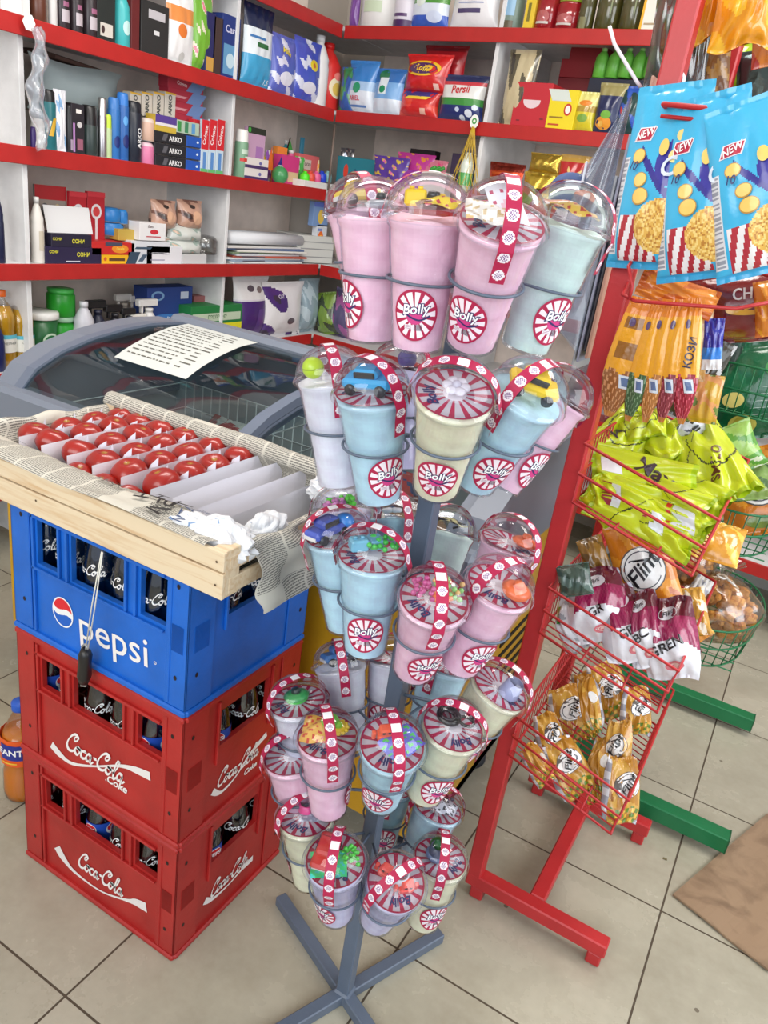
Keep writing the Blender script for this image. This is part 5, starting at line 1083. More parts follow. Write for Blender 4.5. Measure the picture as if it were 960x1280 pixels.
b = MB().lathe([(w*.42, 0), (w*.47, h*.9)], (28, 96, 50), 24, cols=[(28, 96, 50)]); deco(b, f_, [('d', .5, .45, .26, .16, (190, 214, 190)), ('d', .5, .45, .2, .12, (30, 110, 60)), ('r', .1, .05, .9, .2, (200, 60, 60))], w, h, 8); b.build('tub', 'plastic', t); MB().lathe([(w*.5, h*.86), (w*.52, h*.87), (w*.52, h*.97), (w*.48, h)], (232, 232, 228), 24).build('lid', 'plastic', t)
for k, (yt, yb) in enumerate(((395, 450), (362, 396))):
    ccan(('L', 4, 70, 98, yt, None if k == 0 else yb), 'jar', 'bright green jar, %s of two stacked' % ('lower', 'upper')[k], 'jar', 'green jars', col=(34, 150, 40), cap=(70, 180, 80) if k else (150, 190, 160), kind='jar', back=.07)
ccan(('L', 4, 99, 120, 378), 'bottle', 'grey white cleaner bottle without trigger', 'bottle', G5, col=(196, 196, 204), cap=(206, 206, 212), kind='bottle', back=.02)
for k, (a, c, yt, hd, bd_) in enumerate(((116, 140, 374, (24, 26, 28), (36, 40, 60)), (138, 160, 380, (26, 26, 28), (34, 34, 40)), (156, 174, 384, (28, 28, 30), (50, 50, 60)), (168, 188, 392, (226, 222, 214), (214, 210, 200)), (150, 170, 366, (200, 196, 190), (180, 170, 160)), (166, 184, 368, (206, 202, 198), (190, 184, 176)), (180, 204, 373, (226, 224, 222), (222, 220, 218)))):
    ccan(('L', 4, a, c, yt), 'spray_bottle', ('black', 'black', 'black', 'cream', 'beige', 'pale grey', 'white')[k]+' trigger spray bottle, '+('leftmost', 'second', 'third', 'front right', 'rear left', 'rear middle', 'rightmost')[k]+' of the cluster', 'spray bottle', 'trigger spray bottles', kind='trig', col=bd_, head=hd, back=.03 if k not in (4, 5) else .14)
cbox(('L', 4, 183, 238, 359), 'carton', 'dark blue washing powder carton with round badge', 'box', G5, col=(34, 62, 130), dec=[('d', .22, .86, .14, .08, (120, 160, 200)), ('d', .22, .86, .09, .05, (34, 62, 130)), ('r', .72, .8, .9, .92, (190, 200, 220)), ('t', 'aljen', .5, .45, .16, (214, 226, 240)), ('r', .7, .6, .98, .68, (150, 60, 110)), ('d', .4, .5, .3, .06, (60, 120, 190)), ('t', 'aljen', .5, .45, .16, (214, 226, 240))], d=.08, back=.10)
cbox(('L', 4, 237, 300, 382), 'carton', 'green and yellow long carton behind the freezer', 'box', G5, col=(30, 120, 60), dec=[('r', .03, .62, .97, .82, (190, 206, 180)), ('t', 'ПЭХЛЭДНЭ', .5, .72, .12, (40, 100, 50)), ('r', 0, .3, 1, .55, (222, 214, 40)), ('t', 'АЗЕЛЕГРАТИ', .5, .43, .13, (40, 44, 20))], d=.10)
cbox(('L', 4, 240, 262, 370, 384), 'carton', 'small dull red carton lying on the green carton', 'box', G5, col=(150, 90, 90), d=.06, back=.12)
cbag(('L', 4, 286, 330, 345), 'cat_litter_bag', 'white and purple bag with cat pictures, left of two', 'bag', G5, col=bands((.62, (70, 40, 110)), (.66, (210, 206, 214)), (1, (222, 220, 220))), dec=[('d', .4, .82, .1, .05, (90, 80, 90)), ('d', .65, .8, .08, .05, (120, 110, 110)), ('r', .55, .1, .8, .5, (90, 60, 130), .1)], t=.09, seed=51)
cbag(('L', 4, 322, 374, 352), 'cat_litter_bag', 'white and purple bag with cat pictures, right of two', 'bag', G5, col=blotch((226, 224, 226), (76, 48, 116), 4, 5, .45, (60, 50, 70), 1.15), dec=[('t', 'CAT', .35, .75, .09, (226, 220, 230)), ('d', .6, .3, .1, .06, (90, 84, 90))], t=.09, seed=52, back=.01)
for k, (a, c, yt, bc, c2, lb) in enumerate(((368, 396, 348, (140, 160, 170), (180, 196, 204), 'clear grey plastic wrapped bundle in the lower shelf corner'), (384, 412, 372, (80, 84, 70), (140, 120, 96), 'brown green wrapped bundle beside the grey one'), (398, 424, 366, (120, 150, 60), (60, 70, 50), 'leaf green packet leaning in the lower corner'), (410, 440, 362, (90, 80, 120), (160, 90, 150), 'purple patterned packet in the lower corner behind the cups'), (414, 446, 388, (190, 120, 150), (170, 90, 130), 'dusty pink packet lying lowest in the corner'))):
    cbag(('R' if k > 1 else 'L', 4, a, c, yt), 'wrapped_bundle', lb, 'package', None, col=blotch(bc, c2, 7, 9, .3), t=.10, seed=60+k, back=.02+.02*k, tilt=(0, 8, -14, 6, 10)[k], mat='gloss_film')
# --- right wall, S0 (top row)
G6 = 'detergents on the top right shelf'
cbag(('R', 0, 436, 447, -12), 'pouch', 'purple edged pouch at the top shelf corner', 'pouch', G6, col=solid((120, 70, 150)), t=.04)
ccan(('R', 0, 440, 488, -34), 'canister', 'large white detergent canister with green label', 'canister', G6, col=(232, 230, 226), cap=(150, 200, 60), kind='jar', dec=[('r', .3, .3, .75, .5, (206, 220, 190)), ('t', 'BINGO', .5, .6, .05, (90, 60, 120))])
ccan(('R', 0, 487, 514, -30), 'bottle', 'white bottle with purple foot', 'bottle', G6, col=(226, 220, 230), cap=(90, 50, 110), kind='bottle', dec=[('r', 0, .02, 1, .18, (70, 36, 90)), ('r', .2, .24, .8, .3, (90, 60, 110))])
cbag(('R', 0, 512, 560, -34), 'detergent_pouch', 'green and blue washing powder bag, top right shelf', 'pouch', G6, col=bands((.25, (60, 96, 190)), (.45, (220, 228, 240)), (.7, (80, 150, 60)), (1, (34, 70, 130))), dec=[('d', .7, .22, .2, .1, (210, 220, 240)), ('d', .3, .5, .15, .1, (230, 240, 230))], seed=70, t=.08)
cbag(('R', 0, 560, 622, -40), 'detergent_pouch', 'large white washing powder bag with red lettering', 'pouch', G6, col=bands((.8, (228, 226, 228)), (1, (190, 206, 230))), dec=[('t', 'ARIEL', .5, .52, .14, (206, 50, 60)), ('r', .2, .27, .7, .34, (80, 70, 110)), ('r', .2, .42, .75, .44, (150, 160, 200))], seed=71, t=.08)
ccan(('R', 0, 622, 646, -24), 'jar', 'jar of bluish seeds with yellow sides', 'jar', G6, col=(120, 140, 130), cap=(150, 160, 80), kind='jar', dec=[('r', .2, .3, .8, .7, (140, 180, 210)), ('r', .2, .05, .8, .2, (90, 80, 60))])
cbox(('R', 0, 652, 664, -20), 'carton', 'narrow yellow carton between jars', 'box', G6, col=(222, 190, 50), dec=[('r', .3, .2, .6, .6, (120, 110, 40))])
for k, (a, c, cp) in enumerate(((664, 690, (90, 30, 30)), (688, 720, (150, 180, 60)))):
    ccan(('R', 0, a, c, -4 if k else -12), 'jam_jar', 'red jar with %s lid on the top right shelf' % ('dark', 'green')[k], 'jar', G6, col=(150, 26, 34), cap=cp, kind='jar', dec=[('d', .5, .35, .3, .16, (190, 90, 90)), ('r', .2, .18, .8, .24, (220, 200, 190))], mat='juice')
for k, (a, c) in enumerate(((718, 737), (738, 768), (768, 797))):
    ccan(('R', 0, a, c, -34), 'pickle_jar', 'dark olive jar, %s of three on the top right shelf' % ('leftmost', 'middle', 'rightmost')[k], 'jar', 'olive jars on the top right shelf', col=(72, 68, 30), cap=(60, 80, 40), kind='jar', dec=[('r', .3, .05, .7, .25, (130, 120, 80))] if k == 0 else [('r', .7, .3, .75, .7, (150, 150, 110))], mat='juice')
cbox(('R', 0, 797, 823, -40), 'carton', 'white carton with yellow edges and black script', 'box', G6, col=(226, 222, 210), dec=[('r', 0, 0, .12, 1, (230, 170, 40)), ('r', .88, 0, 1, 1, (230, 170, 40)), ('t', 'Сода', .5, .62, .10, (40, 40, 40), 4, .2), ('r', .2, .54, .8, .555, (60, 60, 60)), ('r', .2, .12, .8, .15, (170, 150, 120))], d=.06)
# --- right wall, S1
G7 = 'goods on the middle right shelf'
cbag(('R', 1, 423, 440, 84), 'detergent_pouch', 'narrow blue green pouch beside the red bottle', 'pouch', G7, col=blotch((50, 90, 160), (60, 130, 80), 5, 8, .2), t=.05, seed=80)
cbag(('R', 1, 432, 468, 76), 'detergent_pouch', 'blue white washing powder pouch with red lettering, left of two', 'pouch', G7, col=bands((.42, (222, 228, 236)), (.6, (170, 200, 230)), (1, (60, 130, 200))), dec=[('t', 'ARIEL', .4, .28, .12, (206, 60, 80)), ('d', .45, .48, .14, .1, (40, 150, 100)), ('r', .1, .12, .8, .16, (90, 130, 190))], t=.08, seed=81)
cbag(('R', 1, 464, 502, 86), 'detergent_pouch', 'blue white washing powder pouch with green spot, right of two', 'pouch', G7, col=bands((.35, (216, 226, 236)), (.7, (120, 170, 220)), (1, (50, 110, 180))), dec=[('d', .35, .85, .18, .12, (36, 120, 80)), ('r', .25, .45, .55, .8, (226, 236, 240)), ('d', .4, .55, .1, .08, (30, 140, 90))], t=.08, seed=82)
cbag(('R', 1, 497, 548, 112), 'detergent_pouch', 'red washing powder pouch lying lower, below its twin', 'pouch', G7, col=blotch((204, 36, 36), (226, 70, 50), 5, 6, .4), dec=[('r', .1, .72, .9, .95, (60, 60, 130), .1), ('r', .2, .65, .8, .75, (240, 210, 60), .1), ('r', .65, .15, .78, .35, (230, 180, 160))], t=.09, seed=83)
cbag(('R', 1, 500, 556, 68, 118), 'detergent_pouch', 'red washing powder pouch with yellow logo, upper of two', 'pouch', G7, col=blotch((206, 34, 34), (180, 28, 40), 5, 6, .5), dec=[('d', .45, .62, .42, .20, (236, 190, 40)), ('d', .45, .62, .34, .15, (80, 40, 90)), ('t', 'Losk', .45, .62, .22, (244, 210, 70), -6), ('r', .75, .1, .86, .25, (230, 190, 180))], t=.09, seed=84)
cbag(('R', 1, 520, 572, 57, 110), 'detergent_pouch', 'dark red pouch standing behind the logo pouch', 'pouch', G7, col=bands((.85, (190, 30, 40)), (1, (150, 24, 30))), t=.07, seed=85, back=.12, dec=[('r', .2, .86, .8, .92, (120, 30, 40))])
cbag(('R', 1, 546, 603, 94), 'detergent_pouch', 'green white washing powder bag with red lettering and bubbles', 'pouch', G7, col=bands((.36, (36, 50, 110)), (.5, (60, 140, 60)), (.78, (226, 226, 222)), (.86, (200, 60, 70)), (1, (40, 50, 90))), dec=[('t', 'Persil', .5, .68, .24, (200, 34, 44), 4), ('d', .75, .2, .08, .08, (220, 226, 236)), ('d', .6, .1, .06, .06, (220, 226, 236)), ('d', .88, .32, .06, .06, (210, 220, 236)), ('d', .5, .26, .05, .05, (200, 214, 236))], t=.08, seed=86)
cbag(('R', 1, 622, 660, 62), 'net_bag', 'tall brownish clear bag of dried fish beside the divider', 'bag', G7, col=blotch((190, 176, 140), (90, 84, 66), 7, 4, .25, (60, 56, 50), 1.0), t=.06, seed=87, mat='gloss_film')
cbox(('R', 1, 637, 681, 103), 'carton', 'crimson carton with a white half-moon mark', 'box', G7, col=(186, 36, 48), dec=[('d', .5, .60, .24, .17, (222, 200, 204)), ('r', .24, .62, .76, .80, (186, 36, 48)), ('r', .15, .14, .25, .17, (120, 30, 40)), ('r', .8, .2, .9, .23, (120, 30, 40))], d=.12)
cbox(('R', 1, 680, 714, 112), 'carton', 'yellow carton with a red oval badge', 'box', G7, col=(228, 206, 30), dec=[('r', 0, .72, .7, 1, (206, 214, 206), -.2), ('d', .72, .52, .14, .15, (190, 50, 40)), ('d', .72, .52, .09, .10, (240, 230, 220)), ('r', .1, .3, .6, .34, (150, 120, 30)), ('r', .1, .12, .5, .16, (190, 70, 40))], d=.10)
cbag(('R', 1, 713, 740, 115), 'tea_pack', 'yellow green pack with orange print beside the yellow carton', 'pack', G7, col=bands((.5, (206, 190, 40)), (.65, (170, 140, 50)), (1, (220, 214, 130))), dec=[('d', .5, .72, .3, .07, (220, 130, 40)), ('d', .5, .35, .25, .1, (120, 160, 60))], t=.05, seed=88)
cbag(('R', 1, 738, 772, 104), 'snack_pack', 'navy pack with a flower basket picture', 'pack', G7, col=bands((.75, (26, 36, 80)), (1, (150, 140, 90))), dec=[('d', .45, .22, .3, .13, (226, 150, 50)), ('d', .5, .38, .2, .08, (110, 170, 60)), ('d', .35, .2, .1, .06, (240, 190, 90))], t=.06, seed=89)
cbag(('R', 1, 766, 796, 108), 'snack_pack', 'dark green and blue pack partly behind the clear bag', 'pack', G7, col=blotch((24, 60, 60), (40, 80, 170), 6, 7, .2, (190, 60, 60), 1.0), t=.06, seed=90)
for k, (a, c, yt, yb) in enumerate(((692, 735, 55, 75), (684, 726, 74, 97), (722, 762, 84, 110))):
    cbox(('R', 1, a, c, yt, yb), 'carton', 'dark red carton stacked behind, %s of three' % ('topmost', 'middle', 'lowest')[k], 'box', 'dark red cartons stacked at the back of the middle right shelf', col=(140, 26, 36), d=.12, back=.22)
cbox(('R', 1, 684, 760, 96), 'carton', 'wide dark crimson carton under the stacked red cartons', 'box', G7, col=(120, 24, 34), d=.12, back=.23)
for k in range(5):
    ccan(('R', 1, 724+15*k, 740+15*k, 60, 98), 'drink_bottle', 'bright green drink bottle in the shrink pack, number %s from left' % ('one', 'two', 'three', 'four', 'five')[k], 'bottle', 'green bottles in a shrink pack', col=(98, 172, 62), cap=(150, 196, 120), kind='bottle', back=.12)
cbox(('R', 1, 722, 800, 99), 'carton', 'dark navy tray box under the green bottles', 'box', G7, col=(22, 28, 50), d=.14, back=.12)
# --- right wall, S2 (behind the cup domes)
G8 = 'goods on the lower right shelf'
cbox(('R', 2, 418, 476, 198), 'toy_box', 'teal toy box with red and yellow figures', 'toy', G8, col=(40, 130, 146), dec=[('d', .2, .6, .05, .2, (220, 70, 50)), ('d', .4, .5, .04, .2, (30, 90, 120)), ('r', .6, .2, .8, .6, (210, 70, 90))], d=.06, back=.14)
b = MB().grid(lambda u, v: ((u-.5)*.09, .01*np.sin(9*u)*np.sin(7*v), v*.11), 14, 12, lambda u, v: np.where((np.sin(u*19)*np.sin(v*23) > .2)[..., None], np.array((226, 226, 226.)), np.array((150, 150, 156.)))); tag(b.build('foil_sachet', 'foil', mw=place('R', 2, 418, 440, 180, .22)[0] @ Matrix.Translation((0, 0, .1))), 'silver foil sachet sticking up behind the teal toy box', 'sachet')
for k, (a, c, yt, yb, bc, c2, lb) in enumerate(((462, 506, 196, 234, (90, 60, 150), (220, 190, 60), 'purple and yellow sweets pack leaning left behind the domes'), (490, 536, 192, 238, (196, 60, 150), (226, 150, 60), 'magenta sweets pack with coloured dots behind the domes'), (478, 530, 212, 246, (150, 60, 160), (240, 200, 60), 'violet sweets pack in front of the magenta ones'), (520, 552, 200, 240, (222, 130, 150), (230, 80, 130), 'pale pink sweets pack at the right of the magenta ones'))):
    cbag(('R', 2, a, c, yt, yb), 'sweets_pack', lb, 'pack', 'coloured sweets packs', col=blotch(bc, c2, 14, 16, .55, (226, 90, 170), 1.0), t=.06, seed=100+k, back=.06+.05*(k % 2))
cbox(('R', 2, 504, 534, 187, 200), 'carton', 'black flat box on top of the sweets packs', 'box', G8, col=(34, 28, 30), d=.05, back=.16)
cbox(('R', 2, 521, 552, 214, 244), 'display_tray', 'white box holding green toys', 'box', G8, col=(226, 222, 216), d=.06, back=.05)
b = MB(); 
for k in range(9): b.ball((-.03+.0075*k, .02, .008+.004*(k % 3)), .009, (60, 160, 60), 8, 6)
tag(b.build('toy_figures', 'toy', mw=place('R', 2, 526, 548, 206, .06, 214)[0]), 'bunch of small green toys on the white box', 'toy')
cbox(('R', 2, 555, 588, 193, 226), 'carton', 'dark purple brown box behind the net bag', 'box', G8, col=(60, 48, 74), dec=[('r', .2, .3, .8, .6, (100, 80, 90))], d=.04, back=.12)
cbox(('R', 2, 418, 620, 236), 'carton', 'long beige shelf box behind the cup domes', 'box', G8, col=(150, 140, 130), d=.05, back=.18)
# golden packs
cbag(('R', 2, 602, 645, 204), 'coffee_pack', 'gold pack with dark red stripe, left of the gold packs', 'pack', 'gold coffee packs', col=bands((.72, (176, 140, 60)), (.86, (190, 70, 40)), (1, (120, 40, 30))), t=.07, seed=110, mat='foil', dec=[('r', .1, .78, .9, .82, (226, 110, 60))])
cbag(('R', 2, 645, 684, 216), 'coffee_pack', 'gold pack with green mark, lower of two', 'pack', 'gold coffee packs', col=solid((206, 176, 70)), t=.07, seed=111, mat='foil', dec=[('d', .35, .5, .25, .2, (150, 190, 60)), ('r', .5, .6, .9, .68, (70, 60, 30))])
cbag(('R', 2, 648, 686, 192, 217), 'coffee_pack', 'gold pack lying on top of the green marked one', 'pack', 'gold coffee packs', col=solid((196, 166, 70)), t=.06, seed=112, mat='foil')
cbag(('R', 2, 684, 722, 194), 'coffee_pack', 'gold and red pack with large pale letters', 'pack', 'gold coffee packs', col=bands((.9, (178, 34, 36)), (1, (190, 150, 70))), t=.07, seed=113, dec=[('t', 'FAX', .5, .5, .34, (222, 190, 120), 80)])
# hanging net bag with tag
b = MB(); tp = onr(593, 152, -.02); 
b.ddisc(lambda x, y, h: (x, x*0-h, y), 0, 0, .020, .027, (232, 234, 226), .001).ddisc(lambda x, y, h: (x, x*0-h, y), 0, .002, .011, .012, (60, 150, 60), .0015, r0=.5)
t = tag(b.build('net_bag', 'carton', mw=T(*tp)), 'yellow net bag hanging by a white tag from the red shelf edge', 'net bag')
b = MB()
for k in range(14):
    a = 2*math.pi*k/14
    for s in (-1, 1): b.tube([((.006+.075*q**1.2)*math.cos(a+s*q*1.2), (.006+.03*q)*math.sin(a+s*q*1.2), -.02-.26*q) for q in np.linspace(0, 1, 9)], .0013, (206, 170, 50), 4)
b.build('netting', 'plastic', t)
b = MB(); b.lathe([(.012, -.28), (.03, -.27), (.03, -.17), (.012, -.12)], (206, 214, 200), 16); b.lathe([(.031, -.25), (.031, -.20)], (80, 160, 80), 16, cap=False); b.build('contents', 'gloss_film', t)
# ================================================================== BAGS ON THE RACKS
A3 = np.array
def bagP(P0, P1, w, t, colfn, label, cat='snack bag', name='snack_bag', group=None, yaw=0, seed=1, dec=(), mat='gloss_film', up=0, **k):
    """bag whose foot is at P0 and whose head is at P1, its front turned towards the aisle"""
    P0, P1 = A3(P0), A3(P1); dp = k.pop('deep', 1.0); P0 = EYE+(P0-EYE)*dp; P1 = EYE+(P1-EYE)*dp; h = float(np.linalg.norm(P1-P0)); face = (Vector((0, 0, 1.42))-Vector((P0+P1)/2)).normalized()+Vector((0, 0, up))
    mw = axisframe(Vector(P0), Vector(P1), face) @ Matrix.Rotation(rad(yaw), 4, 'Z')
    o = pillow(w, h, t, colfn, seed, dec=dec, mat=mat, mw=mw, name=name, nu=k.pop('nu', 26), nv=k.pop('nv', 34), **k)
    return tag(o, label, cat, group)
# three blue popcorn bags ------------------------------------------------
def popc(u, v):
    c = np.tile(A3((62, 178, 222.)), u.shape+(1,)); x = u; y = v
    cone = (y > .045) & (y < .30) & (x > .16+(.30-y)*.0) & (x < .62-(y-.05)*.1) & (y < .10+.75*(.70-np.abs(x-.35)))
    st = np.floor((x-.35-.55*(y-.05))/(.055+.05*y)+30) % 2 == 0
    c[cone & st] = (176, 44, 56); c[cone & ~st] = (236, 232, 232)
    pop = (np.hypot((x-.66)/.30, (y-.24)/.15) < 1) & (y > .07); n_ = np.sin(x*47+9*np.sin(y*23))*np.sin(y*61+4*np.sin(x*31))
    c[pop] = A3((226, 178, 84)); c[pop & (n_ > .25)] = (242, 212, 130); c[pop & (n_ < -.5)] = (190, 130, 54)
    sw = np.abs((y-.30)-.55*(1-x)**1.5-.02) < .028; c[sw & (x > .28) & (x < .98) & (y > .36)] = (48, 44, 140)
    c[(np.hypot((x-.76)/.26, (y-.58)/.13) < 1)] = (52, 48, 150)
    lf = x < .13; c[lf & (y > .08) & (y < .62)] = (222, 224, 228); c[lf & (y > .08) & (y < .62) & (np.floor(y*110) % 2 == 0) & (x > .02) & (x < .11)] = (150, 156, 168)
    c[y < .04] = (50, 160, 208); return c
PD = [('r', .16, .70, .40, .775, (236, 232, 236), .05), ('r', .175, .706, .385, .769, (190, 40, 70), .05), ('t', 'NEW', .28, .737, .060, (244, 240, 240), 14, .2),
      ('d', .27, .62, .085, .042, (196, 146, 60)), ('d', .27, .622, .075, .036, (238, 204, 110)), ('d', .36, .49, .085, .042, (196, 146, 60)), ('d', .36, .492, .075, .036, (240, 208, 120)), ('d', .40, .40, .10, .048, (190, 140, 56)), ('d', .40, .402, .09, .042, (238, 200, 104)), ('d', .58, .66, .06, .045, (236, 200, 104)), ('d', .72, .61, .06, .035, (236, 206, 120)), ('d', .76, .72, .05, .03, (236, 206, 120)),
      ('t', 'Ce', .74, .555, .14, (206, 214, 226), 14, .2), ('t', '10', .24, .565, .07, (36, 54, 110), -6, .2)]
for k, (a, b_, y0, y1, yw, lb) in enumerate((((846, 104), (808, 337), 1.262, 1.256, -30, 'blue popcorn bag, leftmost and farthest back of three hanging on the red rail'), ((884, 118), (880, 349), 1.238, 1.226, -22, 'blue popcorn bag, middle of three hanging on the red rail'), ((938, 122), (966, 340), 1.21, 1.20, -8, 'blue popcorn bag, rightmost of three, its front turned to the viewer'))):
    bagP(ony(*b_, y1), ony(*a, y0), .142, .05, popc, lb, 'popcorn bag', 'popcorn_bag', 'blue popcorn bags on the rail', yaw=yw, seed=11+k, dec=PD, nu=64, nv=90, amp=.0035, mat='film', puff=(1.5, .55), cr=.035, wf=(1, 1, .97, .9, .82))
# orange bags, lime and grey bags at the top right
orf = blotch((226, 146, 20), (240, 180, 40), 5, 6, .3)
for k, (a, b_, y, w, lb) in enumerate((((898, -60), (893, 46), 1.40, .062, 'amber orange snack bag at the top of the rack, left of two'), ((940, -50), (922, 62), 1.36, .085, 'amber orange snack bag at the top of the rack, right of two'))):
    bagP(ony(*b_, y), ony(*a, y), w, .07, orf, lb, group='amber bags hanging at the top', seed=31+k, amp=.012, fold=.6, yaw=12*k)
bagP(ony(966, 82, 1.45), ony(968, -40, 1.45), .06, .04, blotch((206, 120, 40), (180, 60, 40), 7, 8, .4), 'orange red packet cut by the top right picture corner', seed=35)
bagP(ony(873, 132, 1.62), ony(880, 30, 1.62), .10, .04, blotch((110, 70, 30), (150, 110, 50), 9, 12, .3), 'brown transparent packet below the amber bags', seed=36, mat='gloss_film')
bagP(ony(900, 170, 1.80), ony(915, 55, 1.80), .10, .05, solid((164, 196, 30)), 'lime green bag behind the blue popcorn bags', seed=37, amp=.004)
bagP(ony(955, 165, 1.75), ony(965, 60, 1.75), .12, .06, blotch((70, 84, 84), (190, 200, 200), 6, 9, .8), 'dark silver green bag at the right edge above the popcorn bags', seed=38, mat='foil')
o = bagP(ony(838, 125, 1.52), ony(862, -10, 1.52), .10, .03, blotch((150, 120, 110), (110, 140, 90), 8, 9, .5), 'transparent pinkish bag hanging between the red posts', seed=39, mat='cling', amp=.01)
b = MB(); tpp = ony(842, 92, 1.30); b.tube([(0, 0, 0), (.008, 0, .006), (.016, 0, -.004), (.018, 0, -.03), (.014, .0, -.045)], .0028, (232, 230, 232), 8).tube([(0, 0, -.004), (.002, 0, -.03)], .002, (226, 226, 230), 6)
tag(b.build('plastic_tie', 'plastic', mw=T(*tpp)), 'white plastic tie on the rack above the blue bags', 'tie')
# hanging orange seed packets
for k, (pt, pb, y, cc) in enumerate((((803, 372), (760, 520), 1.262, (150, 90, 40)), ((824, 376), (784, 526), 1.258, (60, 90, 50)), ((836, 374), (806, 528), 1.256, (176, 112, 50)), ((852, 374), (826, 528), 1.252, (130, 40, 50)), ((868, 372), (851, 530), 1.250, (150, 28, 44)))):
    def cf(u, v, cc=cc, k=k):
        c = np.tile(A3((236, 164, 26.)), u.shape+(1,)); n_ = np.sin(u*40)*np.sin(v*60+u*9); low = v < .36+.05*np.abs(np.sin(u*6)); c[low] = cc; c[low & (n_ > .35)] = tuple(min(255, q+60) for q in cc)
        c[v > .86] = (228, 132, 30); c[v < .05] = (190, 120, 40)
        if k == 0: c[(v > .42) & (v < .85) & (u > .2) & (u < .85) & (np.floor(v*80) % 2 == 0)] = (150, 96, 20)
        return c
    bagP(ony(*pb, y), ony(*pt, y+.004), .056 if k == 0 else .040, .022, cf, 'orange packet of seeds hanging in the fan, %s from the left' % ('first', 'second', 'third', 'fourth', 'fifth')[k], 'seed packet', 'seed_packet', 'orange seed packets fanned on the hook', yaw=(-10, -30, -34, -34, -20)[k], seed=50+k, wf=(.22, .75, 1, 1, .9, .75, .55), dec=[('r', .55, .26, .9, .37, (214, 218, 226), -.1), ('r', .62, .28, .84, .35, (90, 110, 150), -.1), ('d', .45, .80, .12, .035, (90, 70, 110))]+([('t', 'КОЗИ', .72, .58, .09, (40, 40, 70), 80)] if k == 4 else []), nu=26, nv=44, amp=.002)
bagP(ony(894, 384, 1.30), ony(800, 350, 1.30), .045, .03, blotch((226, 140, 50), (206, 110, 50), 5, 7, .3), 'orange film packet lying across the hooks under the blue bags', 'snack bag', seed=57, amp=.008)
bagP(ony(860, 476, 1.36), ony(872, 388, 1.36), .05, .02, blotch((220, 190, 150), (190, 140, 60), 6, 7, .3), 'pale white and orange packet hanging behind the seed packets', seed=58)
bagP(ony(888, 462, 1.36), ony(893, 398, 1.36), .032, .016, bands((.2, (230, 232, 236)), (.45, (50, 130, 220)), (1, (40, 44, 160))), 'slim royal blue packet hanging behind the seed packets', seed=59, name='blue_packet')
bagP(ony(848, 522, 1.46), ony(903, 425, 1.46), .055, .03, blotch((70, 66, 54), (200, 200, 200), 9, 12, .75), 'black and white lettered packet leaning at the yellow pack', seed=60, dec=[('t', 'GOLD', .5, .5, .14, (210, 210, 206), 88)])
bagP(ony(872, 528, 1.44), ony(884, 468, 1.44), .060, .03, blotch((206, 160, 50), (216, 150, 90), 5, 7, .1, (110, 130, 50), .7), 'yellow packet with fruit picture above the lime bags', seed=61)
# white cloth-like bags behind the seed packets
bagP(ony(735, 520, 1.62), ony(800, 385, 1.62), .14, .05, solid((206, 204, 214)), 'white lilac plastic bag hanging behind the seed packets', 'plastic bag', 'plastic_bag', seed=62, amp=.012, mat='cling')

# lime bags in the top basket --------------------------------------------
LM = (192, 206, 30)
def lime(s):
    def fn(u, v):
        c = np.tile(A3(LM, float), u.shape+(1,)); q = np.abs(np.hypot((u-.4-.1*s), (v-.6)*1.2)-.33) < .010; c[q] = (50, 60, 20)
        q = np.abs((u-.5)+.3*np.sin(v*5+s*2)) < .008; c[q & (v > .3)] = (70, 80, 20)
        c[v < .05] = (160, 186, 26); c[v > .95] = (170, 196, 30); return c
    return fn
zb = 1.06
LB = [((745, 596), (812, 528), 1.06, 1.12, .11, 'farthest left, its top rising above the red post side'), ((800, 560), (800, 520), 1.10, 1.16, .09, 'with gathered top standing at the back left'),
      ((838, 600), (905, 560), 1.08, 1.13, .15, 'large, lying at the back right with black curved lines'), ((920, 640), (850, 528), 1.06, 1.12, .12, 'hanging over the outer right corner'),
      ((730, 598), (870, 632), 1.07, 1.08, .11, 'lying across the middle of the pile'), ((735, 622), (850, 668), 1.04, 1.05, .09, 'at the front left against the basket wires'),
      ((905, 655), (800, 600), 1.05, 1.11, .10, 'in the middle right with a red strip'), ((888, 668), (790, 625), 1.02, 1.06, .09, 'at the front right showing a white label'),
      ((872, 698), (795, 648), .985, 1.02, .07, 'lowest at the front right corner'), ((770, 655), (735, 612), 1.00, 1.03, .07, 'small, lowest at the front left corner'), ((865, 575), (815, 540), 1.14, 1.15, .12, 'topmost, in the middle of the pile')]
LY = [(1.42, 1.55), (1.48, 1.52), (1.50, 1.60), (1.42, 1.58), (1.36, 1.40), (1.33, 1.34), (1.36, 1.44), (1.34, 1.37), (1.33, 1.34), (1.33, 1.34), (1.50, 1.56)]
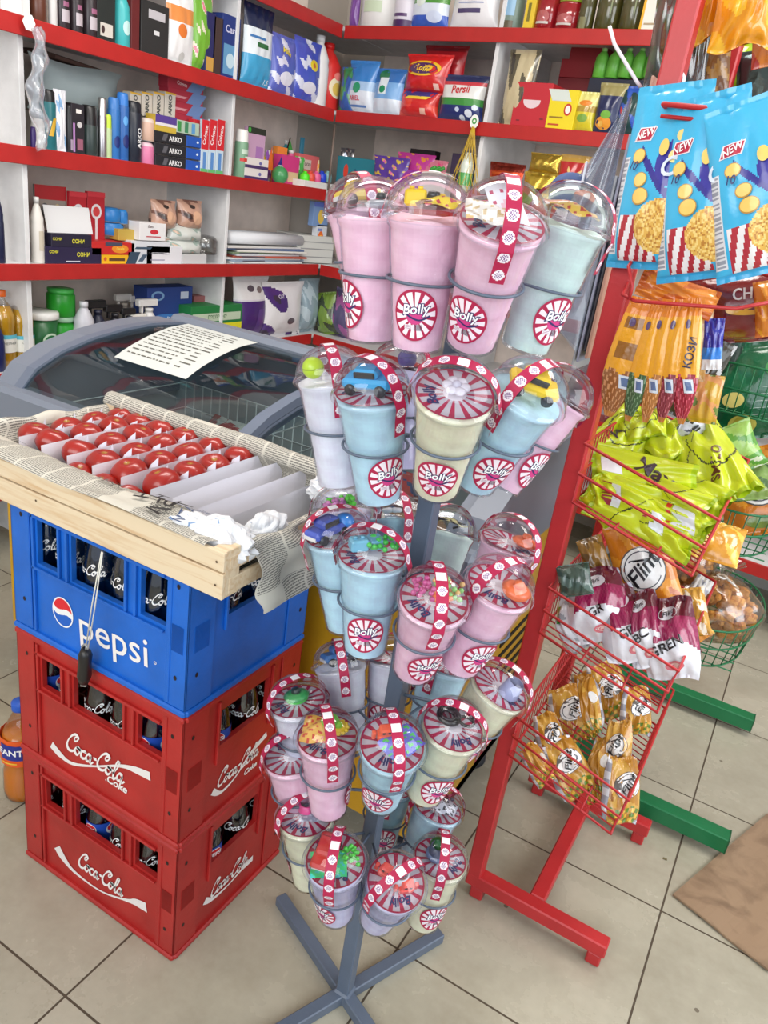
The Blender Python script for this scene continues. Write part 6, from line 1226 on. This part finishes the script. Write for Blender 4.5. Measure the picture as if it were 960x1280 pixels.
for k, (p, q, z0, z1, w, lb) in enumerate(LB):
    dc = [[('t', 'Wax', .4, .55, .22, (60, 50, 60), 60, .2)], [], [('t', 'Oxuno', .4, .3, .10, (90, 40, 30), 30)], [('t', 'SMILO', .6, .35, .11, (90, 40, 30), 60), ], [('t', 'Max', .25, .6, .22, (60, 40, 50), 70, .2), ('r', .2, .1, .4, .3, (226, 224, 226))], [('r', .3, .08, .7, .2, (150, 40, 60)), ('r', .3, .2, .7, .30, (220, 222, 226))], [('r', .3, .5, .7, .6, (214, 110, 30))], [('r', .2, .12, .6, .4, (214, 216, 220)), ('r', .2, .42, .6, .48, (200, 40, 40))], [('r', .2, .5, .7, .75, (214, 220, 222)), ('r', .3, .8, .6, .9, (170, 50, 60))], [], []][k]
    p = (p[0]*.93+822*.07, p[1]*.93+612*.07-4); q = (q[0]*.93+822*.07, q[1]*.93+612*.07-4)
    dy_ = 9 if LY[k][0] > 1.4 else 5; p = (p[0], p[1]-dy_); q = (q[0], q[1]-dy_)
    bagP(ony(*p, LY[k][0]), ony(*q, LY[k][1]), w*1.04, .036, lime(k), 'lime green snack bag, '+lb, group='lime green bags in the top basket', seed=200+k, amp=.016, fold=.6, up=(.8 if LY[k][0] > 1.4 else .15), mat='film', yaw=(-1)**k*14, dec=dc, nu=56, nv=76)
# oval badge helper: ring, dark swash and lettering
def oval(cx, cy, rx, ry, rot=0, s=1): return [('d', cx, cy, rx*1.12, ry*1.12, (90, 84, 80)), ('d', cx, cy, rx*1.06, ry*1.06, (236, 234, 230)), ('d', cx, cy, rx*.92, ry*.92, (60, 64, 76)), ('d', cx, cy, rx*.87, ry*.87, (230, 228, 226)), ('t', 'Flint', cx, cy, ry*1.05*s, (22, 22, 26), rot, .25), ('r', cx-rx*.6, cy+ry*.42, cx+rx*.5, cy+ry*.52, (22, 22, 26), .02)]
ofl = blotch((206, 120, 30), (226, 150, 50), 6, 7, .3, (190, 96, 30), 1.0)
bagP(onz(818, 768, .74), onz(792, 652, .90), .125, .06, ofl, 'orange crisps bag with oval white badge, standing in the middle basket', seed=220, amp=.006, dec=oval(.5, .50, .33, .22, 42, 1.05)+[('d', .3, .12, .2, .07, (110, 150, 50)), ('d', .6, .10, .1, .05, (226, 180, 60))], nu=34, nv=44, yaw=-6)
def plum(u, v):
    c = np.tile(A3((140, 24, 72.)), u.shape+(1,)); c[(v > .74)] = (96, 26, 44); c[(np.floor((u+v*.6)*34) % 2 == 0) & (v > .38) & (v < .7)] = (156, 38, 86)
    c[v < .36+.12*np.sin(u*3.1)] = (226, 226, 232); c[(u < .14)] = (206, 206, 214); c[(u < .14) & (np.floor(v*90) % 2 == 0)] = (160, 160, 172); return c
PB = [((722, 822), (712, 748), .725, .80, .075, -34, 'leftmost, its silver back showing'), ((748, 812), (742, 716), .74, .86, .12, -8, 'second from left'), ((786, 836), (768, 738), .72, .83, .09, 12, 'third from left, between its neighbours'), ((812, 842), (798, 745), .70, .82, .075, -18, 'fourth from left'), ((838, 858), (836, 752), .69, .81, .10, -16, 'rightmost, with a white printed side')]
for k, (p, q, z0, z1, w, yw, lb) in enumerate(PB):
    cf = plum if k else blotch((206, 208, 212), (150, 156, 162), 8, 12, .6)
    dc = [('d', .5, .80, .2, .08, (206, 200, 206)), ('t', 'Flint', .5, .80, .09, (40, 30, 40), 15, .2), ('t', ['', 'GR', 'GRE', 'BC', 'GREN'][k] or ' ', .5, .40, .17, (24, 20, 24), 20), ('d', .6, .16, .16, .06, (206, 110, 120)), ('d', .6, .16, .1, .035, (230, 190, 180))] if k else [('r', .2, .5, .3, .8, (40, 140, 60))]
    p = (p[0]+3, p[1]-9); q = (q[0]+2, q[1]-6)
    bagP(ony(*p, 1.335), ony(*q, 1.39), w*1.05, .07, cf, 'plum and white crisps bag, '+lb+' in the middle basket', group='plum and white bags in the middle basket', seed=230+k, amp=.010, yaw=yw, fold=.3, wf=(.85, 1, 1.02, .95, .8, .66), bulge=.75, dec=dc, nu=34, nv=44)
bagP(onz(752, 720, .80), onz(735, 672, .86), .05, .03, blotch((150, 110, 50), (110, 80, 40), 6, 7, .3), 'brown gold bag behind the plum bags, left', seed=240)
bagP(onz(722, 745, .80), onz(715, 705, .85), .06, .03, blotch((50, 70, 60), (90, 110, 100), 6, 7, .3), 'dark green grey bag behind the plum bags, far left', seed=241)
bagP(onz(872, 795, .70), onz(862, 735, .76), .055, .03, blotch((200, 150, 60), (222, 210, 190), 8, 9, .4), 'small gold and white bag beyond the rightmost plum bag', seed=242)
gold = blotch((184, 128, 40), (206, 160, 70), 7, 8, .3, (150, 94, 30), 1.05)
def goldf(u, v):
    c = gold(u, v); low = v < .26; n_ = np.sin(u*23)*np.sin(v*41); c[low & (n_ > .2)] = (96, 130, 40); c[low & (n_ < -.5)] = (232, 190, 70); c[(u < .13)] = (206, 206, 210); c[(u < .13) & (np.floor(v*80) % 2 == 0)] = (150, 150, 160); return c
GB = [((716, 935), (700, 862), .45, .55, .10, 14, 'back left, badge facing right'), ((762, 905), (748, 832), .46, .56, .09, 6, 'back middle with upright badge'), ((790, 925), (792, 862), .44, .53, .075, 22, 'back right with badge at its right'),
      ((742, 925), (728, 850), .45, .55, .05, -50, 'seen edge-on between two badges'), ((694, 968), (676, 896), .44, .53, .07, 16, 'left, badge tilted against the wires'), ((722, 1000), (690, 930), .42, .50, .085, 4, 'front left with large badge'),
      ((680, 985), (655, 936), .43, .48, .05, 0, 'lowest at the front left, green print showing'), ((738, 1010), (752, 925), .41, .52, .05, -44, 'edge-on in the front middle with silver seam'), ((770, 1035), (775, 950), .37, .48, .085, 24, 'front right with badge on its side'), ((765, 985), (772, 905), .42, .50, .06, -30, 'in the centre right behind the front right one'), ((735, 885), (722, 845), .50, .54, .06, 0, 'farthest back below the middle basket')]
GY = [(1.50, 1.55), (1.58, 1.62), (1.52, 1.57), (1.46, 1.52), (1.37, 1.43), (1.35, 1.39), (1.32, 1.34), (1.37, 1.47), (1.34, 1.41), (1.42, 1.49), (1.62, 1.66)]
for k, (p, q, z0, z1, w, yw, lb) in enumerate(GB):
    dc = oval(.58, .58, .32, .18, 60, 1.0) if k not in (3, 6, 7) else [('d', .9, .6, .1, .1, (226, 226, 224))]
    p = (p[0]+4, p[1]-6); q = (q[0]+4, q[1]-4)
    bagP(ony(*p, GY[k][0]), ony(*q, GY[k][1]), w*1.02, .04, goldf, 'gold crisps bag, '+lb, group='gold bags in the lowest basket', seed=250+k, amp=.010, yaw=yw, fold=.35, wf=(.8, 1, 1, .95, .75), dec=dc, mat='gloss_film', nu=34, nv=44)

# goods on the green rack --------------------------------------------------
def crouton_bag(P, sx, sy, sz, lab, seed, n=90):
    t = thing('crouton_bag', lab, 'snack bag', T(*P)); q = np.random.RandomState(seed); b = MB()
    for k in range(n):
        a = q.normal(size=3); a /= np.linalg.norm(a); r_ = q.uniform(.35, .93)**.5; p = a*A3((sx, sy, sz))*r_*.92; s_ = q.uniform(.012, .020)
        b.M = np.array(T(p[0], p[1], p[2], q.uniform(0, 360), q.uniform(0, 360))); c = A3((244, 184, 104))*q.uniform(.80, 1.12)
        b.box((0, 0, 0), (s_*1.5, s_, s_), c, s_*.25)
    b.build('croutons', 'snack', t, 'golden brown rusks', kind='stuff')
    b = MB()
    def fn(u, v):
        a = 2*np.pi*u; e = (v-.5)*np.pi; w = 1.03+.05*np.sin(5*a+3*v*4)*np.cos(e)+.03*np.sin(11*a-5*e)
        top = np.where(v > .82, (v-.82)/.18, 0); return sx*w*np.cos(a)*np.cos(e), sy*w*np.sin(a)*np.cos(e), sz*w*np.sin(e)*(1+0*top)
    b.grid(fn, 36, 24, np.array((236, 228, 214.)))
    b.grid(lambda u, v: ((.010+.03*v**2)*np.cos(2*np.pi*u)*(1+.3*np.sin(9*u)), (.010+.02*v**2)*np.sin(2*np.pi*u), sz*1.0+.05*v), 20, 8, np.array((228, 222, 214.)))
    b.build('bag_film', 'cling', t); b = MB(); b.tube([(.012*math.cos(s), .012*math.sin(s), sz*1.03) for s in np.linspace(0, 6.28, 12)], .003, (232, 230, 226), 6).tube([(.01, -.005, sz*1.03), (.03, -.02, sz*1.0), (.045, -.02, sz*.9)], .003, (232, 230, 226), 6); b.build('tie', 'plastic', t)
crouton_bag(onz(890, 758, .56), .118, .10, .085, 'large clear bag of golden rusks in the lowest green basket', 5, 190)
crouton_bag(onz(858, 700, .66), .07, .06, .07, 'clear bag of golden rusks leaning behind the larger rusk bag', 6, 90)
bagP(onz(845, 775, .60), onz(885, 722, .68), .045, .03, blotch((214, 210, 206), (150, 150, 160), 12, 20, .4), 'silver printed packet end beside the large rusk bag', seed=262)
bagP(onz(880, 800, .56), onz(850, 760, .62), .06, .04, blotch((206, 130, 40), (226, 170, 70), 6, 7, .3), 'orange packet under the silver packet end', seed=263)
b = MB(); b.grid(lambda u, v: (.03*(u-.5), .012*np.sin(np.pi*u)*np.sin(np.pi*v), .05*v), 8, 8, np.array((150, 60, 90.))); tag(b.build('wrapper', 'gloss_film', mw=T(*onz(862, 832, .45))), 'small plum wrapper under the lowest green basket', 'wrapper')
bagP(onz(955, 668, .82), onz(935, 560, .98), .17, .07, ofl, 'orange crisps bag with oval badge at the right picture edge', seed=264, dec=oval(.55, .52, .30, .22, -4, 1.0)+[('d', .5, .12, .2, .06, (110, 130, 40))], nu=34, nv=44)
bagP(onz(890, 702, .80), onz(905, 655, .86), .10, .04, blotch((214, 150, 50), (232, 190, 80), 6, 7, .3), 'yellow orange packet lying at the front of the middle green basket', seed=265)
bagP(onz(915, 596, .95), onz(890, 540, 1.04), .16, .05, blotch((150, 190, 90), (90, 150, 50), 6, 8, .2, (206, 214, 180), 1.0), 'pale green leafy bag behind the lime bags', seed=266)
bagP(onz(945, 625, .93), onz(940, 575, .98), .09, .04, blotch((120, 150, 80), (70, 100, 60), 6, 8, .2), 'olive green bag behind the badge bag at the right edge', seed=267)
bagP(onz(880, 545, 1.08), onz(850, 530, 1.10), .05, .03, blotch((190, 192, 200), (60, 60, 80), 8, 9, .7), 'grey badge of a half hidden bag above the lime bags', seed=268, dec=[('t', 'Fli', .5, .5, .5, (24, 24, 30), 60)])
bagP(ony(945, 548, 1.95), ony(942, 428, 1.98), .20, .07, blotch((14, 88, 54), (20, 104, 66), 5, 6, .4), 'large dark green crisps bag in the upper green basket', seed=269, dec=[('d', .25, .42, .13, .08, (226, 206, 120)), ('d', .35, .16, .16, .10, (206, 190, 90)), ('d', .35, .18, .10, .06, (176, 160, 60)), ('d', .78, .72, .16, .1, (60, 130, 70)), ('d', .78, .72, .12, .075, (14, 88, 54)), ('d', .78, .72, .05, .03, (90, 150, 80))]+[('r', .4+.05*j, .25+.07*j, .62+.05*j, .255+.07*j, (200, 216, 206), .05) for j in range(5)], nu=30, nv=40)
bagP(ony(925, 428, 1.50), ony(925, 340, 1.48), .21, .08, blotch((120, 20, 26), (96, 16, 24), 4, 5, .5), 'large dark red crisps bag behind the hook wires', seed=270, dec=[('t', 'CHE', .55, .74, .20, (214, 214, 216)), ('d', .62, .55, .24, .10, (226, 170, 40)), ('d', .62, .62, .24, .10, (120, 20, 26)), ('r', .2, .45, .23, .75, (190, 186, 186), .05), ('r', .12, .5, .15, .7, (190, 186, 186), .05)], nu=30, nv=34)
bagP(ony(965, 420, 1.44), ony(962, 350, 1.44), .05, .04, ofl, 'orange packet at the right edge beside the dark red bag', seed=271)
bagP(ony(860, 470, 1.95), ony(905, 360, 1.95), .20, .08, blotch((20, 60, 44), (30, 44, 36), 5, 6, .3), 'very dark green bag deep behind the seed packets', seed=272)
for k, (px, py, c) in enumerate(((915, 470, (30, 70, 50)),)):
    bagP(ony(px, py+40, 2.05), ony(px+6, py-30, 2.05), .16, .06, blotch(c, tuple(int(q*.7) for q in c), 6, 7, .3), 'dark green bag standing deep in the upper green basket', seed=280+k)

# ================================================================== plastic bag with blue thing, sheets, stick
PBY = 1.36
def Q3(px, py, y=PBY): return ony(px, py, y)
t = thing('plastic_bag', 'transparent plastic bag with blue contents hanging left of the red post', 'plastic bag', T(0, 0, 0))
TL, TR, BL, BR = Q3(772, 150), Q3(790, 120), Q3(640, 345), Q3(722, 440)
b = MB()
def pbf(u, v, s=1):
    P = (TL[None, None]*(1-u[..., None])+TR[None, None]*u[..., None])*v[..., None]+(BL[None, None]*(1-u[..., None])+BR[None, None]*u[..., None])*(1-v[..., None])
    th = .030*np.sin(np.pi*u)*np.sin(np.pi*(v*.9+.05))+.006*np.sin(9*u+7*v)+.004*np.sin(21*u-5*v); return P[..., 0], P[..., 1]-s*th, P[..., 2]
b.grid(lambda u, v: pbf(u, v, 1), 20, 28, np.array((206, 214, 228.))); b.grid(lambda u, v: pbf(1-u, v, -1), 20, 28, np.array((206, 214, 228.))); b.build('film', 'milky', t)
b = MB(); c0 = Q3(712, 240, PBY); 
def blf(u, v): a = 2*np.pi*u; e = (v-.5)*np.pi; w = 1+.15*np.sin(3*a)*np.cos(e); return c0[0]+.036*w*np.cos(a)*np.cos(e), c0[1]+.018*np.sin(a)*np.cos(e), c0[2]+.030*w*np.sin(e)
b.grid(blf, 28, 16, np.array((70, 88, 132.))); b.build('contents', 'matte', t, 'blue folded cloth')
b = MB(); b.M = np.array(T(*(Q3(716, 232, PBY-.035)), 8)); b.box((0, 0, 0), (.026, .004, .016), (206, 214, 226), .001).box((.014, 0, .022), (.004, .004, .032), (206, 214, 226), .001); b.build('white_mark', 'plastic', t)
b = MB(); b.tube([Q3(762, 33, 1.30), Q3(768, 55, 1.30), Q3(796, 102, 1.30), Q3(803, 112, 1.32)], .0028, (232, 226, 232), 8); tag(b.build('plastic_strip', 'plastic'), 'thin white bent plastic strip sticking out above the clear bag', 'strip')
for k, (x, c, y0, z0, z1, lb) in enumerate(((-.338, (190, 150, 130), 1.34, 1.21, 1.64, 'brown cardboard sheet leaning against the red post'), (-.346, (52, 52, 60), 1.35, 1.22, 1.58, 'black sheet leaning behind the brown cardboard'), (-.354, (150, 156, 176), 1.35, 1.20, 1.56, 'grey blue sheet behind the black one'), (-.366, (170, 172, 176), 1.37, 1.18, 1.50, 'pale grey sheet, outermost of the leaning sheets'))):
    tag(MB().box((x, y0+.10, (z0+z1)/2), (.0045, .22, z1-z0), c, .001).build('sheet', 'carton'), lb, 'sheet')
# cardboard on the floor
b = MB(); cc = [(.093, 1.593), (.312, 1.513), (.486, 1.978), (.267, 2.058)]; n = 14
def cbf(u, v, z=0): x = (cc[0][0]*(1-u)+cc[1][0]*u)*(1-v)+(cc[3][0]*(1-u)+cc[2][0]*u)*v; y = (cc[0][1]*(1-u)+cc[1][1]*u)*(1-v)+(cc[3][1]*(1-u)+cc[2][1]*u)*v; return x, y, .004+.003*np.sin(5*u+3*v)**2+z
b.grid(lambda u, v: cbf(u, v, .003), n, n, np.array((150, 120, 96.)), smooth=False).grid(lambda u, v: cbf(1-u, v, -.002), n, n, np.array((150, 120, 96.)))
for e in ((lambda s, h: cbf(s, 0*s, .003-.005*h)), (lambda s, h: cbf(0*s, 1-s, .003-.005*h)), (lambda s, h: cbf(1+0*s, s, .003-.005*h)), (lambda s, h: cbf(1-s, 1+0*s, .003-.005*h))): b.grid(lambda u, v, e=e: e(u, 1-v), n, 1, np.array((120, 96, 76.)))
tag(b.build('cardboard_sheet', 'cardboard'), 'brown flattened cardboard lying on the floor at the right', 'cardboard')
tag(MB().box((.055, 1.70, .0015), (.010, .006, .003), (110, 100, 70), .001).build('crumb', 'matte'), 'tiny grey crumb on the floor tile by the rack foot', 'crumb')

# ================================================================== bottles on the floor, left
def pet(x, y, h, r, liq, cap, lab, dec):
    t = thing('drink_bottle', lab, 'bottle', T(x, y, 0, 40)); pr = [(.7, 0), (.95, .03), (1, .10), (.97, .30), (.88, .36), (.97, .42), (1, .60), (.90, .70), (.5, .84), (.34, .89), (.34, .93)]
    MB().lathe([(a*r*.97, z*h+.001) for a, z in pr[:8]], liq, 22).build('liquid', 'juice', t); MB().lathe([(a*r, z*h) for a, z in pr], (238, 240, 242), 24, cap=False).build('plastic_shell', 'clear', t)
    MB().lathe([(.40*r, .92*h), (.41*r, .93*h), (.41*r, .99*h), (.36*r, h)], cap, 18).build('cap', 'plastic', t)
    if dec:
        b = MB(); f = lambda x_, y_, q: ((r*1.015+q)*np.sin(x_/r), -(r*1.015+q)*np.cos(x_/r), y_); deco(b, f, dec, 2*r, h, 10); b.build('label', 'carton', t)
pet(-1.300, .905, .265, .044, (226, 130, 20), (40, 90, 190), 'orange soda bottle with blue cap on the floor beside the crates', [('r', -.6, .43, 1.6, .70, (232, 92, 30)), ('t', 'FANTA', .42, .575, .085, (250, 250, 250)), ('r', .05, .50, .8, .655, (40, 50, 140)), ('t', 'FANTA', .42, .578, .085, (250, 250, 250)), ('r', .1, .46, .5, .475, (240, 190, 60))])
pet(-1.40, 1.06, .30, .044, (70, 62, 56), (40, 110, 200), 'dark bottle with blue cap behind the orange soda on the floor', [])
pet(-1.31, 1.10, .27, .042, (60, 54, 48), (50, 56, 60), 'dark bottle wedged between the crates and the freezer', [])
# ================================================================== frozen goods inside the freezer
FZ = [((-1.62, 1.45), (200, 206, 214), (150, 90, 70), 'clear frosty bag with brown pieces at the left end of the freezer'), ((-1.45, 1.62), (180, 40, 50), (226, 220, 214), 'red and white frozen food bag in the white basket'), ((-1.28, 1.46), (160, 30, 40), (220, 200, 190), 'dark red frozen food bag at the right of the white basket'),
      ((-1.05, 1.60), (206, 210, 214), (180, 60, 60), 'pale frozen food bag in the middle of the freezer'), ((-.92, 1.42), (40, 80, 150), (200, 210, 220), 'blue frozen food bag under the right glass lid'), ((-.78, 1.62), (200, 50, 50), (40, 60, 120), 'red and navy frozen food bag under the right lid'), ((-.72, 1.40), (40, 110, 180), (230, 230, 230), 'bright blue frozen food bag near the front of the right half'), ((-.60, 1.58), (200, 120, 60), (120, 40, 40), 'orange brown frozen food bag at the right end'), ((-.95, 1.68), (230, 228, 222), (60, 90, 150), 'white frozen food bag at the back of the right half'), ((-.62, 1.40), (150, 40, 50), (60, 100, 160), 'crimson frozen food bag at the front right corner')]
for k, ((x, y), c1, c2, lb) in enumerate(FZ):
    o = pillow(.20, .24, .06, blotch(c1, c2, 6, 7, .35, (226, 200, 90), 1.1), 300+k, mw=T(x, y-.08, .60+.02*(k % 3), (-1)**k*20+k*11, -62), nu=20, nv=24, amp=.008, fold=.4, mat='gloss_film', name='frozen_bag'); tag(o, lb, 'frozen food bag')
for k in range(4):
    tag(MB().box((-1.0+.16*k, 1.58, .47), (.15, .34, .18), ((70, 90, 130), (150, 60, 60), (180, 180, 180), (60, 80, 120))[k], .004).build('frozen_carton', 'carton'), '%s frozen goods carton under the bags in the right half' % ('slate blue', 'brick red', 'grey', 'navy')[k], 'box')
for k in range(3):
    tag(MB().box((-1.66+.24*k, 1.50, .43), (.22, .36, .20), ((190, 190, 190), (120, 40, 46), (170, 176, 180))[k], .004).build('frozen_carton', 'carton'), '%s frozen goods carton under the white wire basket' % ('white', 'maroon', 'pale grey')[k], 'box')
